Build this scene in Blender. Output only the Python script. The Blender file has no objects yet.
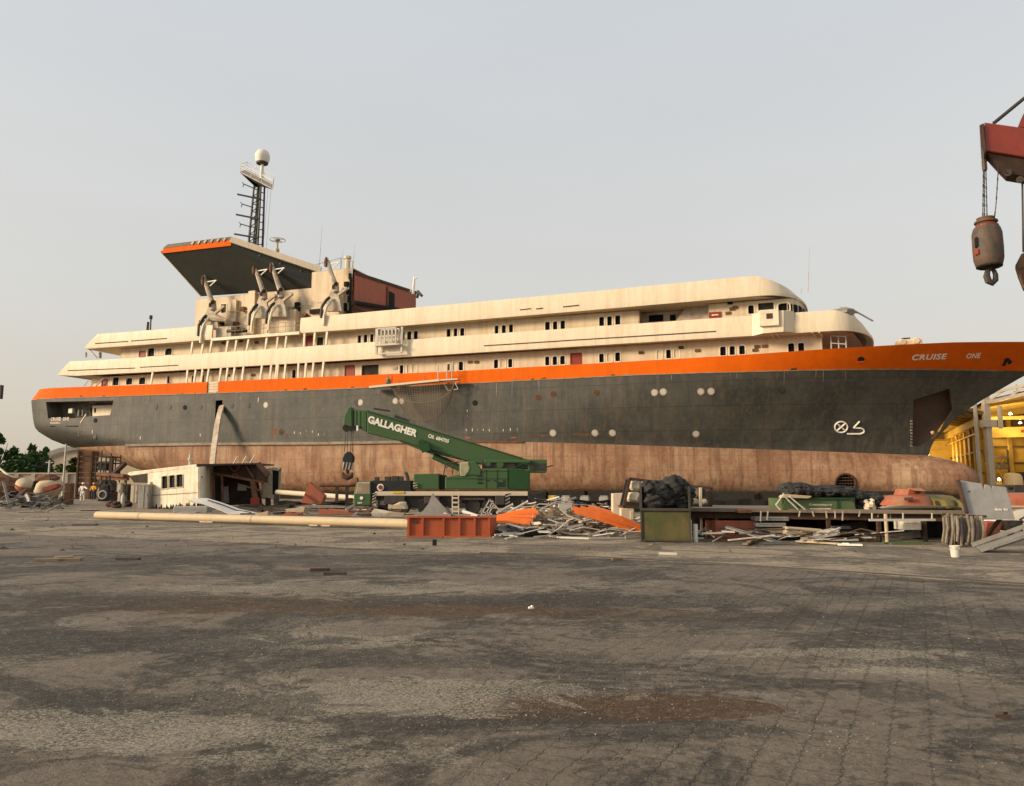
import bpy, bmesh, math, random
from mathutils import Vector, Matrix, noise as mnoise
R=math.radians
random.seed(7)
SC=bpy.context.scene
COL=SC.collection
# ------------------------------------------------------------------ camera maths (pixel <-> place)
F=760.0; CX,CY=512.0,393.0; CH=1.6
PIT=math.atan(92/F); cP,sP=math.cos(PIT),math.sin(PIT)
TH=R(19.1); dF=(math.cos(TH),-math.sin(TH)); dT=(math.sin(TH),math.cos(TH))
O=(-65.502,109.559)                      # stern of the ship on the ground
def ray(px,py):
    a=(px-CX)/F; b=(CY-py)/F
    return (a,cP-b*sP,sP+b*cP)
def at(px,py,Y):
    r=ray(px,py); k=Y/r[1]; return Vector((r[0]*k,Y,CH+r[2]*k))
def gnd(px,py,z=0.0):
    r=ray(px,py); k=(z-CH)/r[2]; return Vector((r[0]*k,r[1]*k,z))
def sh(px,py,t=-8.0):                    # ship coordinates (s along, t across, z up) on the plane t
    r=ray(px,py)
    k=(t+O[0]*dT[0]+O[1]*dT[1])/(r[0]*dT[0]+r[1]*dT[1])
    x,y=r[0]*k-O[0],r[1]*k-O[1]
    return Vector((x*dF[0]+y*dF[1],t,CH+r[2]*k))
def shs(px,py,s):                        # the same on a cross-section s
    r=ray(px,py)
    k=(s+O[0]*dF[0]+O[1]*dF[1])/(r[0]*dF[0]+r[1]*dF[1])
    x,y=r[0]*k-O[0],r[1]*k-O[1]
    return Vector((s,x*dT[0]+y*dT[1],CH+r[2]*k))
def s2w(v): return Vector((O[0]+v[0]*dF[0]+v[1]*dT[0], O[1]+v[0]*dF[1]+v[1]*dT[1], v[2]))
def interp(tab,x):
    if x<=tab[0][0]: a,b=tab[0],tab[1]
    elif x>=tab[-1][0]: a,b=tab[-2],tab[-1]
    else:
        for a,b in zip(tab,tab[1:]):
            if a[0]<=x<=b[0]: break
    return a[1]+(b[1]-a[1])*(x-a[0])/(b[0]-a[0])
def lerp(a,b,t): return a+(b-a)*t

# ------------------------------------------------------------------ materials
def mat(name,col,rough=0.7,var=0.25,scale=1.5,dirt=None,dirt_amt=0.0,dirt_scale=0.6,streak=0.0,streak_col=(0.12,0.055,0.03),
        metal=0.0,bump=0.0,bscale=20,spec=0.3,fine=0.0,fine_col=None,fine_scale=9,seam=None,coord='Object'):
    m=bpy.data.materials.new(name); m.use_nodes=True
    nt=m.node_tree; N=nt.nodes; L=nt.links
    b=N['Principled BSDF']; b.inputs['Metallic'].default_value=metal
    b.inputs['Specular IOR Level'].default_value=spec
    tc=N.new('ShaderNodeTexCoord')
    def noise(sc,det=6,stretch=None,rgh=0.6):
        n=N.new('ShaderNodeTexNoise'); n.inputs['Scale'].default_value=sc; n.inputs['Detail'].default_value=det
        n.inputs['Roughness'].default_value=rgh
        if stretch:
            mp=N.new('ShaderNodeMapping'); mp.inputs['Scale'].default_value=stretch
            L.new(tc.outputs[coord],mp.inputs[0]); L.new(mp.outputs[0],n.inputs['Vector'])
        else: L.new(tc.outputs[coord],n.inputs['Vector'])
        return n.outputs['Fac']
    def ramp(fac,lo,hi):
        r=N.new('ShaderNodeMapRange'); r.inputs[1].default_value=lo; r.inputs[2].default_value=hi
        L.new(fac,r.inputs[0]); return r.outputs[0]
    def mix(fac,a,c2,k=1.0):
        x=N.new('ShaderNodeMix'); x.data_type='RGBA'
        if k!=1.0:
            mm=N.new('ShaderNodeMath'); mm.operation='MULTIPLY'; mm.inputs[1].default_value=k; L.new(fac,mm.inputs[0]); fac=mm.outputs[0]
        L.new(fac,x.inputs[0])
        if isinstance(a,tuple): x.inputs[6].default_value=(*a,1)
        else: L.new(a,x.inputs[6])
        x.inputs[7].default_value=(*c2,1)
        return x.outputs[2]
    dk=tuple(c*(1-var) for c in col); lt=tuple(min(.95,c*(1+var)) for c in col)
    c=mix(ramp(noise(scale),.3,.7),dk,lt)
    if fine: c=mix(ramp(noise(fine_scale,8),.5,.66),c,fine_col or lt,fine)
    if dirt_amt: c=mix(ramp(noise(dirt_scale,9,None,.72),.44,.64),c,dirt or (0.08,0.06,0.045),dirt_amt)
    if streak: c=mix(ramp(noise(1.0,8,(1.6,1.6,.06),.75),.47,.61),c,streak_col,streak)
    if seam:
        mp=N.new('ShaderNodeMapping'); mp.inputs['Rotation'].default_value=(R(90),0,0)
        L.new(tc.outputs[coord],mp.inputs[0])
        bt=N.new('ShaderNodeTexBrick'); bt.inputs['Scale'].default_value=1.0
        bt.inputs['Brick Width'].default_value=seam[0]; bt.inputs['Row Height'].default_value=seam[1]
        bt.inputs['Mortar Size'].default_value=seam[2]; bt.inputs['Mortar Smooth'].default_value=.5
        L.new(mp.outputs[0],bt.inputs['Vector'])
        c=mix(bt.outputs['Fac'],c,tuple(x*.6 for x in col),seam[3])
    L.new(c,b.inputs['Base Color'])
    rr=N.new('ShaderNodeMapRange'); rr.inputs[3].default_value=max(0,rough-.12); rr.inputs[4].default_value=min(1,rough+.12)
    L.new(noise(scale*2.3),rr.inputs[0]); L.new(rr.outputs[0],b.inputs['Roughness'])
    if bump:
        bp=N.new('ShaderNodeBump'); bp.inputs['Strength'].default_value=bump; bp.inputs['Distance'].default_value=.05
        L.new(noise(bscale,8),bp.inputs['Height']); L.new(bp.outputs[0],b.inputs['Normal'])
    return m
def lamp_mat(name,col,st):
    m=bpy.data.materials.new(name); m.use_nodes=True; b=m.node_tree.nodes['Principled BSDF']
    b.inputs['Emission Color'].default_value=(*col,1); b.inputs['Emission Strength'].default_value=st
    b.inputs['Base Color'].default_value=(*col,1); return m
M={}
M['cream']=mat('cream_paint',(.74,.64,.475),.55,.05,.5,(.50,.37,.22),.28,.5,.22,(.40,.25,.12),seam=(6.0,9.0,.045,.35),bump=.2,bscale=1.5)
M['cabinwhite']=mat('cabin_white_paint',(.74,.67,.53),.6,.07,1,(.42,.30,.18),.5,.9,.4,(.3,.18,.09))
M['cream_clean']=mat('cream_trim',(.74,.65,.49),.5,.08,1.0,(.40,.30,.19),.4,.9)
M['wallcream']=mat('cream_wall_paint',(.68,.56,.39),.6,.09,.6,(.42,.29,.16),.4,.6,.35,(.36,.22,.1),seam=(4.0,9.0,.045,.3))
M['orange']=mat('orange_paint',(.70,.118,.002),.75,.07,.4,(.52,.09,.006),.35,.5,.2,(.34,.075,.01),spec=.12,seam=(7.0,9.0,.012,.4))
M['slate']=mat('slate_hull_paint',(.046,.046,.041),.55,.2,.25,(.100,.095,.080),.5,.22,.42,(.125,.10,.07),bump=.5,bscale=.9,seam=(7.5,2.3,.05,.5),fine=.35,fine_col=(.10,.095,.08),fine_scale=2.2)
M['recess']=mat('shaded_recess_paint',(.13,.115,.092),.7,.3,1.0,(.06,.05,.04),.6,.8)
M['grit']=mat('pale_grit',(.29,.25,.19),.9,.3,5)
M['pocket']=mat('rusty_pocket',(.058,.048,.038),.7,.3,.6,(.085,.040,.022),.6,.35,.7,(.10,.045,.024))
M['boot']=mat('red_antifouling',(.30,.165,.098),.75,.22,.22,(.46,.32,.20),.75,.33,.7,(.14,.066,.036),bump=.5,bscale=2.5,seam=(7.5,1.5,.05,.4),fine=.65,fine_col=(.22,.085,.045),fine_scale=3.5)
M['strake']=mat('worn_strake',(.26,.22,.16),.7,.2,.6,(.12,.07,.04),.6,1)
M['dark']=mat('dark_void',(.012,.011,.010),.9,.3,1)
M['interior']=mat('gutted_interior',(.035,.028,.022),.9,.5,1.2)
M['glass']=mat('black_glass',(.008,.008,.008),.6,.2,1,spec=.06)
M['white']=mat('white_paint',(.74,.70,.62),.5,.08,1,(.45,.36,.25),.35,1)
M['letter']=mat('white_lettering',(.80,.75,.66),.6,.08,3)
M['letter_worn']=mat('worn_lettering',(.70,.60,.48),.6,.25,6)
M['steel']=mat('dark_steel',(.045,.042,.038),.55,.3,2,(.09,.05,.03),.5,1.2)
M['wingunder']=mat('slate_underside',(.033,.038,.033),.6,.12,.3,(.07,.055,.04),.35,.4)
M['grey']=mat('grey_metal',(.30,.29,.27),.5,.15,1,(.18,.14,.10),.5,1.4)
M['ltgrey']=mat('pale_metal',(.52,.50,.45),.45,.18,2,(.30,.24,.17),.5,2)
M['mast']=mat('black_mast_paint',(.03,.032,.034),.5,.2,2)
M['primer']=mat('red_primer',(.37,.095,.052),.65,.10,.7,(.20,.12,.07),.5,.9,.35,(.15,.07,.04))
M['rust']=mat('rusty_steel',(.16,.075,.04),.85,.35,1.5,(.07,.04,.028),.7,1.8,bump=.3,bscale=14)
M['rustdark']=mat('dark_rust',(.075,.04,.027),.85,.35,1.5,(.04,.027,.02),.6,2,bump=.3)
M['davit']=mat('weathered_grey_paint',(.45,.38,.29),.6,.15,1.2,(.17,.10,.06),.6,1.1)
M['crane']=mat('green_crane_paint',(.046,.108,.034),.5,.15,.8,(.04,.06,.03),.5,.8,.2,(.09,.08,.05),spec=.4)
M['cranedark']=mat('dark_green_trim_and_shade',(.016,.055,.016),.5,.2,1)  # trim green, also shade painted onto the counterweight
M['tyre']=mat('tyre_rubber',(.022,.021,.020),.85,.3,5,(.07,.06,.045),.5,3)
M['tankred']=mat('orange_red_steel',(.42,.085,.030),.6,.12,1.2,(.24,.07,.035),.6,2.2,.4,(.20,.08,.04),bump=.15,bscale=8)
M['sheet']=mat('orange_sheet',(.80,.17,.02),.5,.12,1.5,(.42,.11,.03),.4,2)
M['wood']=mat('weathered_beige',(.52,.41,.26),.65,.14,1.2,(.30,.22,.14),.5,1.2)
M['plank']=mat('old_timber',(.26,.19,.12),.8,.3,2,(.12,.085,.06),.5,2)
M['skip']=mat('olive_skip_paint',(.068,.072,.022),.6,.2,2.2,(.13,.085,.035),.7,1.6,.4,(.05,.045,.02),bump=.15,bscale=9,fine=.4,fine_col=(.15,.135,.045),fine_scale=1.6)
M['bag']=mat('black_sheeting',(.026,.027,.026),.68,.35,3,(.06,.055,.047),.6,3,bump=1.0,bscale=9,spec=.25)
M['foam']=mat('cream_foam',(.60,.51,.38),.8,.12,3,(.34,.26,.18),.4,3)
M['boxgreen']=mat('green_container_paint',(.072,.112,.046),.55,.12,1.4,(.13,.14,.07),.5,1.5)
M['boatred']=mat('faded_orange_red',(.36,.095,.045),.7,.2,1.8,(.30,.20,.12),.7,2.4,.4,(.2,.1,.06))
M['shadeblack']=mat('shade_black',(.018,.016,.013),.9,.4,2)  # near-black standing in for shade; also colours the dark heaps
M['olive']=mat('olive_tarp',(.16,.13,.045),.8,.2,4,bump=.3,bscale=12)
M['fender']=mat('dirty_pale_fabric',(.26,.21,.155),.85,.3,3,(.06,.048,.036),.7,2.2,.6,(.06,.048,.036))
M['ramp']=mat('worn_ramp_steel',(.21,.20,.18),.5,.2,1.5,(.10,.08,.06),.6,2)
M['scrap1']=mat('scrap_pale',(.55,.50,.42),.55,.25,4,(.25,.18,.12),.5,5)
M['scrap2']=mat('scrap_grey',(.23,.22,.20),.6,.3,4,(.11,.08,.055),.5,5)
M['scrap3']=mat('scrap_brown',(.17,.12,.08),.8,.3,4,(.07,.05,.035),.5,5)
M['platform']=mat('rusty_platform',(.20,.16,.12),.8,.25,1.5,(.09,.055,.035),.6,1.5)
M['yellowwall']=mat('yellow_cladding',(.66,.43,.075),.6,.10,.5,(.42,.26,.05),.5,.3)
M['yellowsteel']=mat('yellow_steel',(.70,.47,.10),.5,.1,1)
M['roofbrown']=mat('brown_roof_lining',(.16,.10,.035),.8,.2,.6)
M['pole']=mat('pale_column',(.60,.50,.36),.5,.12,1,(.30,.22,.14),.4,1)
M['jib']=mat('red_jib_paint',(.30,.045,.025),.45,.14,1,(.13,.05,.03),.6,1.2,spec=.4)
M['hookpaint']=mat('battered_hook_paint',(.075,.062,.050),.6,.4,3,(.15,.060,.03),.75,3.2,bump=.3,bscale=12)
M['hookrust']=mat('brown_hook_steel',(.14,.075,.035),.7,.3,3,(.05,.035,.025),.6,3)
M['leaf1']=mat('dark_leaves',(.035,.070,.020),.7,.35,.8,spec=.2)
M['leaf2']=mat('olive_leaves',(.085,.110,.035),.7,.35,.8,spec=.2)
M['bark']=mat('bark',(.12,.09,.06),.9,.3,3)
M['wallfar']=mat('old_render',(.38,.32,.24),.9,.12,.4,(.24,.19,.13),.5,.3)
M['rooffar']=mat('grey_roof_sheet',(.22,.21,.19),.7,.12,.5)
M['coverall']=mat('white_coverall',(.72,.68,.60),.8,.1,8)
M['skin']=mat('skin',(.30,.17,.10),.6,.05,8)
M['hivis']=mat('hi_vis_orange',(.75,.33,.04),.7,.1,8)
M['trouser']=mat('dark_trousers',(.05,.05,.06),.8,.2,8)
M['helmet']=mat('white_helmet',(.8,.78,.72),.4,.03,8)
M['yellow']=mat('yellow_plate',(.70,.42,.04),.5,.1,4)
M['redsign']=mat('red_sign',(.24,.032,.016),.5,.1,4)
M['blackpaint']=mat('black_paint',(.02,.02,.02),.5,.3,3)
M['machine']=mat('oily_machine',(.035,.032,.03),.5,.4,3,(.12,.07,.03),.5,3)
M['stone']=mat('grey_rubble',(.17,.16,.14),.9,.3,5)
M['cablem']=mat('wire_rope',(.07,.065,.06),.6,.3,8)
M['netting']=mat('brown_net_cord',(.21,.15,.09),.85,.2,6)
M['bucket']=mat('bucket_plastic',(.62,.58,.50),.5,.12,6,(.3,.25,.2),.4,5)
M['lamp']=lamp_mat('work_lamp_glass',(1,.84,.58),5)

# ------------------------------------------------------------------ mesh building
class MB:
    def __init__(s): s.v=[]; s.f=[]; s.m=[]; s.mi=0
    def add(s,vs,fs,mi=None):
        n=len(s.v); s.v+= [Vector(v) for v in vs]
        for f in fs: s.f.append([n+i for i in f]); s.m.append(s.mi if mi is None else mi)
        return s
    def box(s,c,d,rot=None,mi=None):
        c=Vector(c); x,y,z=d[0]/2,d[1]/2,d[2]/2
        vs=[Vector((a*x,b*y,e*z)) for a in(-1,1) for b in(-1,1) for e in(-1,1)]
        if rot is not None: vs=[rot@v for v in vs]
        return s.add([c+v for v in vs],[(0,1,3,2),(4,6,7,5),(0,4,5,1),(2,3,7,6),(0,2,6,4),(1,5,7,3)],mi)
    def beam(s,a,b,w,h,mi=None,up=(0,0,1)):
        a,b=Vector(a),Vector(b); d=(b-a)
        L=d.length
        if L<1e-6: return s
        d/=L; up=Vector(up)
        if abs(d.dot(up))>.97: up=Vector((0,1,0)) if abs(d.y)<.9 else Vector((1,0,0))
        x=d.cross(up).normalized(); u=x.cross(d)
        rot=Matrix((x,d,u)).transposed()
        return s.box((a+b)/2,(w,L,h),rot,mi)
    def tube(s,a,b,r0,r1=None,n=8,mi=None,cap=True):
        return s.path([a,b],[r0,r0 if r1 is None else r1],n,mi,cap)
    def path(s,pts,r,n=8,mi=None,cap=True,closed=False):
        pts=[Vector(p) for p in pts]; m=len(pts)
        rs=r if isinstance(r,(list,tuple)) else [r]*m
        vs=[]; prev=None
        for i,p in enumerate(pts):
            if closed: d=pts[(i+1)%m]-pts[i-1]
            else: d=(pts[min(i+1,m-1)]-pts[max(i-1,0)])
            d.normalize()
            if prev is None:
                up=Vector((0,0,1)) if abs(d.z)<.9 else Vector((0,1,0))
                x=d.cross(up).normalized()
            else: x=(prev-d*prev.dot(d)).normalized()
            prev=x; y=d.cross(x)
            for k in range(n):
                a=2*math.pi*k/n; vs.append(p+(x*math.cos(a)+y*math.sin(a))*rs[i])
        fs=[]
        for i in range(m if closed else m-1):
            for k in range(n):
                j=(i+1)%m
                fs.append((i*n+k,i*n+(k+1)%n,j*n+(k+1)%n,j*n+k))
        if cap and not closed:
            fs.append(tuple(range(n-1,-1,-1))); fs.append(tuple((m-1)*n+k for k in range(n)))
        return s.add(vs,fs,mi)
    def prism(s,pts,ext,mi=None):
        pts=[Vector(p) for p in pts]; e=Vector(ext); n=len(pts)
        fs=[tuple(range(n)),tuple(range(2*n-1,n-1,-1))]+[(i,i+n,(i+1)%n+n,(i+1)%n) for i in range(n)]
        return s.add(pts+[p+e for p in pts],fs,mi)
    def lathe(s,c,prof,n=20,mi=None,axis=(0,0,1)):
        c=Vector(c); ax=Vector(axis).normalized()
        x=ax.orthogonal().normalized(); y=ax.cross(x); vs=[]
        for r,z in prof:
            for k in range(n):
                a=2*math.pi*k/n; vs.append(c+ax*z+(x*math.cos(a)+y*math.sin(a))*max(r,1e-4))
        fs=[(i*n+k,i*n+(k+1)%n,(i+1)*n+(k+1)%n,(i+1)*n+k) for i in range(len(prof)-1) for k in range(n)]
        fs.append(tuple(range(n-1,-1,-1))); fs.append(tuple((len(prof)-1)*n+k for k in range(n)))
        return s.add(vs,fs,mi)
    def blob(s,c,r,seed=0,amp=.25,n=12,m=8,mi=None,crump=0):
        rnd=random.Random(seed); c=Vector(c); r=Vector(r)
        ph=[(rnd.uniform(-3,3),rnd.uniform(-3,3),rnd.uniform(-3,3),rnd.uniform(0,6)) for _ in range(7)]
        vs=[];fs=[]
        for i in range(m+1):
            th=math.pi*i/m
            for k in range(n):
                a=2*math.pi*k/n
                d=Vector((math.sin(th)*math.cos(a),math.sin(th)*math.sin(a),math.cos(th)))
                f=1+amp*sum(math.sin(p[0]*d.x*2+p[1]*d.y*2+p[2]*d.z*2+p[3]) for p in ph)/3.5
                if crump:
                    o_=Vector((seed*3.7,seed*1.3,0)); f+=crump*(1-2.6*abs(mnoise.noise(d*2.4+o_)))+crump*.55*(1-2.6*abs(mnoise.noise(d*5.5+o_)))+crump*.25*(1-2.6*abs(mnoise.noise(d*11+o_)))
                vs.append(c+Vector((d.x*r.x*f,d.y*r.y*f,d.z*r.z*f)))
        for i in range(m):
            for k in range(n): fs.append((i*n+k,i*n+(k+1)%n,(i+1)*n+(k+1)%n,(i+1)*n+k))
        return s.add(vs,fs,mi)
    def grid(s,rows,mi=None,close=False):
        n=len(rows[0]); vs=[p for r in rows for p in r]; fs=[]
        for i in range(len(rows)-1):
            for k in range(n if close else n-1): fs.append((i*n+k,i*n+(k+1)%n,(i+1)*n+(k+1)%n,(i+1)*n+k))
        return s.add(vs,fs,mi)
    def build(s,name,mats,parent=None,smooth=False,ang=38,bevel=0,base=None,merge=0,local=False):
        if not isinstance(mats,(list,tuple)): mats=[mats]
        mats=[M[x] if isinstance(x,str) else x for x in mats]
        if parent is not None: off=Vector(parent['_o']); loc=Vector((0,0,0))
        else:
            if base is None:
                xs=[v.x for v in s.v]; ys=[v.y for v in s.v]; zs=[v.z for v in s.v]
                base=Vector(((min(xs)+max(xs))/2,(min(ys)+max(ys))/2,min(zs)))
            off=Vector(base); loc=off
        me=bpy.data.meshes.new(name)
        me.from_pydata([v-off for v in s.v],[],s.f)
        for m in mats: me.materials.append(m)
        for p,i in zip(me.polygons,s.m): p.material_index=i
        bm=bmesh.new(); bm.from_mesh(me)
        if merge: bmesh.ops.remove_doubles(bm,verts=bm.verts,dist=merge)
        bmesh.ops.recalc_face_normals(bm,faces=bm.faces)
        if smooth:
            for f in bm.faces: f.smooth=True
            for e in bm.edges:
                if len(e.link_faces)!=2 or e.calc_face_angle(0)>R(ang): e.smooth=False
        bm.to_mesh(me); bm.free()
        o=bpy.data.objects.new(name,me); o.location=loc; COL.objects.link(o)
        o['_o']=tuple(off)
        if parent is not None: o.parent=parent
        if bevel:
            b=o.modifiers.new('bevel','BEVEL'); b.width=bevel; b.segments=1; b.limit_method='ANGLE'; b.angle_limit=R(40)
        return o
def tag(o,label=None,cat=None,group=None,kind=None):
    if label: o['label']=label
    if cat: o['category']=cat
    if group: o['group']=group
    if kind: o['kind']=kind
    return o
def thing(name,label,cat,loc,group=None):
    o=bpy.data.objects.new(name,None); o.location=loc; o.empty_display_size=.3; COL.objects.link(o)
    o['_o']=tuple(loc); return tag(o,label,cat,group)
def px_prism(mb,poly,Y,depth,mi=None):
    return mb.prism([at(x,y,Y) for x,y in poly],(0,depth,0),mi)
_fc={}
def text_polys(txt,size=1.0,shear=0.0,spacing=1.0,thick=.02):
    cu=bpy.data.curves.new('t','FONT'); cu.body=txt; cu.size=size; cu.shear=shear; cu.space_character=spacing; cu.offset=thick; cu.resolution_u=3
    ob=bpy.data.objects.new('t',cu); COL.objects.link(ob)
    dg=bpy.context.evaluated_depsgraph_get()
    me=bpy.data.meshes.new_from_object(ob.evaluated_get(dg))
    vs=[v.co.copy() for v in me.vertices]; fs=[tuple(p.vertices) for p in me.polygons]
    COL.objects.unlink(ob); bpy.data.objects.remove(ob); bpy.data.curves.remove(cu); bpy.data.meshes.remove(me)
    x0=min(v.x for v in vs); x1=max(v.x for v in vs); y0=min(v.y for v in vs); y1=max(v.y for v in vs)
    return [((v.x-x0)/(x1-x0),(v.y-y0)/(y1-y0)) for v in vs],fs
def text(mb,txt,fn,shear=0,spacing=1.0,thick=.02,mi=None):   # fn maps the unit rectangle of the text to a place
    vs,fs=text_polys(txt,1,shear,spacing,thick)
    return mb.add([fn(u,v) for u,v in vs],fs,mi)
def quadmap(p00,p10,p01,p11):
    p00,p10,p01,p11=map(Vector,(p00,p10,p01,p11))
    return lambda u,v: p00*(1-u)*(1-v)+p10*u*(1-v)+p01*(1-u)*v+p11*u*v

# ------------------------------------------------------------------ camera, light, sky
cam=bpy.data.cameras.new('camera'); co=bpy.data.objects.new('camera',cam); COL.objects.link(co)
co.location=(0,0,CH); co.rotation_euler=(R(90)+PIT,0,0)
cam.sensor_width=36; cam.lens=36*F/1024; cam.clip_end=6000; cam.clip_start=.05
SC.camera=co
SUN=Vector((-.95,-.31,.35)).normalized()
sl=bpy.data.lights.new('sun','SUN'); sl.energy=4.4; sl.angle=R(12); sl.color=(1,.77,.49)
so=bpy.data.objects.new('sun',sl); COL.objects.link(so); so.rotation_euler=SUN.to_track_quat('Z','Y').to_euler(); so.location=(-40,-40,60)
w=bpy.data.worlds.new('World'); SC.world=w; w.use_nodes=True
nt=w.node_tree; nt.nodes.clear()
sky=nt.nodes.new('ShaderNodeTexSky'); sky.sky_type='NISHITA'; sky.sun_disc=False
sky.sun_elevation=math.asin(SUN.z); sky.sun_rotation=math.atan2(SUN.x,SUN.y); sky.dust_density=6; sky.air_density=1.0; sky.ozone_density=.6
hs=nt.nodes.new('ShaderNodeHueSaturation'); hs.inputs['Saturation'].default_value=.30
b1=nt.nodes.new('ShaderNodeBackground'); b1.inputs[1].default_value=.05
tcw=nt.nodes.new('ShaderNodeTexCoord'); sx=nt.nodes.new('ShaderNodeSeparateXYZ'); rmp=nt.nodes.new('ShaderNodeValToRGB')
nt.links.new(tcw.outputs['Generated'],sx.inputs[0]); nt.links.new(sx.outputs['Z'],rmp.inputs[0])
rmp.color_ramp.elements[0].position=0.0; rmp.color_ramp.elements[0].color=(.60,.515,.385,1)
rmp.color_ramp.elements[1].position=.55; rmp.color_ramp.elements[1].color=(.535,.56,.585,1)
e=rmp.color_ramp.elements.new(.22); e.color=(.555,.545,.51,1)
b2=nt.nodes.new('ShaderNodeBackground'); b2.inputs[1].default_value=1.0
ad=nt.nodes.new('ShaderNodeAddShader'); wo=nt.nodes.new('ShaderNodeOutputWorld')
nt.links.new(sky.outputs[0],hs.inputs['Color']); nt.links.new(hs.outputs[0],b1.inputs[0]); cn=nt.nodes.new('ShaderNodeTexNoise'); cn.inputs['Scale'].default_value=1.6; cn.inputs['Detail'].default_value=5; cmp_=nt.nodes.new('ShaderNodeMapping'); cmp_.inputs['Scale'].default_value=(1,1,3.5)
nt.links.new(tcw.outputs['Generated'],cmp_.inputs[0]); nt.links.new(cmp_.outputs[0],cn.inputs['Vector'])
cr=nt.nodes.new('ShaderNodeMapRange'); cr.inputs[1].default_value=.3; cr.inputs[2].default_value=.7; cr.inputs[3].default_value=.975; cr.inputs[4].default_value=1.03; nt.links.new(cn.outputs['Fac'],cr.inputs[0]); nt.links.new(cr.outputs[0],b2.inputs[1]); nt.links.new(rmp.outputs[0],b2.inputs[0])
nt.links.new(b1.outputs[0],ad.inputs[0]); nt.links.new(b2.outputs[0],ad.inputs[1]); nt.links.new(ad.outputs[0],wo.inputs[0])
vs_=SC.view_settings; SC.display_settings.display_device='sRGB'; vs_.view_transform='Standard'; vs_.look='None'; vs_.gamma=1; vs_.exposure=0

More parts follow.
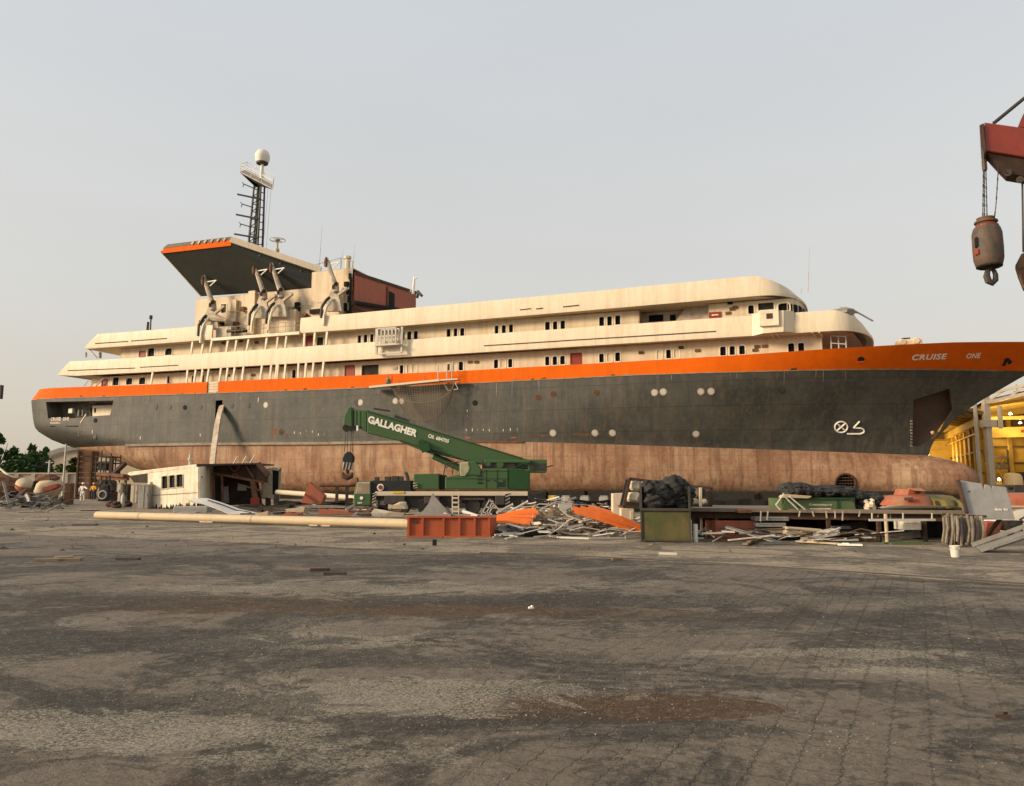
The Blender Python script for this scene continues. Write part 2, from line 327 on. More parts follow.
# ------------------------------------------------------------------ ground
def ground_mat(name,base,dark,light,pavers,stains):
    m=bpy.data.materials.new(name); m.use_nodes=True; nt=m.node_tree; N=nt.nodes; L=nt.links; b=N['Principled BSDF']
    b.inputs['Specular IOR Level'].default_value=.25
    g=N.new('ShaderNodeNewGeometry'); P=g.outputs['Position']
    def noise(sc,det=6,rgh=.6,dist=0,vec=None):
        n=N.new('ShaderNodeTexNoise'); n.inputs['Scale'].default_value=sc; n.inputs['Detail'].default_value=det
        n.inputs['Roughness'].default_value=rgh; n.inputs['Distortion'].default_value=dist; L.new(vec or P,n.inputs['Vector']); return n
    def rng(f,a,c,lo=0,hi=1):
        r=N.new('ShaderNodeMapRange'); r.inputs[1].default_value=a; r.inputs[2].default_value=c; r.inputs[3].default_value=lo; r.inputs[4].default_value=hi
        L.new(f,r.inputs[0]); return r.outputs[0]
    def mix(f,a,c):
        x=N.new('ShaderNodeMix'); x.data_type='RGBA'
        L.new(f,x.inputs[0])
        for s_,q in((6,a),(7,c)):
            if isinstance(q,tuple): x.inputs[s_].default_value=(*q,1)
            else: L.new(q,x.inputs[s_])
        return x.outputs[2]
    def mul(a,k):
        x=N.new('ShaderNodeMath'); x.operation='MULTIPLY'; L.new(a,x.inputs[0])
        if isinstance(k,(int,float)): x.inputs[1].default_value=k
        else: L.new(k,x.inputs[1])
        return x.outputs[0]
    c=mix(rng(noise(.9,7,.6,.4).outputs['Fac'],.35,.65),base,tuple(x*1.28 for x in base))
    bump_in=noise(35,6,.7).outputs['Fac']
    if pavers:
        wv=noise(2.6,3,.5); 
        va=N.new('ShaderNodeVectorMath'); va.operation='MULTIPLY_ADD'
        va.inputs[1].default_value=(.06,.06,0); L.new(wv.outputs['Color'],va.inputs[0]); L.new(P,va.inputs[2])
        mp=N.new('ShaderNodeMapping'); mp.vector_type='TEXTURE'; mp.inputs['Rotation'].default_value=(0,0,R(-28)); L.new(va.outputs[0],mp.inputs[0])
        # zig-zag outline of interlocking pavers
        sp=N.new('ShaderNodeSeparateXYZ'); L.new(mp.outputs[0],sp.inputs[0])
        def zig(o_,fr,am):
            q=mul(o_,fr); t=N.new('ShaderNodeMath'); t.operation='PINGPONG'; t.inputs[1].default_value=.5; L.new(q,t.inputs[0]); return mul(t.outputs[0],am)
        def addm(a,b_):
            x=N.new('ShaderNodeMath'); x.operation='ADD'; L.new(a,x.inputs[0]); L.new(b_,x.inputs[1]); return x.outputs[0]
        cx=addm(sp.outputs['X'],zig(sp.outputs['Y'],1/.115,.035)); cy=addm(sp.outputs['Y'],zig(sp.outputs['X'],1/.115,.035))
        cb=N.new('ShaderNodeCombineXYZ'); L.new(cx,cb.inputs[0]); L.new(cy,cb.inputs[1])
        bt=N.new('ShaderNodeTexBrick'); bt.offset=0; bt.inputs['Scale'].default_value=1; bt.inputs['Brick Width'].default_value=.23; bt.inputs['Row Height'].default_value=.23
        bt.inputs['Mortar Size'].default_value=.008; bt.inputs['Mortar Smooth'].default_value=.6
        bt.inputs['Color1'].default_value=(.25,.25,.25,1); bt.inputs['Color2'].default_value=(.75,.75,.75,1)
        L.new(cb.outputs[0],bt.inputs['Vector'])
        tone=N.new('ShaderNodeSeparateColor'); L.new(bt.outputs['Color'],tone.inputs[0])
        c=mix(mul(rng(tone.outputs[0],.2,.8),.22),c,tuple(x*1.6 for x in base))
        vis=rng(noise(.30,4,.5).outputs['Fac'],.30,.56)      # where the joints are swept clean
        # joints show best to the right, where traffic keeps the paving clean
        sx_=N.new('ShaderNodeSeparateXYZ'); L.new(P,sx_.inputs[0]); right=rng(sx_.outputs['X'],-1.5,2.2,.18,1)
        jo=mul(mul(bt.outputs['Fac'],vis),right)
        c=mix(mul(jo,.52),c,(.026,.023,.019))
    # general blotches of soot, dust and sand
    st=N.new('ShaderNodeMapping'); st.inputs['Scale'].default_value=(.78,1,1); L.new(P,st.inputs[0])
    c=mix(mul(rng(noise(.42,14,.74,.9,st.outputs[0]).outputs['Fac'],.495,.535),.80),c,dark)
    c=mix(mul(rng(noise(1.3,13,.76,.8,st.outputs[0]).outputs['Fac'],.535,.565),.62),c,dark)
    c=mix(mul(rng(noise(4.5,9,.8,.2).outputs['Fac'],.53,.62),.35),c,tuple(x*1.75 for x in base))
    sand=mul(rng(noise(.45,14,.74,.8,st.outputs[0]).outputs['Fac'],.545,.60),rng(noise(26,10,.85).outputs['Fac'],.49,.56))
    c=mix(mul(sand,.75),c,light)
    spk=rng(noise(34,10,.85).outputs['Fac'],.475,.54)
    c=mix(mul(rng(noise(.33,14,.74,1.0,st.outputs[0]).outputs['Color'],.57,.605),.6),c,(.080,.050,.028))
    for (px,py,rx,ry,colr,amt) in stains:
        p=gnd(px,py)
        mp=N.new('ShaderNodeMapping'); mp.vector_type='TEXTURE'; mp.inputs['Location'].default_value=(p.x,p.y,0); mp.inputs['Scale'].default_value=(rx,ry,1)
        L.new(P,mp.inputs[0]); ln=N.new('ShaderNodeVectorMath'); ln.operation='LENGTH'; L.new(mp.outputs[0],ln.inputs[0])
        n=noise(1.8,14,.76,.8,st.outputs[0]).outputs['Fac']
        s=N.new('ShaderNodeMath'); s.operation='ADD'; L.new(ln.outputs['Value'],s.inputs[0]); L.new(rng(n,.3,.7,-1.0,1.0),s.inputs[1])
        k_=mul(rng(s.outputs[0],.95,.80),amt)
        if colr is SANDC: k_=mul(k_,spk)
        c=mix(k_,c,colr)
    mid=noise(11,8,.85,.3).outputs['Fac']; c=mix(mul(rng(mid,.53,.60),.42),c,tuple(x*1.9 for x in base)); c=mix(mul(rng(mid,.47,.40),.6),c,(.036,.033,.028))
    grit=noise(60,4,.8).outputs['Fac']
    c=mix(mul(rng(grit,.57,.68),.45),c,(.27,.235,.18)); c=mix(mul(rng(grit,.44,.34),.5),c,(.028,.025,.021))
    L.new(c,b.inputs['Base Color']); L.new(rng(noise(2,5).outputs['Fac'],.3,.7,.62,.95),b.inputs['Roughness'])
    bp=N.new('ShaderNodeBump'); bp.inputs['Strength'].default_value=.9; bp.inputs['Distance'].default_value=.03
    h=N.new('ShaderNodeMath'); h.operation='ADD'; L.new(bump_in,h.inputs[0]); L.new(mul(noise(7,6,.7).outputs['Fac'],1.2),h.inputs[1])
    hh=h.outputs[0]
    if pavers:
        s=N.new('ShaderNodeMath'); s.operation='SUBTRACT'; L.new(hh,s.inputs[0]); L.new(mul(jo,.9),s.inputs[1]); hh=s.outputs[0]
    L.new(hh,bp.inputs['Height']); L.new(bp.outputs[0],b.inputs['Normal'])
    return m
SANDC=(.35,.31,.235); RUSTC=(.080,.045,.022); SOOT=(.034,.030,.025)
stains=[(600,706,1.2,.45,RUSTC,.95),(700,708,.6,.28,RUSTC,.9),(500,720,.9,.30,SOOT,.5),(690,730,.55,.22,SOOT,.6),
 (230,603,3.2,1.0,RUSTC,.95),(350,590,3.8,1.0,SANDC,.95),(455,608,2.2,.7,RUSTC,.9),(310,640,1.3,.5,SANDC,.95),(370,695,1.3,.6,SANDC,.95),(420,705,.9,.35,SANDC,.9),(200,735,1.3,.35,SANDC,.8),(330,760,.8,.2,SANDC,.6),
 (100,640,2.5,.7,SOOT,.75),(160,705,1.4,.4,SOOT,.6),(60,728,1.5,.40,SANDC,.95),(520,690,.9,.35,SANDC,.8),(560,600,5.0,.8,SOOT,.75),(860,670,1.1,.13,SANDC,1),
 (850,653,1.4,.22,SANDC,.95),(640,615,2.5,.5,RUSTC,.6),(880,620,4,.8,SOOT,.6),(250,560,9,1.3,SOOT,.6),(60,600,3,1.0,SOOT,.6),(430,660,1.8,.5,SOOT,.5),(930,600,3.5,.5,SANDC,.35)]
GM=ground_mat('paved_yard',(.136,.112,.088),SOOT,SANDC,True,stains)
AM=ground_mat('dusty_apron_grazing_light',(.25,.205,.145),(.085,.072,.056),(.31,.255,.175),False,[(150,524,9,2.0,(.09,.075,.058),.6),(620,545,6,.6,(.11,.09,.065),.6),(850,560,5,.5,(.10,.08,.06),.6)])  # grazing light on the dusty ground painted in as a lighter base
mb=MB(); mb.add([(-2500,-300,0),(2500,-300,0),(2500,5000,0),(-2500,5000,0)],[(0,1,2,3)]); tag(mb.build('ground',GM),kind='structure')
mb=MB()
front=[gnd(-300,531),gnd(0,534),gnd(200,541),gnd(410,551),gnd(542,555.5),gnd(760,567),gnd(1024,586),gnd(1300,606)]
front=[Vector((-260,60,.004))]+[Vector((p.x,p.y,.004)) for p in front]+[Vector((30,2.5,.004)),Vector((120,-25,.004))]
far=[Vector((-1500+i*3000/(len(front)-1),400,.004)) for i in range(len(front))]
mb.grid([front,far]); tag(mb.build('apron_grazing_light',AM),kind='structure')
# ================================================================== THE SHIP (all in ship coordinates)
ship=thing('cruise_ship','long grey and orange hulled passenger ship with cream upper decks, hauled out and half stripped','ship',(O[0],O[1],0))
ship.rotation_euler=(0,0,-TH); ship['_o']=(0,0,0)
ZW=[(0,6.75),(12,6.55),(33,6.45),(49,6.25),(64,6.2),(75,5.95),(89,5.35),(98,5.0),(106,4.65),(112,4.4),(126,4.2)]
ZO=[(-2,13.0),(5,12.98),(16,12.83),(33,12.62),(46,12.44),(66,12.34),(85,12.4),(96,12.25),(106,12.2),(113,12.15),(120,12.1),(126,12.1)]
ZT=[(-2,14.6),(9,14.3),(24,14.06),(42,13.92),(66,13.70),(85,13.75),(96,13.80),(106,14.0),(113,14.2),(119,14.25),(126,14.3)]
ZK=[(0,6.74),(2.9,6.72),(7,6.3),(12.6,5.25),(15,4.5),(19,3.3),(25,1.9),(32,.7),(38,.2),(44,.12),(126,.12)]
STEM=[(0,111.6),(4.4,111.6),(5.5,111.9),(7.94,114.1),(9.4,116.1),(11.7,119.9),(13.5,123.4),(14.6,125.6)]
STERN=[(6.5,5.6),(6.79,4.8),(7.22,3.4),(7.81,2.0),(8.82,.95),(10.1,.35),(11.84,-.1),(13.0,-.35),(13.2,-.2),(14.6,1.1)]
BULB=[(.1,113.0),(.4,114.6),(1,115.4),(2.2,115.85),(3.0,115.4),(3.57,114.7),(4.0,113.6),(4.3,112.3),(4.5,111.7),(5,111.6)]
def hb(s,z):
    zw=interp(ZW,s); zo=interp(ZO,s)
    zz=max(z,zw); f=max(0,min(1.18,(zz-zw)/(zo-zw)))
    ss=interp(STEM,zz); wet=z<zw-.01
    sw=interp(BULB,z) if wet else 0
    sa=interp(STERN,zz)
    Le=lerp(46,36,min(f,1)); p=lerp(1.75,2.5,min(f,1)); x=max(0,min(1,(ss-s)/Le)); g=1-(1-x)**p
    La=lerp(19,10,min(1,f*2.6)); q=lerp(1.9,2.6,min(1,f*2.6)); x2=max(0,min(1,(s-sa)/La)); ga=(1-(1-x2)**q)**(1/q)
    b=8*g*ga*(1 if f<=1 else 1+.02*(f-1)*8*(1-g))
    if z>zo and s>88:
        k=max(0,min(1,(s-88)/22)); b+=.62*k*k*(3-2*k)*(z-zo)*min(1,max(0,(ss-s)/5))
    if z<zw:
        zk=interp(ZK,s); v=max(0,min(1,(z-zk)/max(.05,zw-zk)))
        n=interp([(0,1.7),(20,2.2),(40,4.2),(90,4.0),(110,2.2)],s)
        b*=(1-(1-v)**n)**(1/n)
        if wet and s>90:
            xx=max(0,min(1,(sw-s)/6.0)); B=2.35*(1-(1-xx)**2.2)**.5*max(0,1-((z-2.3)/2.2)**2)**.5*min(1,max(0,(s-90)/12))
            b=(b**3+B**3)**(1/3)
    return b
def rowz(j,s):                        # rows: 0..10 wet, 10..22 grey
    zw=interp(ZW,s); zo=interp(ZO,s)
    if j<=10:
        zk=min(interp(ZK,s),zw-.02); v=(j/10)**1.7; return zk+(zw-zk)*v
    return zw+(zo-zw)*(j-10)/12
def ends(zfn):
    a,b=0.0,118.0
    for _ in range(14):
        a=interp(STERN,max(zfn(a),interp(ZW,a))); zb=zfn(min(b,112) if zfn(b)<4.6 else b)
        b=interp(BULB,zb) if zb<interp(ZW,b)-.01 else interp(STEM,zb)
    return a,b
def us(n=150):
    out=[]
    for i in range(n+1):
        x=i/n; out.append(x-.86*math.sin(2*math.pi*x)/(2*math.pi))
    return out
U=us()
rows=[]
for j in range(23):
    a,b=ends(lambda s:rowz(j,s)); rows.append([(lerp(a,b,u),) for u in U])
mb=MB(); grid={}
NC=len(U)
near=[];farr=[]
for j in range(23):
    rn=[];rf=[]
    for i in range(NC):
        s=rows[j][i][0]; z=rowz(j,s); t=0 if i in(0,NC-1) else hb(s,z)
        if j==0: t*=.0
        rn.append(Vector((s,-t,z))); rf.append(Vector((s,t,z)))
    near.append(rn); farr.append(rf)
for j in range(22):
    mi=0 if j<10 else 1
    for (rr) in (near,farr):
        for i in range(NC-1):
            mb.add([rr[j][i],rr[j][i+1],rr[j+1][i+1],rr[j+1][i]],[(0,1,2,3)],mi)
for i in range(NC-1):                 # weather deck closes the body
    mb.add([near[22][i],near[22][i+1],farr[22][i+1],farr[22][i]],[(0,1,2,3)],2)
hull=mb.build('hull',['boot','slate','grey','interior','rustdark','cream'],ship,merge=.002)
me=hull.data
bm=bmesh.new(); bm.from_mesh(me)
bmesh.ops.dissolve_degenerate(bm,edges=bm.edges,dist=.001); bmesh.ops.recalc_face_normals(bm,faces=bm.faces)
bm.to_mesh(me); bm.free()
def hpt(px,py,off=0.02):              # a pixel to a point on the near side of the hull
    t=-8.0
    for _ in range(25):
        v=sh(px,py,t); t=.5*t+.5*(-hb(v.x,v.z))
    v=sh(px,py,t); return Vector((v.x,t-off,v.z))
def hsz(s,z,off=.02): return Vector((s,-hb(s,z)-off,z))
# openings cut into the plating
def cutter(outer,inner,mi):
    m=MB(); n=len(outer)
    m.add(list(outer)+list(inner),[tuple(range(n)),tuple(range(2*n-1,n-1,-1))]+[(i,i+n,(i+1)%n+n,(i+1)%n) for i in range(n)])
    o=m.build('cutter',[['interior','pocket','recess'][mi]],ship); return o
cuts=[]
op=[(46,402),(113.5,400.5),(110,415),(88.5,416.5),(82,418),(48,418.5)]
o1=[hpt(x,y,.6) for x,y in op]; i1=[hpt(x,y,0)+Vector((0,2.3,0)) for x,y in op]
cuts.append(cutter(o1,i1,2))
ap=[(914,400),(950,388.5),(954,409),(938,436),(921,446),(912,446),(913.5,425)]
dp=[1.1,1.2,.9,.35,.15,.15,.7]
cuts.append(cutter([hpt(x,y,.8) for x,y in ap],[hpt(x,y,0)+Vector((-.1,d,0)) for (x,y),d in zip(ap,dp)],1))
th0=hpt(845.5,483.5,0); cir=[(845.5+10.2*math.cos(a),483.5+9.6*math.sin(a)) for a in [2*math.pi*k/24 for k in range(24)]]
cuts.append(cutter([hpt(x,y,0)+Vector((0,-1,0)) for x,y in cir],[hpt(x,y,0)+Vector((0,2,0)) for x,y in cir],0))
dop=[(215.6,400.5),(222.6,400),(222,417),(220,424),(214.5,424.5),(215.2,412)]
cuts.append(cutter([hpt(x,y,.6) for x,y in dop],[hpt(x,y,0)+Vector((0,1.8,0)) for x,y in dop],0))
for c in cuts:
    b=hull.modifiers.new('cut','BOOLEAN'); b.operation='DIFFERENCE'; b.object=c; b.solver='EXACT'
    try: b.material_mode='TRANSFER'
    except Exception: pass
bpy.context.view_layer.update()
nm=bpy.data.meshes.new_from_object(hull.evaluated_get(bpy.context.evaluated_depsgraph_get()))
nm.name='hull'
hull.modifiers.clear(); old=hull.data; hull.data=nm; bpy.data.meshes.remove(old)
for c in cuts: bpy.data.objects.remove(c,do_unlink=True)
for p in nm.polygons: p.use_smooth=True
bm=bmesh.new(); bm.from_mesh(nm)
for e in bm.edges:
    if len(e.link_faces)!=2 or e.calc_face_angle(0)>R(28): e.smooth=False
bm.to_mesh(nm); bm.free()
# inside of the mooring deck: cream bulkhead, bitts, ventilator
mb=MB(); 
v=[sh(86,418,-7.0),sh(112,416,-7.0),sh(114,404,-7.0),sh(86,405,-7.0)]
mb.prism([x+Vector((0,1.0,0)) for x in v],(0,.1,0)); mo=mb.build('mooring_bulkhead','cream',ship)
mb=MB(); 
for x,y in((91.5,410.6),(95.2,410.5)):
    p=sh(x,y,-5.98); mb.box(p,(.36,.04,.62))
mb.build('bulkhead_window','glass',mo)
mb=MB(); p=sh(71.5,411,-6.4); mb.box(p,(.75,.4,.65)); mb.build('winch_box','white',ship,bevel=.05)
mb=MB()
for x in(79,83): p=sh(x,412,-6.3); mb.tube(p+Vector((0,0,-.55)),p+Vector((0,0,.3)),.13,n=8)
mb.build('mooring_bitt','grey',ship)
mb=MB(); p=sh(47.5,408,-4.6)
for k in range(7):
    a=k*.9; mb.beam(p,p+Vector((math.cos(a)*.9,0,math.sin(a)*.8)),.12,.14)
mb.build('mooring_roller','steel',ship)
# bulwark
def bulwark(s0,s1,n,name,m,off=0,inset=.0):
    cols=[];
    for i in range(n+1):
        cols.append(s0+(s1-s0)*i/n)
    mb=MB()
    for side in((-1,1) if not inset else (-1,)):
        out=[];top=[];inn=[];bot=[]
        R_=[[] for _ in range(6)]
        for s in cols:
            zo,zt=interp(ZO,s)+.01,interp(ZT,s)
            for k in range(4):
                z=lerp(zo,zt,k/3); R_[k].append(Vector((s,side*max(.0,hb(s,z)-inset),z)))
            R_[4].append(Vector((s,side*max(0,hb(s,zt)-.22-inset),zt))); R_[5].append(Vector((s,side*max(0,hb(s,zo)-.22-inset),zo+.0)))
        mb.grid(R_)
        for k in(0,-1): mb.add([r[k] for r in R_],[(0,1,2,3,4,5)])
    return mb.build(name,m,ship,smooth=True)
g0,g1=sh(207,388,-8).x,sh(218,388,-8).x
# stern part follows the rounded end row by row
mb=MB(); n=60; R_=[[] for _ in range(6)]
for k in range(4):
    def zf(s,k=k): return lerp(interp(ZO,s)+.01,interp(ZT,s),k/3)
    a,_=ends(zf)
    for i in range(n+1):
        x=(i/n)**2.2; s=lerp(a,g0,x); z=zf(s); R_[k].append(Vector((s,-(0 if i==0 else hb(s,z)),z)))
for i in range(n+1):
    for k,r in((4,3),(5,0)):
        v=R_[r][i].copy(); v.y=min(0,v.y+.22); v.x+=.15*(1-i/n); R_[k].append(v)
for side in(-1,1):
    mb.grid([[Vector((v.x,v.y*-side,v.z)) for v in r] for r in R_])
mb.build('stern_bulwark','orange',ship,smooth=True)
bulwark(g1,96,60,'side_bulwark','orange')
mb=MB(); R_=[[] for _ in range(6)]; n=60
for k in range(4):
    def zf(s,k=k): return lerp(interp(ZO,s)+.01,interp(ZT,s),k/3)
    _,b=ends(zf)
    for i in range(n+1):
        x=1-(1-i/n)**1.6; s=lerp(96,b,x); z=zf(s); R_[k].append(Vector((s,-(0 if i==n else hb(s,z)),z)))
for i in range(n+1):
    for k,r in((4,3),(5,0)):
        v=R_[r][i].copy(); v.y=min(0,v.y+.22); R_[k].append(v)
for side in(-1,1): mb.grid([[Vector((v.x,v.y*-side,v.z)) for v in r] for r in R_])
mb.build('bow_bulwark','orange',ship,smooth=True)
bulwark(g0,g1,3,'gangway_gate','wallcream',inset=.12)
mb=MB()
for k in range(4):
    z=12.75+k*.33; mb.beam(hsz(g0,z,-.1),hsz(g1,z,-.1),.05,.05)
mb.build('gate_rail','davit',ship)
# worn seam under the bulwark, rubbing strake, bulb
def seamline(s0,s1,zf,w_,h,off=0,n=50):
    mb=MB(); P_=[]
    for i in range(n+1):
        s=lerp(s0,s1,i/n); z=zf(s); P_.append([hsz(s,z-h/2,0),hsz(s,z-h/2,w_),hsz(s,z+h/2,w_),hsz(s,z+h/2,0)])
    mb.grid(P_,close=True); mb.add(P_[0],[(0,1,2,3)]); mb.add(P_[-1],[(3,2,1,0)]); return mb
seamline(1.5,118,lambda s:interp(ZO,s)-.03,.05,.09).build('sheer_strake','strake',ship)
s0,s1=sh(126,444).x,sh(447,441).x
seamline(s0,s1,lambda s:interp(ZW,s)+.02,.22,.30).build('rubbing_strake','strake',ship)
seamline(sh(460,441).x,sh(523,442).x,lambda s:interp(ZW,s)+.0,.12,.18,n=14).build('rubbing_strake','rust',ship)
# portholes, plugs, scars on the plating
def disc(mb,px,py,r,off,th=.05,n=14,mi=None):
    c=hpt(px,py,off); a=hsz(c.x+.3,c.z,off); b=hsz(c.x,c.z+.3,off); ux=(a-c).normalized(); uz=(b-c).normalized()
    vs=[c+ux*r*math.cos(2*math.pi*k/n)+uz*r*math.sin(2*math.pi*k/n) for k in range(n)]
    mb.prism(vs,Vector((0,th,0)),mi)
port=[(155.5,407,0),(169.5,407,0),(185,407.5,2),(200,407,0),(231.5,405.6,0),(248,405.2,0),(266,405,1),(360.5,402.5,1),(356,402.5,0),(395.5,401,1),(401.5,401.2,1),(538,397.5,3),(553,394,3),(596,392.5,3),(654.5,392.6,1),(663.3,392,1),(701,391.6,1),(711,391.3,1),(781,390,0),(553,433,1),(595,433,1),(612.5,433,1),(696,434,1),(281,432,3),(95.5,420.5,2),(95,436,0),(475,403,2)]
for x,y,k in port:
    p=bpy.data.objects.new('x',None) if False else None
    mb=MB(); disc(mb,x,y,.36 if k!=2 else .3,.03); o=mb.build('porthole',['slate','davit','dark','rust'][k],ship)
    mb=MB(); disc(mb,x,y,.27 if k!=2 else .2,.05); mb.build('porthole_cover',['steel','ltgrey','dark','rustdark'][k],o)
rnd=random.Random(3)
def scar(x0,y0,x1,y1,m,n=1,name='worn_patch'):
    mb=MB(); mb.prism([hpt(x0,y1,.012),hpt(x1,y1,.012),hpt(x1,y0,.012),hpt(x0,y0,.012)],(0,.03,0)); return mb.build(name,m,ship)
for i,(a,b,c,d) in enumerate([(465,437,516,438.2),(531,435,556,436.6),(573,433.8,600,435.4),(272,428,276,435),(286,432,287,438)]): scar(a,b,c,d,'rust' if i else 'tankred',name='rust_streak')
for k,x in enumerate([287,294,300,306,312,318,324,466,472,477,483,489,496,503,510,517]):
    y=433-(x-287)*.02+rnd.uniform(-2,2); h=rnd.uniform(.8,1.7); mb=MB(); mb.prism([hpt(x,y+h,.012),hpt(x+.7,y+h,.012),hpt(x+.6,y-h,.012),hpt(x+.1,y-h*.8,.012)],(0,.03,0)); mb.build('paint_scrape','letter_worn' if k%3 else 'strake',ship)
for k,(x,y) in enumerate([(240,398),(258,400),(376,420),(376,426),(376,432),(467,411),(467,416),(200,435),(78,434),(92,432),(137,436),(140,438)]):
    h=rnd.uniform(1.2,2.5); mb=MB(); mb.prism([hpt(x,y+h,.012),hpt(x+.5,y+h,.012),hpt(x+.6,y-h,.012),hpt(x,y-h,.012)],(0,.03,0)); mb.build('paint_scrape','letter_worn' if k%2 else 'strake',ship)
# rust blotches
# bow thruster grid
mb=MB()
for k in range(-3,4):
    d=k*2.9; h=math.sqrt(max(0,9.6**2-d*d))
    if h<1: continue
    mb.beam(hpt(845.5+d,483.5-h,-.06),hpt(845.5+d,483.5+h,-.06),.07,.07); mb.beam(hpt(845.5-h,483.5+d,-.06),hpt(845.5+h,483.5+d,-.06),.07,.07)
mb.path([hpt(x,y,.04) for x,y in cir],.10,6,closed=True)
mb.build('thruster_grid','rustdark',ship)
mb=MB(); 
for (x,y,x2,y2) in((822,466,821,480),(306.5,462,306.3,485)):
    mb.prism([hpt(x,y2,.01),hpt(x+1.1,y2,.01),hpt(x+1.1,y,.01),hpt(x,y,.01)],(0,.03,0))
mb.build('rust_run','rust',ship)
rnd=random.Random(17)
for k in range(26):
    x=rnd.uniform(110,880); y=398-(x-36)*.0365+rnd.uniform(-.5,1.5); h=rnd.uniform(4,17); w_=rnd.uniform(.35,.9)
    mb=MB(); mb.prism([hpt(x-w_*.2,y+h,.008),hpt(x+w_*.3,y+h,.008),hpt(x+w_,y,.008),hpt(x,y,.008)],(0,.02,0)); mb.build('rust_run',['strake','rust','strake'][k%3],ship)
for k in range(20):
    x=rnd.uniform(60,800); s_=sh(x,385,-8); z=interp(ZO,s_.x); w_=rnd.uniform(.15,.7)
    mb=MB(); mb.prism([hsz(s_.x,z+.02,.03),hsz(s_.x+w_,z+.02,.03),hsz(s_.x+w_*.8,z+rnd.uniform(.08,.26),.03),hsz(s_.x+w_*.2,z+rnd.uniform(.08,.2),.03)],(0,.04,0)); mb.build('paint_chip',['rustdark','strake','rust'][k%3],ship)
# white marks: thruster sign, bulb sign, draught figures
def stroke(mb,pts,w_):
    P3=[hpt(x,y,.03) for x,y in pts]
    for a,b in zip(P3,P3[1:]): mb.beam(a,b,w_,.03,up=(0,1,0))
mb=MB(); c=(841,427)
stroke(mb,[(c[0]+6.3*math.cos(2*math.pi*k/28),c[1]+5.4*math.sin(2*math.pi*k/28)) for k in range(29)],.13)
stroke(mb,[(c[0]-4.4,c[1]-3.8),(c[0]+4.4,c[1]+3.8)],.13); stroke(mb,[(c[0]-4.4,c[1]+3.8),(c[0]+4.4,c[1]-3.8)],.13)
mb.build('thruster_mark','letter',ship)
mb=MB(); stroke(mb,[(859.5,421.3),(853.5,427.8),(861,428.2),(863.4,429.3),(864,431),(863,432.8),(860,433.8),(847,433.8)],.14); mb.build('bulb_mark','letter',ship)
mb=MB()
for k,d in enumerate(['86','84','82','80','78','76','74','72','70']):
    y=420+k*3.1; text(mb,d,quadmap(hpt(910,y+1.7,.03),hpt(912.4,y+1.7,.03),hpt(910,y,.03),hpt(912.4,y,.03)),thick=.0)
mb.build('draught_marks','letter_worn',ship)
def hmap(x0,y0,x1,y1,y2,y3): # bottom-left, bottom-right, top-left, top-right rows
    return lambda u,v: hpt(lerp(x0,x1,u),lerp(lerp(y0,y1,u),lerp(y2,y3,u),v),.03)
mb=MB(); text(mb,'CRUISE',hmap(912,360.6,947.5,359.2,354.6,353.4),.28,1.1,.035); text(mb,'ONE',hmap(966.5,358.6,981,358.2,353.5,352.9),.28,1.1,.03); mb.build('bow_name','letter',ship)
mb=MB(); text(mb,'CRUISE',hmap(51,421,61,420.6,417.6,417.2),.0,1.0,.02); text(mb,'ONE',hmap(63,420.6,69.2,420.4,417.4,417.1),0,1,.02); text(mb,'NASSAU',hmap(50.6,424,60.5,423.6,422,421.7),0,1.1,.02); mb.build('stern_name','letter_worn',ship)
mb=MB(); stroke(mb,[(50.5,426.2),(78,426.2)],.14); mb.build('fender_bar','dark',ship)
mb=MB(); stroke(mb,[(80.5,423),(86,414.2)],.12); mb.build('deck_ladder','letter_worn',ship)
mb=MB(); stroke(mb,[(1002.5,366),(1006,359),(1010,360.5),(1008,364)],.35); disc(mb,1007,360.5,.3,.1); mb.build('bow_fairlead','dark',ship)
mb=MB(); disc(mb,861,359.5,.30,.05); mb.build('hawse_hole','dark',ship); mb=MB(); mb.prism([hpt(857,362.7,.06),hpt(866,362.4,.06),hpt(865,361,.06),hpt(859,361.2,.06)],(0,.1,0)); mb.build('hawse_lip','sheet',ship)
mb=MB(); p=hpt(932.5,432.5,.05); mb.blob(p,(.16,.14,.16),5); mb.build('anchor_lug','wood',ship)

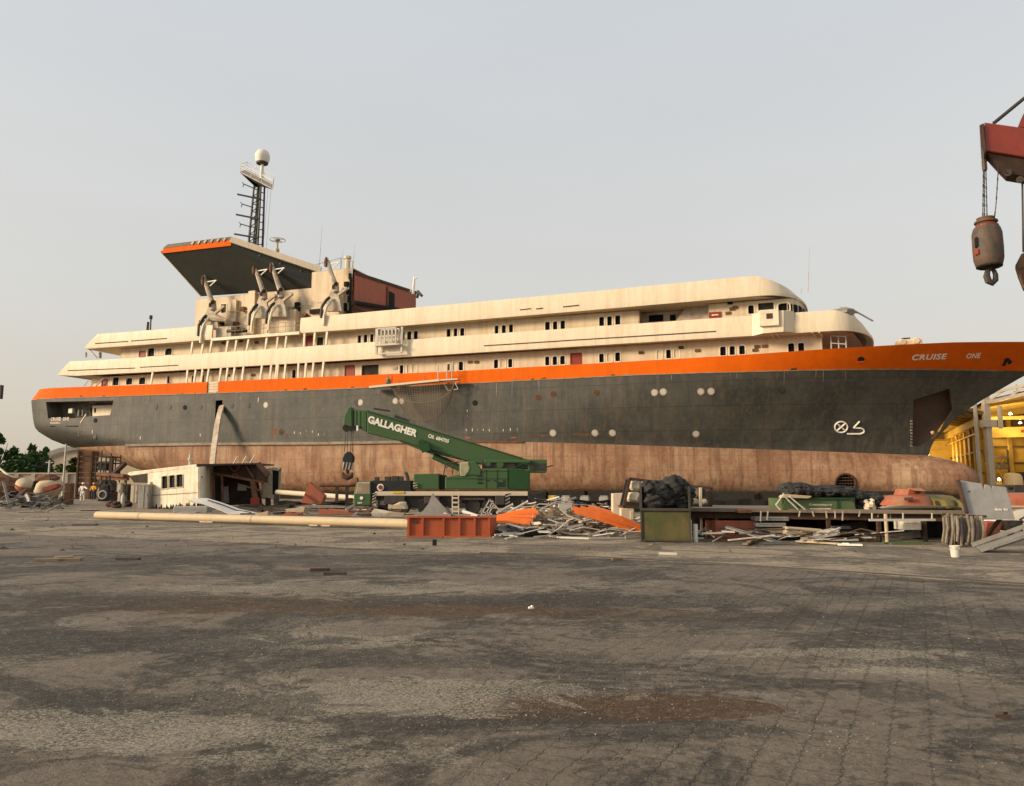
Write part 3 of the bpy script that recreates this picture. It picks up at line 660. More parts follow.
# ------------------------------------------------------------------ superstructure
TW=-6.6
def wall(name,s0,s1,z0,z1,t,holes,m):
    mb=MB(); hs=sorted(holes); x=s0
    def q(a,b,c,d):
        if b-a>1e-3 and d-c>1e-3: mb.add([(a,t,c),(b,t,c),(b,t,d),(a,t,d)],[(0,1,2,3)])
    for a,b,c,d in hs:
        q(x,a,z0,z1); q(a,b,z0,c); q(a,b,d,z1); x=b
        e=.30
        mb.add([(a,t,c),(b,t,c),(b,t,d),(a,t,d),(a,t+e,c),(b,t+e,c),(b,t+e,d),(a,t+e,d)],[(0,1,5,4),(1,2,6,5),(2,3,7,6),(3,0,4,7)])
    q(x,s1,z0,z1)
    return mb.build(name,m,ship)
def win(px0,px1,py0,py1,t,kind='w',parent=None):
    a=sh(px0,(py0+py1)/2,t); b=sh(px1,(py0+py1)/2,t); xm=(px0+px1)/2; lo=sh(xm,py1,t).z; hi=sh(xm,py0,t).z
    s0,s1=a.x,b.x
    rim={'w':'cream_clean','d':'cream_clean','b':'cream_clean','o':'cream_clean','r':'redsign'}[kind]
    pane={'w':'glass','d':'dark','b':'wallcream','o':'interior','r':'redsign'}[kind]
    nm={'w':'window','b':'window','d':'doorway','o':'doorway','r':'door'}[kind]
    r=min(.28,(s1-s0)*.3) if kind in'wb' else 0.02
    def ring(e,y):
        pts=[]
        for cx,cz,a0 in((s1-r,hi-r,0),(s0+r,hi-r,90),(s0+.08,lo+.08,180),(s1-.08,lo+.08,270)):
            rr=r if a0<180 else .08
            for k in range(4):
                an=R(a0+k*30); pts.append(Vector((cx+(rr+e)*math.cos(an),t+y,cz+(rr+e)*math.sin(an))))
        return pts
    mb=MB(); A=ring(.10,-.035); B=ring(-.02,-.035); C=ring(-.02,.20); D=ring(.10,.001)
    mb.grid([D,A,B,C],close=True)
    o=mb.build(nm+'_frame' if False else nm,rim,ship)
    mb=MB(); mb.add(ring(.0,.16 if kind in 'wdo' else .03),[tuple(range(16))]); mb.build('pane' if kind=='w' else ('blanking_plate' if kind=='b' else 'opening') if kind!='r' else 'panel',pane,o)
    return (s0,s1,lo,hi)
up=[(147.5,154.5,348,356.5),(165,172,348.3,355.2),(357.5,361.3,335,343.2),(363.5,367.5,334.5,342.7),(370,373.7,334,342.2),(400.5,405,331.6,340.2),(407,411.5,331.2,340),(413.5,418,330.8,339.5),
 (446.5,450.8,328.8,337),(453.5,457.5,328.3,336.5),(460,464.5,327.8,336),(494.5,498.7,325.4,333.8),(501.6,506,325,333.3),(508.8,513.2,324.4,332.6),(545,550,321.6,330.3),(552.7,557.5,321.2,329.8),(560.3,565.2,320.4,329.1),(599,604.2,316.7,326.1),(607,612,316.1,325.7),(615,620.5,315.2,324.8)]
holes=[win(*r,TW) for r in up]
holes.append(win(316.5,323.5,337,345.5,TW,'o'))
holes.append(win(306.5,312,336.5,346.5,TW,'r')); holes.append(win(139.5,145,351.5,356.5,TW,'r'))
a2=sh(121,356,TW).x; a3=sh(639,320,TW).x
wall('upper_deckhouse_wall',a2,a3,15.8,19.2,TW,holes,'wallcream')
# open recess with laths, then the wheelhouse
rs=sh(709,315,TW).x
mb=MB(); mb.box(((a3+rs)/2,TW+1.6,17.5),(rs-a3+.2,.1,3.4)); mb.box((a3,TW+.8,17.5),(.1,1.6,3.4)); mb.box((rs,TW+.8,17.5),(.1,1.6,3.4)); rec=mb.build('recess_wall','davit',ship)
for x0,x1,y0,y1 in((649,663,314.5,322),(670,675.5,314.5,320.8)):
    a,b=sh(x0,y1,TW+1.5),sh(x1,y0,TW+1.5); mb=MB(); mb.box((a+b)/2,(b.x-a.x,.06,b.z-a.z)); mb.build('recess_window','glass',rec)
mb=MB()
for k in range(9):
    a=sh(676+k*4.2,325-k*.3,TW+.4); b=sh(690+k*4.0,306.5-k*.25,TW+.8); mb.beam(a,b,.55,.05,up=(0,1,0))
mb.build('lath_screen','davit',ship)
holes=[win(748,754,305,314,TW,'w'),win(758,774,302.5,311.5,TW,'o'),win(778,789.5,303,310.8,TW,'w')]
ws=sh(812,312,TW).x
wall('wheelhouse_wall',rs,ws-2.2,15.8,19.25,TW,holes,'wallcream')
mb=MB(); pl=[]
for k in range(13):
    a=R(180+k*15); pl.append((ws-2.2+2.0*math.cos(R(90-k*15)) ,TW*math.cos(R(k*15))*1.0))
mb.grid([[Vector((s,t,15.8)) for s,t in pl],[Vector((s,t,19.25)) for s,t in pl]]); whf=mb.build('wheelhouse_front','wallcream',ship,smooth=True)
mb=MB()
for k in range(12):
    (s0_,t0_),(s1_,t1_)=pl[k],pl[k+1]
    A=Vector((s0_,t0_,0)).lerp(Vector((s1_,t1_,0)),.12)+Vector((.04,-.03,0)); B=Vector((s0_,t0_,0)).lerp(Vector((s1_,t1_,0)),.88)+Vector((.04,-.03,0))
    mb.add([(A.x,A.y,17.4),(B.x,B.y,17.4),(B.x,B.y,18.7),(A.x,A.y,18.7)],[(0,1,2,3)])
mb.build('wheelhouse_window','glass',whf)
v=sh(715,315,TW-.06); mb=MB(); mb.box(v,(1.15,.06,.6)); sg=mb.build('red_notice','redsign',ship)
mb=MB(); mb.box(v+Vector((0,-.05,0)),(.62,.03,.12)); mb.build('notice_text','letter_worn',sg)
low=[(112.5,119,377.2,385.5),(126,132.5,378,384.8),(139,145.5,377.3,384.4),(167,169.8,376,383.6),(191.5,194,375.5,382.5),(202,204.4,375,382.3),(292,295.8,369.6,378),(399.5,403.5,365,373.6),(447.5,450,363,370.8),(458.5,463.3,361.5,370.6),(493.8,498.3,359.4,368.4),(508,512.5,358.7,367.5),(545,549.5,356.4,365.5),(552.5,557.2,356.2,365.1),(560,565,355.7,364.6),(599,604,353.5,362.6),(615,620.3,352.2,361.4),(666,671,349.5,358.6),(720,726,346.4,355.7),(729.5,735,345.9,355.1),(739,745,345.4,354.6),(788,794.5,343,352.2),(798,804.3,342.6,351.8)]
holes=[win(*r,TW) for r in low]
for r in[(412.3,417,364,373),(453,456.5,361.8,371),(500.3,505.5,359,368),(607,612,353,362),(656.8,662,350,359.3),(674,679.5,349,358.2),(407,410.5,364.5,373.2)]: holes.append(win(*r,TW,'b'))
holes.append(win(361.5,379,364.6,377,TW,'o')); holes.append(win(345.3,354,366,376.5,TW,'r')); holes.append(win(571,581,353.8,364,TW,'r')); holes.append(win(102,107,380,386,TW,'r'))
fs=sh(822,345,TW).x; a1=sh(91.5,380,TW).x
wall('lower_deckhouse_wall',a1,fs,12.9,15.62,TW,holes,'wallcream')
mb=MB(); mb.box((fs,0,14.2),(.12,13.0,2.8)); mb.build('lower_deckhouse_front','wallcream',ship)
mb=MB(); mb.box((a1,0,13.95),(.12,13.2,3.3)); mb.box((a2,0,17.5),(.12,13.2,3.4)); mb.build('deckhouse_aft_wall','wallcream',ship)
mb=MB(); mb.box(((a1+fs)/2,6.6,13.95),(fs-a1,.1,3.3)); mb.box(((a2+ws)/2-1,6.6,17.5),(ws-a2-2,.1,3.4)); mb.build('far_deckhouse_wall','wallcream',ship)
# belts (deck edge bulwarks) with their decks
def belt(name,pb,pt_,t0,mt,far=True,front=None):
    mb=MB(); th=.16
    S=[]
    n=len(pb)
    rowsP=[]
    for (sb,zb),(st,zt) in zip(pb,pt_):
        k=lerp(zb,zt,.30)
        rowsP.append([Vector((sb,t0+.06,zb)),Vector((lerp(sb,st,.3),t0-.02,k)),Vector((st,t0+.10,zt)),Vector((st,t0+.10+th,zt)),Vector((sb,t0+.06+th,zb))])
    fr=[]
    if front:
        sF,zbF,ztF,pw=front; (sb,zb),(st,zt)=pb[-1],pt_[-1]
        for k in range(1,17):
            a=k/16*math.pi/2; u=math.sin(a); c=max(0,math.cos(a))**.75
            w_=k/16
            zb_=lerp(zb,zbF,w_**2.5); zt_=lerp(zt,ztF,w_**pw)
            sB=lerp(sb,sF,u); sT=lerp(st,sF-.5,u)
            fr.append([Vector((sB,(t0+.06)*c,zb_)),Vector((sB,(t0-.02)*c,lerp(zb_,zt_,.3))),Vector((sT,(t0+.10)*c,zt_)),Vector((sT-th*u,(t0+.1+th)*c,zt_)),Vector((sB-th*u,(t0+.06+th)*c,zb_))])
    allr=rowsP+fr
    mb.grid(allr,close=True); mb.add(allr[0],[(0,1,2,3,4)])
    if far:
        mir=[[Vector((v.x,-v.y,v.z)) for v in r] for r in allr]; mb.grid(mir,close=True); mb.add(mir[0],[(0,1,2,3,4)])
    if not front: mb.add(allr[-1],[(0,1,2,3,4)])
    o=mb.build(name,mt,ship,smooth=True); return o,allr
def px2(pts,t): return [(lambda v:(v.x,v.z))(sh(x,y,t)) for x,y in pts]
T0=-8.0
lb,lt_=[(8.6,15.98),(12,15.75),(24,15.66),(60,15.6),(96,15.6)],[(10.6,17.73),(13,17.66),(24,17.56),(60,17.5),(96,17.55)]
lb.append((102.9,15.6)); lt_.append((103.2,17.55))
ob,_=belt('lower_deck_bulwark',lb,lt_,T0,'cream',front=(107.2,14.9,15.3,1.25))
mb=MB(); mb.prism([(8.7,-7.9,15.98),(96,-7.9,15.62),(103,-7.9,15.62),(105,-6,15.55),(106.4,0,15.3),(105,6,15.55),(103,7.9,15.62),(8.7,7.9,15.98)],(0,0,.12)); mb.build('lower_promenade_deck','wallcream',ship)
# hood top of the front bay
_,fr=ob,None
mb=MB(); R_=[]
for k in range(0,17):
    a=k/16*math.pi/2; u=math.sin(a); c=max(0,math.cos(a))**.75; z=lerp(17.55,15.3,(k/16)**1.25)
    R_.append([Vector((lerp(103.2,106.7,u),-7.8*c*q,z+.02+.25*(1-abs(q))*(1-(k/16)**2)*.6)) for q in(1,.6,.2,-.2,-.6,-1)])
mb.grid(R_); mb.build('front_hood','cream',ship,smooth=True)
mb=MB(); mb.add([(95,-7.85,17.52),(103.2,-7.85,17.52),(103.2,7.85,17.52),(95,7.85,17.52)],[(0,1,2,3)]); mb.build('wheelhouse_foredeck','grey',ship)
sA=sh(212,330,T0).x; sB=sh(300,325,T0).x; sX=sh(190,330,T0).x
ub=[(12.9,19.32),(17,19.22),(24,19.2),(sA,19.2)]; ut=[(15.0,21.08),(18,21.04),(24,21.01),(sA,21.0)]
belt('aft_upper_bulwark',ub,ut,T0,'cream')
ub=[(sB,19.16),(60,19.12),(80,19.25),(96,19.4),(97,19.4)]; ut=[(sB,20.95),(60,21.05),(80,21.2),(95,21.38),(96.6,21.36)]
belt('fore_upper_bulwark',ub,ut,T0,'cream',front=(101.4,18.7,18.95,1.05))
mb=MB(); R_=[]
for k in range(0,17):
    a=k/16*math.pi/2; u=math.sin(a); c=max(0,math.cos(a))**.75; z=lerp(21.36,18.95,(k/16)**1.05)
    R_.append([Vector((lerp(96.6,100.9,u),-7.8*c*q,z+.02+(1-abs(q))*.2*(1-(k/16)**2))) for q in(1,.6,.2,-.2,-.6,-1)])
mb.grid(R_); mb.add([(sB+9,-7.8,21.0),(80,-7.8,21.15),(96.6,-7.8,21.34),(96.6,7.8,21.34),(80,7.8,21.15),(sB+9,7.8,21.0)],[(0,1,2,3,4,5)]); mb.build('wheelhouse_roof','cream',ship,smooth=True)
mb=MB(); mb.prism([(13.2,-7.9,19.22),(60,-7.9,19.14),(80,-7.9,19.27),(96.5,-7.9,19.42),(100,-5,19.3),(100.9,0,19.2),(100,5,19.3),(96.5,7.9,19.42),(80,7.9,19.27),(60,7.9,19.14),(13.2,7.9,19.22)],(0,0,.1)); mb.build('boat_deck','wallcream',ship)
mb=MB(); mb.box(((sA+sB)/2,-8.0,19.17),(sB-sA,.22,.34)); mb.build('boat_deck_edge','cream_clean',ship)
mb=MB(); mb.box((sA+1.1,-7.2,20.0),(2.2,.12,1.7)); mb.box((sA+2.2,-6.7,20),(.1,1.0,1.7)); mb.build('bulwark_return','davit',ship)
# slots along the belts
def slot(x0,y0,x1,y1,t,m='rustdark',h=.10):
    mb=MB(); mb.beam(sh(x0,y0,t),sh(x1,y1,t),.05,h); mb.build('drain_slot',m,ship)
for a in[(68,370.6,135,368),(140,367.3,178,365.2),(95,343.5,128,341.3),(131,341,167,338.3),(484,345.8,560,341),(560,340.9,640,336.1),(640,336.1,716,331.3),(520,309.9,531,308.6),(536,308.9,543,308.2),(563,306.9,579,305.2)]: slot(*a,T0-.03)
# bridge wing box
bx=MB(); a=sh(752,335,-8); b=sh(785,333,-8)
P0=[sh(752,336,-8.0),sh(763,333.3,-8.9),sh(783.5,331.6,-8.9),sh(794,332.2,-8.0)]
P1=[sh(752,314.3,-8.0),sh(763,311.5,-8.9),sh(783.5,310.3,-8.9),sh(794,311,-8.0)]
bx.grid([P0,P1]); bx.grid([P1,[v+Vector((0,.14 if i in(0,3) else .14,0)) for i,v in enumerate(P1)],[v+Vector((0,.14,0)) for v in P0],P0]); bw=bx.build('bridge_wing','cream',ship)
a=sh(769,318,-9.0); mb=MB(); mb.box(a+Vector((0,0,0)),(1.75,.30,1.55)); bb=mb.build('wing_locker','cream_clean',ship,bevel=.04)
mb=MB(); mb.box(a+Vector((.05,-.16,.15)),(.55,.03,.5)); mb.build('locker_hole','rustdark',bb)
mb=MB()
for x in(771,776): mb.beam(sh(x,333,-8.6),sh(x+4,338,-6.7),.12,.12)
for x in(815,822): mb.beam(sh(x-3,332,-7.9),sh(x+1,337,-6.7),.12,.12)
mb.build('wing_bracket','cream_clean',ship)
# pillars
mb=None
for yb,yt,xs in((380,365,[(150.6,153.2),(186.5,188),(194,196.2),(201,203),(206.8,209.3),(219.2,221.5),(226,228.2),(233,235.2),(242,244),(260.2,262.5),(270,271.7),(277,278.5),(284.5,286),(298,299),(305,306.5),(312.3,314),(322.3,324),(276,277.2)]),(351,335,[(191,193.2),(201.7,204),(210,212.5),(226.4,228.8),(235.2,237.2),(246.6,249.5),(265.5,267.5),(276.8,278.5),(285.3,287.2),(304,305),(314,315.3),(326,327.5)])):
    for xa,xb in xs:
        d=(xa-150)*(-.0745)
        a=sh(xa,yb+d+6,T0+.15); b=sh(xb,yt+d+ (2 if yb>370 else 2),T0+.15)
        if yb>370: a.z=13.8; b.z=15.62
        else: a.z=17.5; b.z=19.1
        mb=MB(); mb.beam(a,b,.24,.16,up=(0,1,0)); mb.build('deck_pillar','cream_clean',ship)
for k,(s_,z) in enumerate([(sh(85,345,-7.7).x,0)]): pass
mb=MB(); mb.beam(sh(89,349,-7.6),sh(97,358,-7.6),.14,.14); mb.tube(sh(86,357,-7.6),sh(86,352.5,-7.6),.12); mb.tube(sh(100,358,-6),sh(100,352.5,-6),.2); mb.build('aft_strut','davit',ship)
mb=MB(); mb.path([sh(84,386,-7),sh(88,381,-7),sh(93,381,-7)],.05,5); mb.path([sh(96,386,-7),sh(104,378,-7)],.08,5); mb.build('stair_rail','cream_clean',ship)
# scaffold cage on the upper belt
cg=MB(); 
c0,c1=sh(377.5,345,-8.9),sh(399,340,-8.9); zt,zb=sh(388,328,-8.9).z,sh(388,344,-8.9).z; z3=sh(388,352.5,-8.9).z
for t in(-8.9,-8.15):
    for i in range(6):
        s=lerp(c0.x,c1.x-.4,i/5); cg.beam((s,t,zb),(s,t,zt),.12,.12)
    for z in(zb,lerp(zb,zt,.5),zt): cg.beam((c0.x,t,z),(c1.x-.4,t,z),.12,.14)
for s in(c0.x-.35,c1.x+.15): cg.beam((s,-8.5,z3),(s,-8.5,zt+.1),.22,.22)
cg.beam((c0.x-.3,-8.5,z3),(c1.x+.1,-8.5,z3),.16,.16); cg.beam((c0.x-.3,-8.6,zb-.1),(c1.x+.1,-8.6,zb-.1),.9,.12)
cg.build('balcony_cage','ltgrey',ship)
# ---- house on the boat deck
TH5=-5.5
hA=sh(196,300,TH5).x; hB=sh(313,290,TH5).x; hC=sh(354,275,TH5).x
holes=[win(221,226.3,304,313,TH5,'o'),win(311.5,323,302.5,312.5,TH5,'o'),win(267,269.5,317,333,TH5,'d'),win(214,219.5,316,323,TH5,'o')]
wall('funnel_house_wall',hA,hB,19.2,25.15,TH5,holes[:1]+holes[2:],'wallcream')
wall('funnel_block_wall',hB,hC,19.2,27.0,TH5-.3,[],'wallcream')
mb=MB(); mb.box(((hA+hB)/2,0,25.15),(hB-hA,10.9,.12)); mb.box((hA,0,22.2),(.12,10.9,5.8)); mb.box(((hB+hC)/2,0,27.0),(hC-hB,11.5,.12)); mb.box((hB-.05,0,26.1),(.1,11.4,1.8)); mb.box(((hA+hC)/2,5.6,22.2),(hC-hA,.1,5.8)); mb.build('funnel_house_roof','davit',ship)
# red cut front of the house
fr0=hC+.05
pts=[shs(354,272.5,fr0),shs(354,306,fr0),shs(416,304,fr0+.1),shs(416,292.3,fr0+.1)]
zl=19.3
mb=MB(); mb.prism([(fr0,pts[0].y,22.4),(fr0,pts[3].y,22.4),(fr0,pts[3].y,pts[3].z),(fr0,pts[0].y,pts[0].z)],(.12,0,0)); rf=mb.build('cut_bulkhead','primer',ship)
mb=MB()
a=shs(389,291,fr0+.14); b=shs(394.2,309,fr0+.14); mb.box(((a+b)/2),(.1,abs(b.y-a.y),a.z-b.z)); mb.build('bulkhead_doorway','dark',rf)
mb=MB(); mb.prism([(fr0+.13,pts[0].y,pts[0].z+.12),(fr0+.13,pts[3].y,pts[3].z+.12),(fr0+.13,pts[3].y,pts[3].z-.25),(fr0+.13,pts[0].y,pts[0].z-.25)],(.1,0,0))
c=shs(387,290,fr0+.13); mb.box(c+Vector((0,0,-1.2)),(.14,.35,3.2)); mb.build('bulkhead_edge','rustdark',rf)
mb=MB(); mb.box((fr0+.06,0,20.9),(.12,12,3.0)); mb.build('lower_bulkhead','rust',ship)
mb=MB(); a=shs(352,305,fr0+.3); b=shs(398,312,fr0+.3); mb.beam(a+Vector((.2,0,.3)),b+Vector((.2,0,.3)),.5,.35); mb.beam(a+Vector((.5,0,-.1)),b+Vector((.5,0,-.3)),.15,.15); mb.build('cut_deck_edge','dark',ship)
mb=MB()
for k in range(7):
    z=lerp(20.5,26,k/6); mb.box((hC-.5+.25*math.sin(k*2.3),TH5-.45,z),(.35+.2*math.sin(k*1.7),.3,.75+.2*math.sin(k)))
mb.tube((hC-.05,TH5-.6,19.5),(hC-.05,TH5-.6,25.8),.16); mb.build('severed_pipework','dark',ship)
mb=MB(); mb.box((hC-1.2,TH5-.6,22),(.5,.35,5.2)); mb.build('pipe_casing','cream_clean',ship)
# swept wing platform
A=sh(161,252.6,-9.5); B=sh(231,244.8,-9.5); zt=30.9
Cc=sh(313,271,TH5+.3); D=sh(313,289,TH5+.2); E=sh(202,296.3,TH5+.2)
up_=.55
A2=A+Vector((.9,0,up_)); B2=B+Vector((0,0,up_-.1))
Ct=Cc+Vector((.6,0,.3)); Et=E+Vector((1.5,2.0,4.6)); 
mb=MB()
vs=[A,B,D,E,A2,B2,Ct,Et,Cc]
mb.add(vs,[(0,1,2,3),(4,7,6,5),(0,3,7,4),(1,8,2),(1,5,6,8),(3,2,6,7)]) 
wg=mb.build('funnel_wing','wingunder',ship)
mb=MB(); dn=Vector((0,-.06,0))
mb.prism([A+Vector((.1,-.02,-.12)),B+Vector((0,-.02,-.10)),B+Vector((0,-.02,.62)),A+Vector((.35,-.02,.50))],(0,.1,0)); mb.build('wing_orange_band','orange',wg)
mb=MB(); mb.prism([A+Vector((.3,-.05,.5)),B+Vector((0,-.05,.62)),B+Vector((.0,-.05,1.0)),A+Vector((1.0,-.05,.95))],(0,.1,0)); mb.build('wing_top_band','steel',wg)
mb=MB()
for k in range(6):
    u=.45+k*.09; p=A.lerp(B,u)+Vector((0,-.1,.58)); mb.beam(p,p+Vector((.35,0,.40)),.28,.06,up=(0,1,0))
mb.build('band_stripe','davit',wg)
mb=MB(); mb.beam(B+Vector((0,-.05,.62)),Ct+Vector((.5,0,-.30)),.5,.72); mb.build('wing_edge_beam','cream',wg)
mb=MB(); mb.beam(A+Vector((-.02,0,.2)),E+Vector((-.1,0,0)),.16,.2); mb.build('wing_aft_trim','cream',wg)
mb=MB()
for u in(.35,.6,.85):
    p=B.lerp(Cc,u); q=B.lerp(D,u); mb.beam(p.lerp(q,.2)+Vector((.06,0,0)),q+Vector((-6*u*.2,0,.4)),.1,.15)
mb.build('wing_rib','steel',wg)
# ---- lattice mast with radome
MT=1.5
def m3(px,py,t=MT): return sh(px,py,t)
mb=MB()
b1,b2=m3(248,250),m3(257.3,250); t1,t2=m3(254.6,181),m3(261,184)
bk=Vector((0,1.1,0))
for a,b in((b1,t1),(b2,t2),(b1+bk,t1+bk*.7),(b2+bk,t2+bk*.7),((b1+b2)/2+bk*.4,(t1+t2)/2+bk*.4)): mb.tube(a,b,.17,.13,6)
for k in range(9):
    u=k/9; v2=(k+1)/9; p,q=b1.lerp(t1,u),b2.lerp(t2,u); p2,q2=b1.lerp(t1,v2),b2.lerp(t2,v2)
    mb.tube(p,q,.07,n=5); mb.tube(p,q2,.06,n=5); mb.tube(p+bk*.8,q+bk*.8,.07,n=5)
mast=mb.build('lattice_mast','mast',ship)
for k,(x0,y0,x1,y1) in enumerate([(237.6,194.3,260,199),(236.3,214.5,259,219),(234.5,234,258,238),(243.7,184,254,188.3),(242,204,253,207.5),(240.6,224,251,227),(239.5,243.3,249,246.5)]):
    mb=MB(); mb.tube(m3(x0,y0,MT-.2),m3(x1,y1,MT-.2),.13 if k<3 else .08,n=6)
    if k>=3:
        p=m3(x0,y0,MT-.2); mb.tube(p,p+Vector((-.1,0,-.45)),.06,n=5); mb.tube(p,p+Vector((-.3,0,.3)),.06,n=5)
    mb.build('mast_yard','mast',mast)
pz=m3(256,181).z; c=m3(257.5,182)
lft=m3(240.5,171.5,MT-1.2); rgt=m3(272.5,188,MT-1.2)
pf=[Vector((c.x-2.0,MT-1.8,pz+.35)),Vector((c.x+1.7,MT-1.8,pz+.0)),Vector((c.x+2.0,MT+2.4,pz+.0)),Vector((c.x-1.4,MT+2.4,pz+.35))]
A_=shs(240.5,171.5,c.x-2.2); 
pf=[sh(240.3,172.6,MT-2.2),sh(272.6,189.5,MT-2.2),sh(273.5,184.5,MT+2.0),sh(246.5,170.5,MT+2.0)]
mb=MB(); mb.prism(pf,(0,0,.15)); pl_=mb.build('mast_platform','davit',mast)
mb=MB(); mc_=m3(257.5,186.5); dn_=Vector((0,0,-.02))
for i in range(4): mb.add([pf[i]+dn_,pf[(i+1)%4]+dn_,mc_+Vector((.4,0,0)) if i in(0,1) else mc_+Vector((-.4,0,0))],[(0,1,2)])
mb.build('platform_gusset','mast',mast)
mb=MB()
mb.path([p+Vector((0,0,1.25)) for p in pf],.05,5,closed=True); mb.path([p+Vector((0,0,.75)) for p in pf],.04,5,closed=True)
for i in range(4):
    for u in(0,.33,.66): p=pf[i].lerp(pf[(i+1)%4],u); mb.tube(p,p+Vector((0,0,1.25)),.045,n=5)
mb.build('platform_railing','white',pl_)
mb=MB(); p=m3(261.5,179); q=m3(262.3,164); mb.tube(p,q,.28,.2,10); mb.build('radome_pedestal','white',mast)
q=m3(262.5,157); mb=MB(); r=1.0
mb.lathe(q,[(.62,-1.05),(.78,-1.0),(.80,-.8)],20); o=mb.build('radome_base','steel',mast)
mb=MB(); mb.lathe(q,[(.82,-.8),(.98,-.3),(1.0,.1),(.93,.45),(.75,.78),(.45,.98),(.15,1.05),(.0,1.06)],24); mb.build('radome','white',mast,smooth=True)
mb=MB()
for x0,y0,x1,y1 in((268,189,263,250),(271,188.5,266,252)): mb.tube(m3(x0,y0,MT-1),m3(x1,y1,MT-1),.025,n=4)
mb.build('mast_stay','davit',mast)
# small antennas
def roof(px,py,t): return sh(px,py,t)
mb=MB(); p=roof(277,262,0); q=roof(277.5,241,0); mb.tube(p,q,.16,.12,8); mb.tube(q,q+Vector((0,0,.25)),.35,n=10); mb.path([q+Vector((1.0*math.cos(a),1.0*math.sin(a),.15)) for a in[k*math.pi/8 for k in range(16)]],.05,5,closed=True)
for k in range(4): mb.tube(q+Vector((0,0,.15)),q+Vector((math.cos(k*1.57),math.sin(k*1.57),.15)),.04,n=4)
mb.tube(roof(277,252,0),roof(277,249,0),.3,n=8); mb.build('direction_finder','davit',ship)
def whip(x0,y0,x1,y1,t,r=.035): 
    mb=MB(); mb.tube(sh(x0,y0,t),sh(x1,y1,t),r,.012,5); mb.build('whip_antenna','davit',ship)
for a in[(319.5,264,322,226,-3),(353,272,354.5,245,-3),(341,268,343,250,0),(808,292,809.5,246,-2),(801,294,802,286.5,-3)]: whip(*a)
mb=MB(); a,b,c_=sh(310,266,-5.4),sh(341,258,-5.4),sh(352.5,261.5,-5.4); mb.tube(a,b,.05,n=5); mb.tube(b,c_,.05,n=5)
for p in(sh(319,263.5,-5.4),sh(330,261,-5.4),b,c_): mb.tube(Vector((p.x,p.y,27)),p,.05,n=5)
mb.build('roof_railing','davit',ship)
mb=MB(); p=sh(347.5,272,-5.2); mb.tube(p,p+Vector((0,0,1.6)),.35,.3,8); mb.tube(p+Vector((0,0,1.6)),p+Vector((0,0,1.9)),.42,n=8); mb.build('roof_vent','wallcream',ship)
mb=MB(); p=sh(413,294,3); mb.tube(p,sh(414.5,277,3),.2,.14,8); mb.tube(sh(410,292,3),sh(414,282,3),.07,n=5); mb.beam(sh(413,279,3),sh(417,277.5,3),.2,.2); mb.build('signal_post','white',ship)
mb=MB(); mb.tube(sh(417,298,2),sh(418.5,292.5,2),.18,n=8); mb.beam(sh(417.5,291,2),sh(422,296,2),.35,.3); mb.build('searchlight','steel',ship)
mb=MB(); mb.tube(sh(147.5,330,-6.5),sh(148.2,322,-6.5),.16,.14,8); mb.tube(sh(150.3,330,-6.5),sh(151,316.5,-6.5),.1,n=6); mb.tube(sh(150.8,319,-6.5),sh(151,315.5,-6.5),.2,n=8); mb.build('stern_light_post','steel',ship)
# davits
def davit(x,dy,first=None):
    # pixel offsets measured on the tallest one, head at (x,dy)
    def q(a,b,t=-7.3): return sh(x+a,dy+b,t)
    mb=MB(); mb.prism([q(5,40),q(14,40),q(16,52),q(0,52)],(0,.5,0)); mb.prism([q(8,24,-7.1),q(11.8,23,-7.1),q(13.5,41,-7.1),q(4,41,-7.1),q(3.5,36,-7.1)],(0,.3,0))
    mb.beam(q(13,36),q(22,29),.3,.3); d=mb.build('davit','davit',ship)
    mb=MB(); mb.path([q(2.2,2.5),q(5,12),q(9.5,25),q(10.5,33)],[.24,.27,.33,.36],8); mb.build('davit_arm','davit',d,smooth=True)
    mb=MB(); mb.blob(q(.6,3.6,-7.45),(.26,.26,.62),3,.15); mb.build('davit_block','rust',d)
    mb=MB(); mb.tube(q(2.5,1.5),q(1.6,-1.2),.14,n=8); mb.beam(q(4,5),q(14,3.3),.12,.12); mb.beam(q(13.5,3.5),q(7.5,9),.1,.1); mb.build('davit_bracket','white',d)
    mb=MB(); mb.path([q(-4.5,59,-8.2),q(-3.7,48,-8.2),q(.5,41.5,-8.0),q(4,38.5,-7.6)],[.16,.17,.18,.18],6); mb.build('davit_track','blackpaint',d)
    mb=MB(); mb.path([q(-2.0,66,-8.15),q(-1.4,57,-8.15),q(1.0,48,-8.0),q(6,41,-7.6)],.17,6); mb.build('davit_frame','cream_clean',d)
    mb=MB(); mb.tube(q(8,28,-7.5),q(9.5,28,-7.5),.35,n=8); mb.tube(q(10.5,25,-7.6),q(10.5,25,-7.2),.25,n=8); mb.build('davit_pivot','rustdark',d)
for x,dy in((202.5,277),(253.5,266),(270.5,264.5),(325.5,259)): davit(x,dy)
# boat cradle, clutter, railings on the boat deck
mb=MB(); mb.path([sh(203,319,-7.2),sh(206,317.5,-7.2),sh(215,318,-7.2),sh(227,320.5,-7.2)],[.15,.5,.55,.2],8); mb.build('boat_cradle','davit',ship,smooth=True)
mb=MB(); mb.box(sh(205,323,-6.8),(1.2,.8,.6)); mb.box(sh(217,322,-6.5),(1.6,.8,.9)); mb.box(sh(237,331,-7),(2.6,.6,.35)); mb.build('deck_winch','dark',ship)
mb=MB()
for z in(20.6,20.1): mb.tube((sA+2.3,-7.9,z),(sB,-7.9,z),.035,n=4)
for k in range(11): s=lerp(sA+2.3,sB,k/10); mb.tube((s,-7.9,19.3),(s,-7.9,20.6),.035,n=4)
for x0,x1,y in((228,262,312),(278,311,308),(318,330,303)): mb.tube(sh(x0,y,-6),sh(x1,y-2.5,-6),.04,n=4)
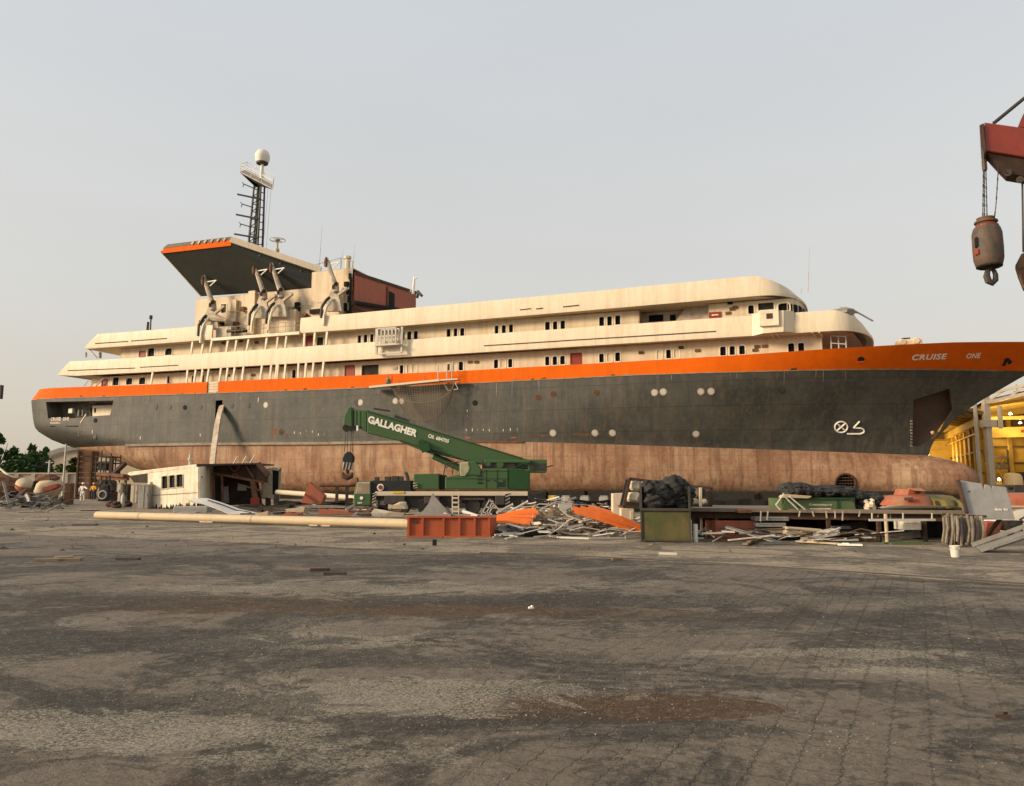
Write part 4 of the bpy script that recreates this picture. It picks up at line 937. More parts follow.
mb.build('boat_deck_railing','davit',ship)
for x,y,a,b,m in((243,309,.7,.5,'rust'),(236,325,.6,.8,'rust'),(286,309,2.2,.18,'ltgrey'),(316,311.5,1.5,.5,'dark'),(305,315,.6,.3,'rust'),(322,314,.5,.35,'rust'),(297.5,307,.5,1.1,'dark')):
    mb=MB(); mb.box(sh(x,y,TH5-.35),(a,.5,b)); mb.build('deck_fitting',m,ship)
mb=MB(); mb.box(sh(284,322,TH5-.6),(3.8,.9,2.7)); mb.build('deck_locker','wallcream',ship)
mb=MB(); mb.box(sh(252,315,-5.8),(1.0,.5,6)); mb.box(sh(233.5,318,-5.75),(.8,.3,4.6)); mb.build('vent_trunk','wallcream',ship)
for x,y,m in((216,341,'rust'),(223,343,'rust'),(241,341,'rustdark'),(256.5,342.5,'rust'),(253,375,'rust'),(228,375.5,'rustdark'),(470,362,'rust'),(476.5,362,'rust'),(641,352.5,'rustdark'),(681,347.5,'rustdark'),(697.5,350.5,'rust'),(395,368,'grey'),(757,346.5,'rust'),(764.5,346,'rust'),(755,350,'rust'),(732,309,'rust'),(728,313,'rust'),(735,307.5,'rust'),(730,303,'dark')):
    v=sh(x,y,TW-.06); mb=MB(); mb.box(v,(.5,.08,.28)); mb.build('wall_fitting',m,ship)
# front clutter: winch frame in the bay, radar dish on the hood, foredeck windlass
mb=MB(); a,b=sh(831,340,-6.5),sh(846,341,-6.5)
for z in(.3,1.0): mb.beam(a+Vector((0,0,z-.6)),b+Vector((0,0,z-.6)),.1,.1)
for u in(0,.5,1): p=a.lerp(b,u); mb.tube(p+Vector((0,0,-.9)),p+Vector((0,0,.5)),.06,n=5)
mb.build('bay_railing','ltgrey',ship)
mb=MB(); c=sh(843.5,312.3,-3); mb.blob(c,(1.2,1.0,.42),8,.2,14,8); mb.beam(c+Vector((.6,0,-.4)),c+Vector((1.1,0,-1.2)),.7,.5); mb.beam(c+Vector((.8,-.4,.1)),sh(873,321,-2.5),.12,.12); mb.beam(c+Vector((.4,-.4,.1)),sh(857,313,-2.5),.1,.1); mb.build('wrecked_searchlight','grey',ship,smooth=True)
mb=MB(); a,b=sh(896,345,-1.5),sh(921,344,-1.5); L_=b.x-a.x
mb.box((a+b)/2+Vector((0,0,-.1)),(L_,1.6,.9)); mb.tube(a+Vector((.5,-.9,.1)),a+Vector((.5,.9,.1)),.32,n=12); mb.tube(b+Vector((-.5,-.9,.2)),b+Vector((-.5,.9,.2)),.34,n=12); mb.box((a+b)/2+Vector((-.2,0,.38)),(1.3,.8,.2)); mb.build('windlass','wallcream',ship,bevel=.08)
mb=MB(); mb.box((a+b)/2+Vector((-.2,0,.55)),(.7,.5,.16)); mb.build('windlass_motor','dark',ship)
# ---- things hung on the ship
# staging and net under the bulwark
def W(v): return s2w(v)
st=thing('hanging_staging','pale plank staging hung along the orange bulwark above the net','staging',W(Vector((sh(412,382,-9).x,-9,12.2))))
mb=MB(); a,b=W(sh(371,387.5,-9.0)),W(sh(441,380.6,-9.0)); mb.beam(a,b,.9,.22); mb.build('plank','foam',st)
mb=MB(); b2_=W(sh(459,379.5,-9)); mb.beam(b,b2_,.8,.14)
mb.build('end_plank','ltgrey',st)
mb=MB()
for x in(438,447,452): mb.tube(W(sh(x,381,-8.9)),W(sh(x,364,-8.9)),.06,n=5)
mb.tube(W(sh(438,365,-8.9)),W(sh(452,363.5,-8.9)),.05,n=5); mb.tube(W(sh(438,372,-8.9)),W(sh(452,371,-8.9)),.05,n=5); mb.build('guard_rail','ltgrey',st)
mb=MB(); q=[W(sh(x,y,-9)) for x,y in((443,382),(448,390.5),(458,389),(454,380.5))]; mb.path(q,.07,5,closed=True); mb.build('landing_hoop','ltgrey',st)
mb=MB()
for x,y in((387,377),(392,376.5),(425,376.5)): mb.tube(W(sh(x,y+6,-8.9)),W(sh(x,y-1,-8.9)),.05,n=5)
mb.blob(W(sh(388,382,-9.1)),(.30,.3,.42),2,.4); mb.build('rope_coil','netting',st)
net=MB(); NU,NV=26,16
def netp(u,v):
    # top edge hangs from the staging, belly sags
    x=lerp(388,455,u); y=lerp(386,382,u); sag=(1-(2*u-1)**2)**.5*37*v
    x2=x+v*(1-u)*8-v*u*1; t=-9.0-1.0*math.sin(v*2.2)*(1-(2*u-1)**2)
    return W(sh(x2,y+sag,t))
for i in range(NU+1):
    net.path([netp(i/NU,j/NV) for j in range(NV+1)],.017,3,cap=False)
for j in range(0,NV+1):
    net.path([netp(i/NU,j/NV) for i in range(NU+1)],.017 if j<NV else .05,3,cap=False)
net.path([netp(i/NU,.5) for i in range(NU+1)],.035,4)
tag(net.build('safety_net','netting'),'brown cord net sagging below the staging on the grey hull','net')
# chute from the opening in the side
ch=MB(); pts=[(220.8,406,-7.9),(219,412,-8.6),(217,420,-9.2),(215,432,-9.8),(213,446,-10.4),(211.5,460,-11),(210.5,474,-11.6)]
rl=[];rr=[]
for x,y,t in pts:
    a=W(sh(x-1.8,y,t)); b=W(sh(x+3.3,y-(2 if y<425 else 0),t)); rl.append(a); rr.append(b)
rl.append(Vector((rl[-1].x,rl[-1].y-1,0.0))); rr.append(Vector((rr[-1].x,rr[-1].y-1,0.0)))
bk_=[v+Vector((.1,.12,0)) for v in rl]; bk2=[v+Vector((.1,.12,0)) for v in rr]
ch.grid([rl,rr,bk2,bk_],close=False); ch.grid([bk_,rl])
tag(ch.build('refuse_chute','davit'),'pale curved chute hanging from a black opening in the hull side','chute')
# ================================================================== GREEN MOBILE CRANE
YC=42.0; DC=2.5
def cpt(x,y,dy=0): return at(x,y,YC+dy)
cb=gnd(450,514.5); 
crane=thing('mobile_crane','green telescopic truck crane with white lettering on its lowered boom','crane',(at(450,500,YC).x,YC+DC/2,0))
def cprism(poly,dy,depth,name,m,parent=crane,bevel=.03,smooth=False):
    mb=MB(); mb.prism([cpt(x,y,dy) for x,y in poly],(0,depth,0)); return mb.build(name,m,parent,bevel=bevel)
cprism([(372,493),(545,493),(545,503),(530,508),(420,508),(372,505)],.25,2.0,'chassis','steel')
cprism([(375,491.5),(528,491.5),(528,496),(375,496)],-.02,.2,'deck_edge','foam')
cprism([(353.5,506),(353.5,494.5),(356.5,481.5),(371,481),(371,506)],0,DC,'carrier_cab','crane',bevel=.06)
cabo=bpy.context.scene.objects['carrier_cab']
mb=MB(); mb.prism([cpt(355.3,493.5,-.02),cpt(357.8,482.3,-.02),cpt(369.8,482,-.02),cpt(369.8,493.5,-.02)],(0,.06,0)); wn=mb.build('cab_window','ltgrey',cabo)
mb=MB(); mb.prism([cpt(356.2,492.8,-.04),cpt(358.4,483,-.04),cpt(362.8,483,-.04),cpt(362.8,492.8,-.04)],(0,.03,0)); mb.prism([cpt(363.6,492.8,-.04),cpt(363.6,483,-.04),cpt(369.2,483,-.04),cpt(369.2,492.8,-.04)],(0,.03,0)); mb.build('window_glass',mat('dusty_cab_glass',(.30,.22,.14),.15,.3,2,spec=.6),wn)
mb=MB(); mb.lathe(cpt(361.5,498,-.01),[(.09,0),(.09,.03)],14,axis=(0,-1,0)); mb.build('cab_badge','letter',cabo)
mb=MB(); text(mb,'684',quadmap(cpt(357.5,503.6,-.02),cpt(362,503.6,-.02),cpt(357.5,502,-.02),cpt(362,502,-.02))); mb.build('cab_number','letter',cabo)
cprism([(371.5,492),(371.5,480.5),(411,480.5),(411,492)],.1,2.2,'engine_cover','blackpaint')
ec=bpy.context.scene.objects['engine_cover']
mb=MB(); mb.lathe(cpt(380.5,487.3,.08),[(.19,0),(.19,.03)],18,axis=(0,-1,0)); em=mb.build('round_emblem','letter',ec)
mb=MB(); mb.lathe(cpt(380.5,487.3,.04),[(.125,0),(.125,.02)],18,axis=(0,-1,0)); mb.build('emblem_ring','redsign',em)
mb=MB(); mb.prism([cpt(393,493.4,-.06),cpt(404,493.4,-.06),cpt(404,491.2,-.06),cpt(393,491.2,-.06)],(0,.04,0)); mb.build('yellow_marker','yellow',crane)
mb=MB()
for x,y,w_ in((388,479.3,.3),(396,478.8,.4),(401,479,.25),(377,479.7,.2)): mb.box(cpt(x,y,1.0),(w_,.5,.3))
mb.path([cpt(408,480.5,.6),cpt(407,475,.6),cpt(405.6,472.5,.6)],.09,6); mb.build('exhaust','steel',crane)
def stripes(name,poly,n=4,dy=-.03):
    a,b,c,d=[cpt(x,y,dy) for x,y in poly]   # bl br tr tl
    mb=MB(); mb.prism([a,b,c,d],(0,.04,0)); o=mb.build(name,'foam',crane)
    mb=MB()
    for k in range(n):
        u=(k+.1)/n; v=(k+.6)/n
        mb.prism([a.lerp(d,u)+Vector((0,-.02,0)),b.lerp(c,u+.18 if u+.18<1 else 1)+Vector((0,-.02,0)),b.lerp(c,min(1,v+.18))+Vector((0,-.02,0)),a.lerp(d,v)+Vector((0,-.02,0))],(0,.02,0))
    mb.build('stripe','blackpaint',o); return o
stripes('hazard_board',[(371.5,505),(376,505),(376,493),(373,493)])
stripes('hazard_board',[(505,507),(510,507),(510,493),(505,493)])
stripes('hazard_board',[(413,488),(417.5,488),(417.5,483),(413,483)],2)
mb=MB()
for x in range(377,386,2): mb.beam(cpt(x,505,0),cpt(x,501,0),.04,.04)
mb.build('cab_step','ltgrey',crane)
mb=MB()
for x in(452.3,458.6): mb.beam(cpt(x,514.5,-.15),cpt(x,494,-.1),.06,.06)
for y in(498,502.5,507,511.3): mb.beam(cpt(452.3,y,-.14),cpt(458.6,y,-.14),.05,.09)
mb.build('access_ladder','foam',crane)
for x in(386,402,425,440,473,490):
    for dy in(.05,2.0):
        c=cpt(x,507.2,dy); c.z=.44
        mb=MB(); mb.lathe(c,[(.26,0),(.40,-.01),(.44,.06),(.44,.32),(.40,.39),(.26,.38)],22,axis=(0,1,0)); wl=mb.build('wheel','tyre',crane,smooth=True)
        mb=MB(); mb.lathe(c+Vector((0,.03,0)),[(.05,0),(.14,-.02),(.17,.06),(.27,.03),(.27,.3),(.1,.3)],18,axis=(0,1,0)); mb.build('rim','grey',wl)
cprism([(461,498),(485,498),(486,503),(484,500.5),(463,500.5),(460,503)],-.05,.5,'mudguard','steel')
cprism([(528,494),(545,492),(545,505),(536,505),(528,499)],.0,2.3,'rear_bumper','blackpaint')
cprism([(548,499.5),(554.5,499.5),(554.5,495.5),(548,495.5)],.1,.15,'marker_plate','yellow')
for x in(378,523):
    mb=MB(); c=cpt(x,500,.05); mb.tube((c.x,c.y-.1,.02),(c.x,c.y-.1,c.z),.08,n=8); mb.lathe((c.x,c.y-.1,0),[(.28,0),(.25,.06),(.1,.1)],14); mb.build('outrigger','steel',crane)
# slewing house
cprism([(413.5,489.5),(413.5,474),(439,473.5),(439,489.5)],.05,2.0,'front_box','crane',bevel=.04)
cprism([(439,489.5),(439,475),(445,475),(445,489.5)],.5,1.4,'slew_gap','blackpaint')
cprism([(445,489.3),(445,477),(460,474.5),(478,474.5),(478,468.5),(508,468.5),(508,489.3)],.0,2.5,'slewing_house','crane',bevel=.04)
hs_=bpy.context.scene.objects['slewing_house']
cprism([(508,489.8),(508,468.5),(520.5,468.5),(530,471),(530,489.8)],.02,2.46,'counterweight','cranedark',bevel=.05)  # darker green paints in the shade at the crane's right end
cprism([(459,475),(459,461.8),(468,461),(476,461.5),(481,470),(481,476)],-.05,.95,'operator_cab','crane',bevel=.05)
oc=bpy.context.scene.objects['operator_cab']
mb=MB(); mb.prism([cpt(460.2,475.6,-.07),cpt(460.2,462.5,-.07),cpt(468,462,-.07),cpt(469.6,468,-.07),cpt(468.4,472,-.07),cpt(465,475.6,-.07)],(0,.04,0)); wn=mb.build('cab_window','foam',oc)
mb=MB(); mb.prism([cpt(461,474.6,-.09),cpt(461,463.3,-.09),cpt(467.4,462.9,-.09),cpt(468.8,468,-.09),cpt(467.7,471.6,-.09),cpt(464.8,474.6,-.09)],(0,.03,0)); mb.build('window_glass',mat('hazy_glass',(.33,.30,.17),.15,.2,2,spec=.6),wn)
mb=MB()
for k in range(4): mb.box(cpt(479.8,472.5+k*3.4,-.01),(.26,.05,.09))
mb.build('vent_slot','blackpaint',hs_)
mb=MB(); mb.prism([cpt(482,468.4,.4),cpt(482,460.5,.4),cpt(513,460.5,.4),cpt(516,468.4,.4)],(0,1.4,0)); mb.build('winch_bay','steel',crane)
mb=MB(); mb.tube(cpt(500,464.5,.3),cpt(500,464.5,2.0),.2,n=12); mb.tube(cpt(488,464,.3),cpt(488,464,2.0),.16,n=12); mb.build('winch_drum','crane',crane)
cprism([(484,460),(530,460),(530,463),(484,463)],.3,.2,'side_girder','crane')
mb=MB(); mb.tube(cpt(443,477,.3),cpt(446,463,.3),.035,n=5); mb.tube(cpt(446,463,.3),cpt(459,462,.3),.035,n=5); mb.tube(cpt(452,474,.3),cpt(454,466,.3),.03,n=5); mb.build('handrail','steel',crane)
mb=MB()
for x in(486,497): mb.beam(cpt(x,488.6,-.012),cpt(x,469.5,-.012),.02,.025,up=(0,1,0))
mb.beam(cpt(446,478.6,-.012),cpt(507.5,478.6,-.012),.02,.025,up=(0,1,0)); mb.beam(cpt(478.5,471,-.012),cpt(507.5,471,-.012),.02,.02,up=(0,1,0)); mb.build('panel_seam','cranedark',hs_)
mb=MB()
for x in(488,494.5,504): mb.box(cpt(x,480.5,-.02),(.12,.04,.04))
for k in range(5): mb.box(cpt(501.5,482.2+k*1.1,-.012),(.42,.03,.025))
mb.build('door_handle','blackpaint',hs_)
mb=MB(); mb.path([cpt(446,468,.2),cpt(452,463.2,.25),cpt(458,466.5,.2)],.025,5); mb.path([cpt(515,468,.3),cpt(522,464,.25),cpt(528,466,.3),cpt(531,462,.35)],.03,5); mb.path([cpt(425,446,.62),cpt(433,450.5,.6),cpt(444,453,.62),cpt(462,459.5,.62),cpt(478,463,.62)],.025,5); mb.path([cpt(430,449,.62),cpt(441,456,.55),cpt(455,461,.6)],.02,5); mb.build('hydraulic_hose','blackpaint',crane)
for x,w_,h in((395,1.1,.42),(432,.8,.38),(500,.5,.5)): mb=MB(); mb.box(cpt(x,500.2,.0),(w_,.4,h)); mb.build('tool_box','steel',crane,bevel=.02)
mb=MB()
for x in(480,488,496,504): mb.tube(cpt(x,468.4,1.9),cpt(x,463.6,1.9),.02,n=5)
mb.tube(cpt(480,463.6,1.9),cpt(504,463.6,1.9),.02,n=5); mb.build('guard_rail','crane',crane)
# boom
def bx(poly,dy,depth,name,m,parent=crane,b=.03): return cprism(poly,dy,depth,name,m,parent,b)
bm_=bx([(367,433),(367,410),(400,419),(452,436.5),(523,458.5),(534,460),(534,470),(500,466.5),(478,464),(447,456.5),(421,450.5),(396,440)],.7,1.0,'boom','crane')
mb=MB(); mb.beam(cpt(367,411,.68),cpt(523,458.5,.68),.06,.06); mb.beam(cpt(400,440.5,.68),cpt(447,455.5,.68),.05,.06); mb.build('boom_flange','cranedark',bm_)
mb=MB(); text(mb,'GALLAGHER',quadmap(cpt(367.5,422.8,.67),cpt(416,437.2,.67),cpt(368.7,415.2,.67),cpt(418.4,430.2,.67)),0,1.0,.05); mb.build('boom_name','letter',bm_)
mb=MB(); text(mb,'Oil. 684705',quadmap(cpt(427.8,437.6,.67),cpt(448.5,443.2,.67),cpt(428.8,433.6,.67),cpt(449.5,439.6,.67)),0,1.0,.03); mb.build('boom_number','letter',bm_)
for k,(x0,x1,o) in enumerate(((361.5,366.6,1.0),(357.6,360.9,1.8),(354,357,2.4),(350.6,353.4,3.0))):
    yt=lambda x:410+(x-367)*.25+o; yb=lambda x:433+(x-367)*.36-o
    bx([(x0,yb(x0)),(x0,yt(x0)),(x1,yt(x1)),(x1,yb(x1))],.72+k*.04,.96-k*.08,'boom_section','crane',bm_)
    if k: bx([(x1-.2,yb(x1)-1),(x1-.2,yt(x1)+1),(x1+1.0,yt(x1)+1),(x1+1.0,yb(x1)-1)],.8+k*.04,.8-k*.08,'section_gap','cranedark',bm_)
hd=bx([(343.5,424),(344.2,415.5),(348,407.5),(351.5,406.8),(352,427),(348,426)],.75,.9,'boom_head','crane',bm_)
mb=MB()
for x,y,r in((346.5,428,.22),(355.5,427.5,.2),(351,428.5,.18)): mb.tube(cpt(x,y,.9),cpt(x,y,1.5),r,n=12)
mb.box(cpt(352,427.5,1.2),(.7,.4,.3)); mb.build('sheave','steel',hd)
mb=MB(); mb.box(cpt(357.4,428.3,.7),(.1,.1,.3)); mb.build('white_tag','letter',hd)
mb=MB(); mb.lathe(cpt(422,443,.66),[(.0,0),(.2,.02),(.2,.08)],12,axis=(0,-1,0)); mb.beam(cpt(424.5,444,.6),cpt(426.5,451.5,.6),.35,.5); mb.build('cylinder_bracket','cranedark',bm_)
mb=MB(); mb.tube(cpt(426,451,1.2),cpt(437,458,1.2),.10,n=10); rod=mb.build('piston_rod','ltgrey',crane)
mb=MB(); mb.tube(cpt(433.5,456,1.2),cpt(464,470,1.2),.19,n=12); mb.build('lift_cylinder','crane',crane,smooth=True)
bx([(528,472.5),(528,459.5),(547,459.5),(547,472.5)],.5,1.3,'rear_winch','crane')
mb=MB(); mb.box(cpt(541,466.5,.48),(.5,.06,.35)); mb.box(cpt(533,466,.48),(.18,.06,.5)); mb.beam(cpt(547,467,1),cpt(553,465.3,1),.06,.06); mb.build('rear_fitting','steel',crane)
mb=MB(); mb.tube(cpt(374,408.5,1.2),cpt(390,411,1.2),.06,n=6); mb.tube(cpt(395,416,1.2),cpt(409,421,1.2),.09,n=6); mb.build('boom_hose','steel',bm_)
# its hook block
hb_=thing('hook_block','black and striped hook block dangling from the green boom tip','hook block',tuple(at(347.5,478,YC+1.2)))
YH=YC+1.2
mb=MB()
for x in(344.5,347,350.5,352.3): mb.tube(at(x+1,428,YH),at(x,452,YH),.022,n=4)
mb.build('hoist_rope','cablem',hb_)
mb=MB(); mb.prism([at(x,y,YH-.15) for x,y in((342.5,462),(342,458.5),(344,454),(347.5,451.2),(351,452.5),(353.3,456),(353.5,460),(352.5,463))],(0,.4,0)); mb.build('sheave_housing','blackpaint',hb_,bevel=.05)
mb=MB(); mb.prism([at(x,y,YH-.12) for x,y in((342.3,470),(343,462),(352.3,462),(351.6,470))],(0,.34,0)); o=mb.build('cheek_plate','foam',hb_)
mb=MB()
for k in range(3): x=343.5+k*3.2; mb.prism([at(a,b,YH-.14) for a,b in((x-.8,470),(x+.8,470),(x+2.6,462),(x+1,462))],(0,.02,0))
mb.build('stripe','blackpaint',o)
mb=MB(); mb.tube(at(347.5,470,YH),at(347.5,474,YH),.11,n=8); mb.path([at(x,y,YH) for x,y in((342.8,472.5),(343.4,476),(347.4,477.7),(351.6,476),(352.3,472.5))],[.06,.14,.17,.14,.06],8); mb.build('hook','rustdark',hb_,smooth=True)
tag(bpy.data.objects.get('x_none') or hb_)

# ================================================================== RED JIB CRANE, top right
YJ=25.0
def jp(x,y,dy=0): return at(x,y,YJ+dy)
base=at(1400,520,YJ+2); 
jc=thing('jib_crane','red boom head of a second crane reaching in at the upper right','crane',(base.x,base.y,0))
mb=MB(); mb.prism([jp(984,122),(jp(1024,127.6)),jp(1120,141),jp(1420,400),jp(1390,420),jp(1100,190),jp(1024,157),jp(985,150.5)],(.58,.9,0)); jb=mb.build('jib','jib',jc,bevel=.03)
mb=MB(); mb.prism([jp(979.3,125,-.08),jp(983.8,122.8,-.08),jp(986,151,-.08),jp(984,154,-.08),jp(980.5,146,-.08)],(.68,1.06,0)); mb.build('jib_end_plate','hookpaint',jc,bevel=.02)
mb=MB(); mb.prism([jp(985,150.5,.1),jp(1024,157,.1),jp(1100,190,.1),jp(1090,205,.1),jp(1024,176,.1),jp(1006,173,.1),jp(999,166,.1)],(.45,.7,0)); mb.build('jib_underframe','rustdark',jc)
mb=MB()
for x,y in((1008,172.5),(1020,179.5)): mb.tube(jp(x,y,.1),jp(x,y,.8),.12,n=10)
mb.build('jib_sheave','steel',jc)
mb=MB(); mb.tube(jp(994,123,.4),jp(1024.5,98,.4),.07,n=6); mb.tube(jp(1024.5,98,.4),jp(1200,60,.4),.04,n=6); mb.build('jib_stay','steel',jc)
mb=MB(); mb.prism([jp(1018,126.5,.2),jp(1021,119,.2),jp(1024,113,.2),jp(1060,108,.2),jp(1066,132,.2)],(.32,.5,0)); mb.build('jib_bracket','jib',jc)
mb=MB(); mb.box((base.x,base.y,1.3),(5,2.6,1.6)); mb.box((base.x+.3,base.y,3.0),(2.6,2.2,1.9)); mb.build('crane_body','jib',jc,bevel=.08)
for dx in(-1.7,0,1.7):
    for dy in(-1.2,1.2):
        mb=MB(); mb.lathe((base.x+dx,base.y+dy-.2,.55),[(.3,0),(.55,.04),(.55,.36),(.3,.4)],18,axis=(0,1,0)); mb.build('wheel','tyre',jc)
hk=thing('hook_block','battered grey barrel shaped hook block hanging on chains under the red boom','hook block',tuple(jp(990,287)))
a=jp(984.2,153,.3)
for p,q in(((984.3,153),(984.6,217)),((985.6,155),(987.0,217)),((983.5,160),(982.8,217)),((999.3,154),(996,205)),((996,205),(994.5,217))):
    ch=MB(); P_,Q_=jp(*p,.4),jp(*q,.4); n=max(2,int((Q_-P_).length/.16))
    for k in range(n):
        u=P_.lerp(Q_,k/n); v=P_.lerp(Q_,(k+.9)/n); ch.beam(u,v,.04 if k%2 else .016,.016 if k%2 else .04)
    ch.build('chain','cablem',hk)
mb=MB(); mb.box(jp(984.4,165,.4),(.14,.14,.42)); mb.build('chain_swivel','hookpaint',hk,bevel=.03)
c=jp(989.3,266,.4); s_=YJ/F*1.0; k_=s_*.96
mb=MB(); mb.lathe(c,[(12.2*k_,0),(13.2*k_,2*k_),(14.6*k_,8*k_),(14.9*k_,20*k_),(14.6*k_,36*k_),(13*k_,42*k_),(10*k_,46*k_),(9.2*k_,48*k_)],26); bd=mb.build('block_body','hookpaint',hk,smooth=True)
mb=MB(); mb.lathe(c+Vector((0,0,47*k_)),[(9*k_,0),(11.5*k_,1.5*k_),(11.3*k_,3.2*k_),(8.5*k_,3.6*k_),(9*k_,7*k_),(5*k_,8*k_)],22); mb.build('top_collar','hookrust',hk)
mb=MB(); mb.lathe(c+Vector((0,0,-.6*k_)),[(11*k_,-1.4*k_),(12.7*k_,-.6*k_),(12.7*k_,1.0*k_)],22); mb.build('base_ring','dark',hk)
mb=MB(); q=c+Vector((-14.0*k_,-3.6*k_,25*k_)); mb.box(q,(5.5*k_,4*k_,13*k_),Matrix.Rotation(R(-75),3,'Z')); mb.build('side_slot','dark',bd,bevel=.06)
mb=MB(); q=c+Vector((-13.9*k_,-4*k_,14*k_)); mb.box(q,(5*k_,4*k_,5*k_),Matrix.Rotation(R(-75),3,'Z')); mb.build('slot_mark','redsign',bd)
mb=MB()
for i in range(9):
    a=R(200+i*16); mb.box(c+Vector((11.6*k_*math.cos(a),11.6*k_*math.sin(a),43.2*k_)),(2.6*k_,.6*k_,3.2*k_),Matrix.Rotation(a+R(90),3,'Z'))
mb.build('red_band','redsign',bd)
mb=MB(); mb.tube(c,c+Vector((0,0,-3*k_)),3.6*k_,3*k_,10); 
mb.path([c+Vector((x*k_+1.2*k_,0,z*k_)) for x,z in((0,-2),(-3.6,-6),(-5,-11),(-3.4,-17),(.6,-19),(4.4,-15.5),(4.9,-10),(3.6,-5.5),(1.5,-3.5))],[2.2*k_,2.8*k_,3.4*k_,3.6*k_,3.4*k_,3.0*k_,2.6*k_,2.2*k_,1.8*k_],8); mb.build('hook','steel',hk,smooth=True)
h2=thing('hook_block','brown angular hook block hanging on one wire at the right edge','hook block',tuple(jp(1032,291)))
mb=MB(); mb.tube(jp(1022.4,178,.5),jp(1023.5,252,.5),.035,n=5); mb.build('hoist_rope','cablem',h2)
mb=MB(); mb.prism([jp(x,y,.3) for x,y in((1022,252),(1015.3,265),(1018,274),(1024,289),(1036,291),(1046,272),(1040,254))],(.32,.5,0)); mb.build('block_body','hookrust',h2,bevel=.06)
mb=MB(); mb.prism([jp(x,y,.26) for x,y in((1019,268),(1024,284),(1030,283),(1026,266))],(0,.08,0)); mb.build('block_cheek','rustdark',h2)

# ================================================================== YELLOW WORKSHOP behind the bow
ax=Vector((.40,.917,0)).normalized(); pr=Vector((ax.y,-ax.x,0))
Cn=at(990,480,88); Cn.z=0
hg=thing('workshop_hall','open fronted workshop with yellow clad walls and lit lamps beyond the bow','building',tuple(Cn))
DEP=30.0; WL=26.0; WR=30.0; HT=12.3; EV=10.4
def hgp(a,b,z): return Cn+pr*a+ax*b+Vector((0,0,z))
def corr(mb,p,q,z0,z1,n,amp,nrm):   # horizontal sheet profile as real ribs
    for k in range(n):
        a=lerp(z0,z1,k/n); b=lerp(z0,z1,(k+1)/n)
        mb.add([p+Vector((0,0,a)),q+Vector((0,0,a)),q+Vector((0,0,b))+nrm*amp,p+Vector((0,0,b))+nrm*amp],[(0,1,2,3)])
        mb.add([p+Vector((0,0,b))+nrm*amp,q+Vector((0,0,b))+nrm*amp,q+Vector((0,0,b)),p+Vector((0,0,b))],[(0,1,2,3)])
mb=MB(); z0=Vector((0,0,0)); corr(mb,hgp(-WL,DEP,0),hgp(WR,DEP,0),0,12.5,9,.22,-ax); mb.build('back_wall','yellowwall',hg)
mb=MB(); corr(mb,hgp(0,1,0),hgp(0,DEP,0),0,9.6,7,.2,pr*-1); mb.build('dividing_wall','yellowwall',hg)
mb=MB(); corr(mb,hgp(WR,0,0),hgp(WR,DEP,0),0,10.5,8,.2,pr*-1); mb.build('side_wall','yellowwall',hg); mb=MB(); corr(mb,hgp(-WL,0,0),hgp(-WL,DEP,0),0,9,8,.2,pr); mb.build('side_wall','yellowwall',hg)
mb=MB()
def roofz(a,W_,h0,h1): return h0+(h1-h0)*math.sin(math.pi*a/W_)
for a0,W_,h0,h1 in((0,WR,11.0,13.2),(-WL,WL,9.6,12.2)):
    R_=[[hgp(a0+W_*k/14,b,roofz(W_*k/14,W_,h0,h1)) for k in range(15)] for b in(-1,DEP)]
    R2=[[v+Vector((0,0,.35)) for v in r] for r in R_]
    mb.grid(R_); mb.grid(R2); mb.grid([R_[0],R2[0]])
mb.build('roof','roofbrown',hg)
mb=MB()
for a0,W_,h0,h1 in((0,WR,11.0,13.2),(-WL,WL,9.6,12.2)): mb=MB(); mb.prism([hgp(a0,DEP-.3,8.5)]+[hgp(a0+W_*k/14,DEP-.3,roofz(W_*k/14,W_,h0,h1)-.01) for k in range(15)]+[hgp(a0+W_,DEP-.3,8.5)],ax*.1); mb.build('back_gable','roofbrown',hg)
mb=MB(); P_=[hgp(WR*k/14,-1.2,roofz(WR*k/14,WR,11.0,13.2)) for k in range(15)]
for a,b in zip(P_,P_[1:]): mb.beam(a,b,.45,.35); mb.beam(a+Vector((0,0,.95)),b+Vector((0,0,.95)),.35,.3); mb.beam(a,b+Vector((0,0,.95)),.16,.16)
mb.build('arched_truss','pole',hg)
mb=MB(); mb.beam(hgp(0,-.9,0),hgp(0,-.9,12),.62,.62); mb.box(hgp(.1,-.95,8.6),(1.5,.9,.8)); mb.tube(hgp(-1.1,-1,0),hgp(-1.1,-1,11),.22,n=8); mb.tube(hgp(1.3,-1,8),hgp(1.3,-1,10.6),.25,n=8); mb.build('front_column','pole',hg)
for k in range(7):
    b=2+k*4; mb=MB(); mb.beam(hgp(-.35,b,0),hgp(-.35,b,9.4),.5,.4); mb.build('wall_column','yellowsteel',hg)
mb=MB(); mb.beam(hgp(-.9,.5,8.9),hgp(-.9,DEP,8.9),.5,.8); mb.beam(hgp(-.9,.5,7.6),hgp(-.9,DEP,7.6),.15,.15)
for k in range(12): mb.beam(hgp(-.9,.5+k*2.4,7.6),hgp(-.9,1.7+k*2.4,8.6),.12,.12)
mb.build('crane_rail','yellowsteel',hg)
mb=MB(); mb.beam(hgp(.6,6,9.7),hgp(WR-1,6,9.7),.3,.4); mb.build('crane_girder','yellowsteel',hg)
mb=MB(); mb.beam(hgp(.6,12,8.3),hgp(WR-1,12,8.3),.8,1.3); gd=mb.build('overhead_girder','yellowwall',hg)
mb=MB(); mb.box(hgp(8.0,11.5,8.4),(5.0,.2,.35),Matrix.Rotation(math.atan2(pr.y,pr.x),3,'Z')); mb.build('girder_sign','redsign',gd)
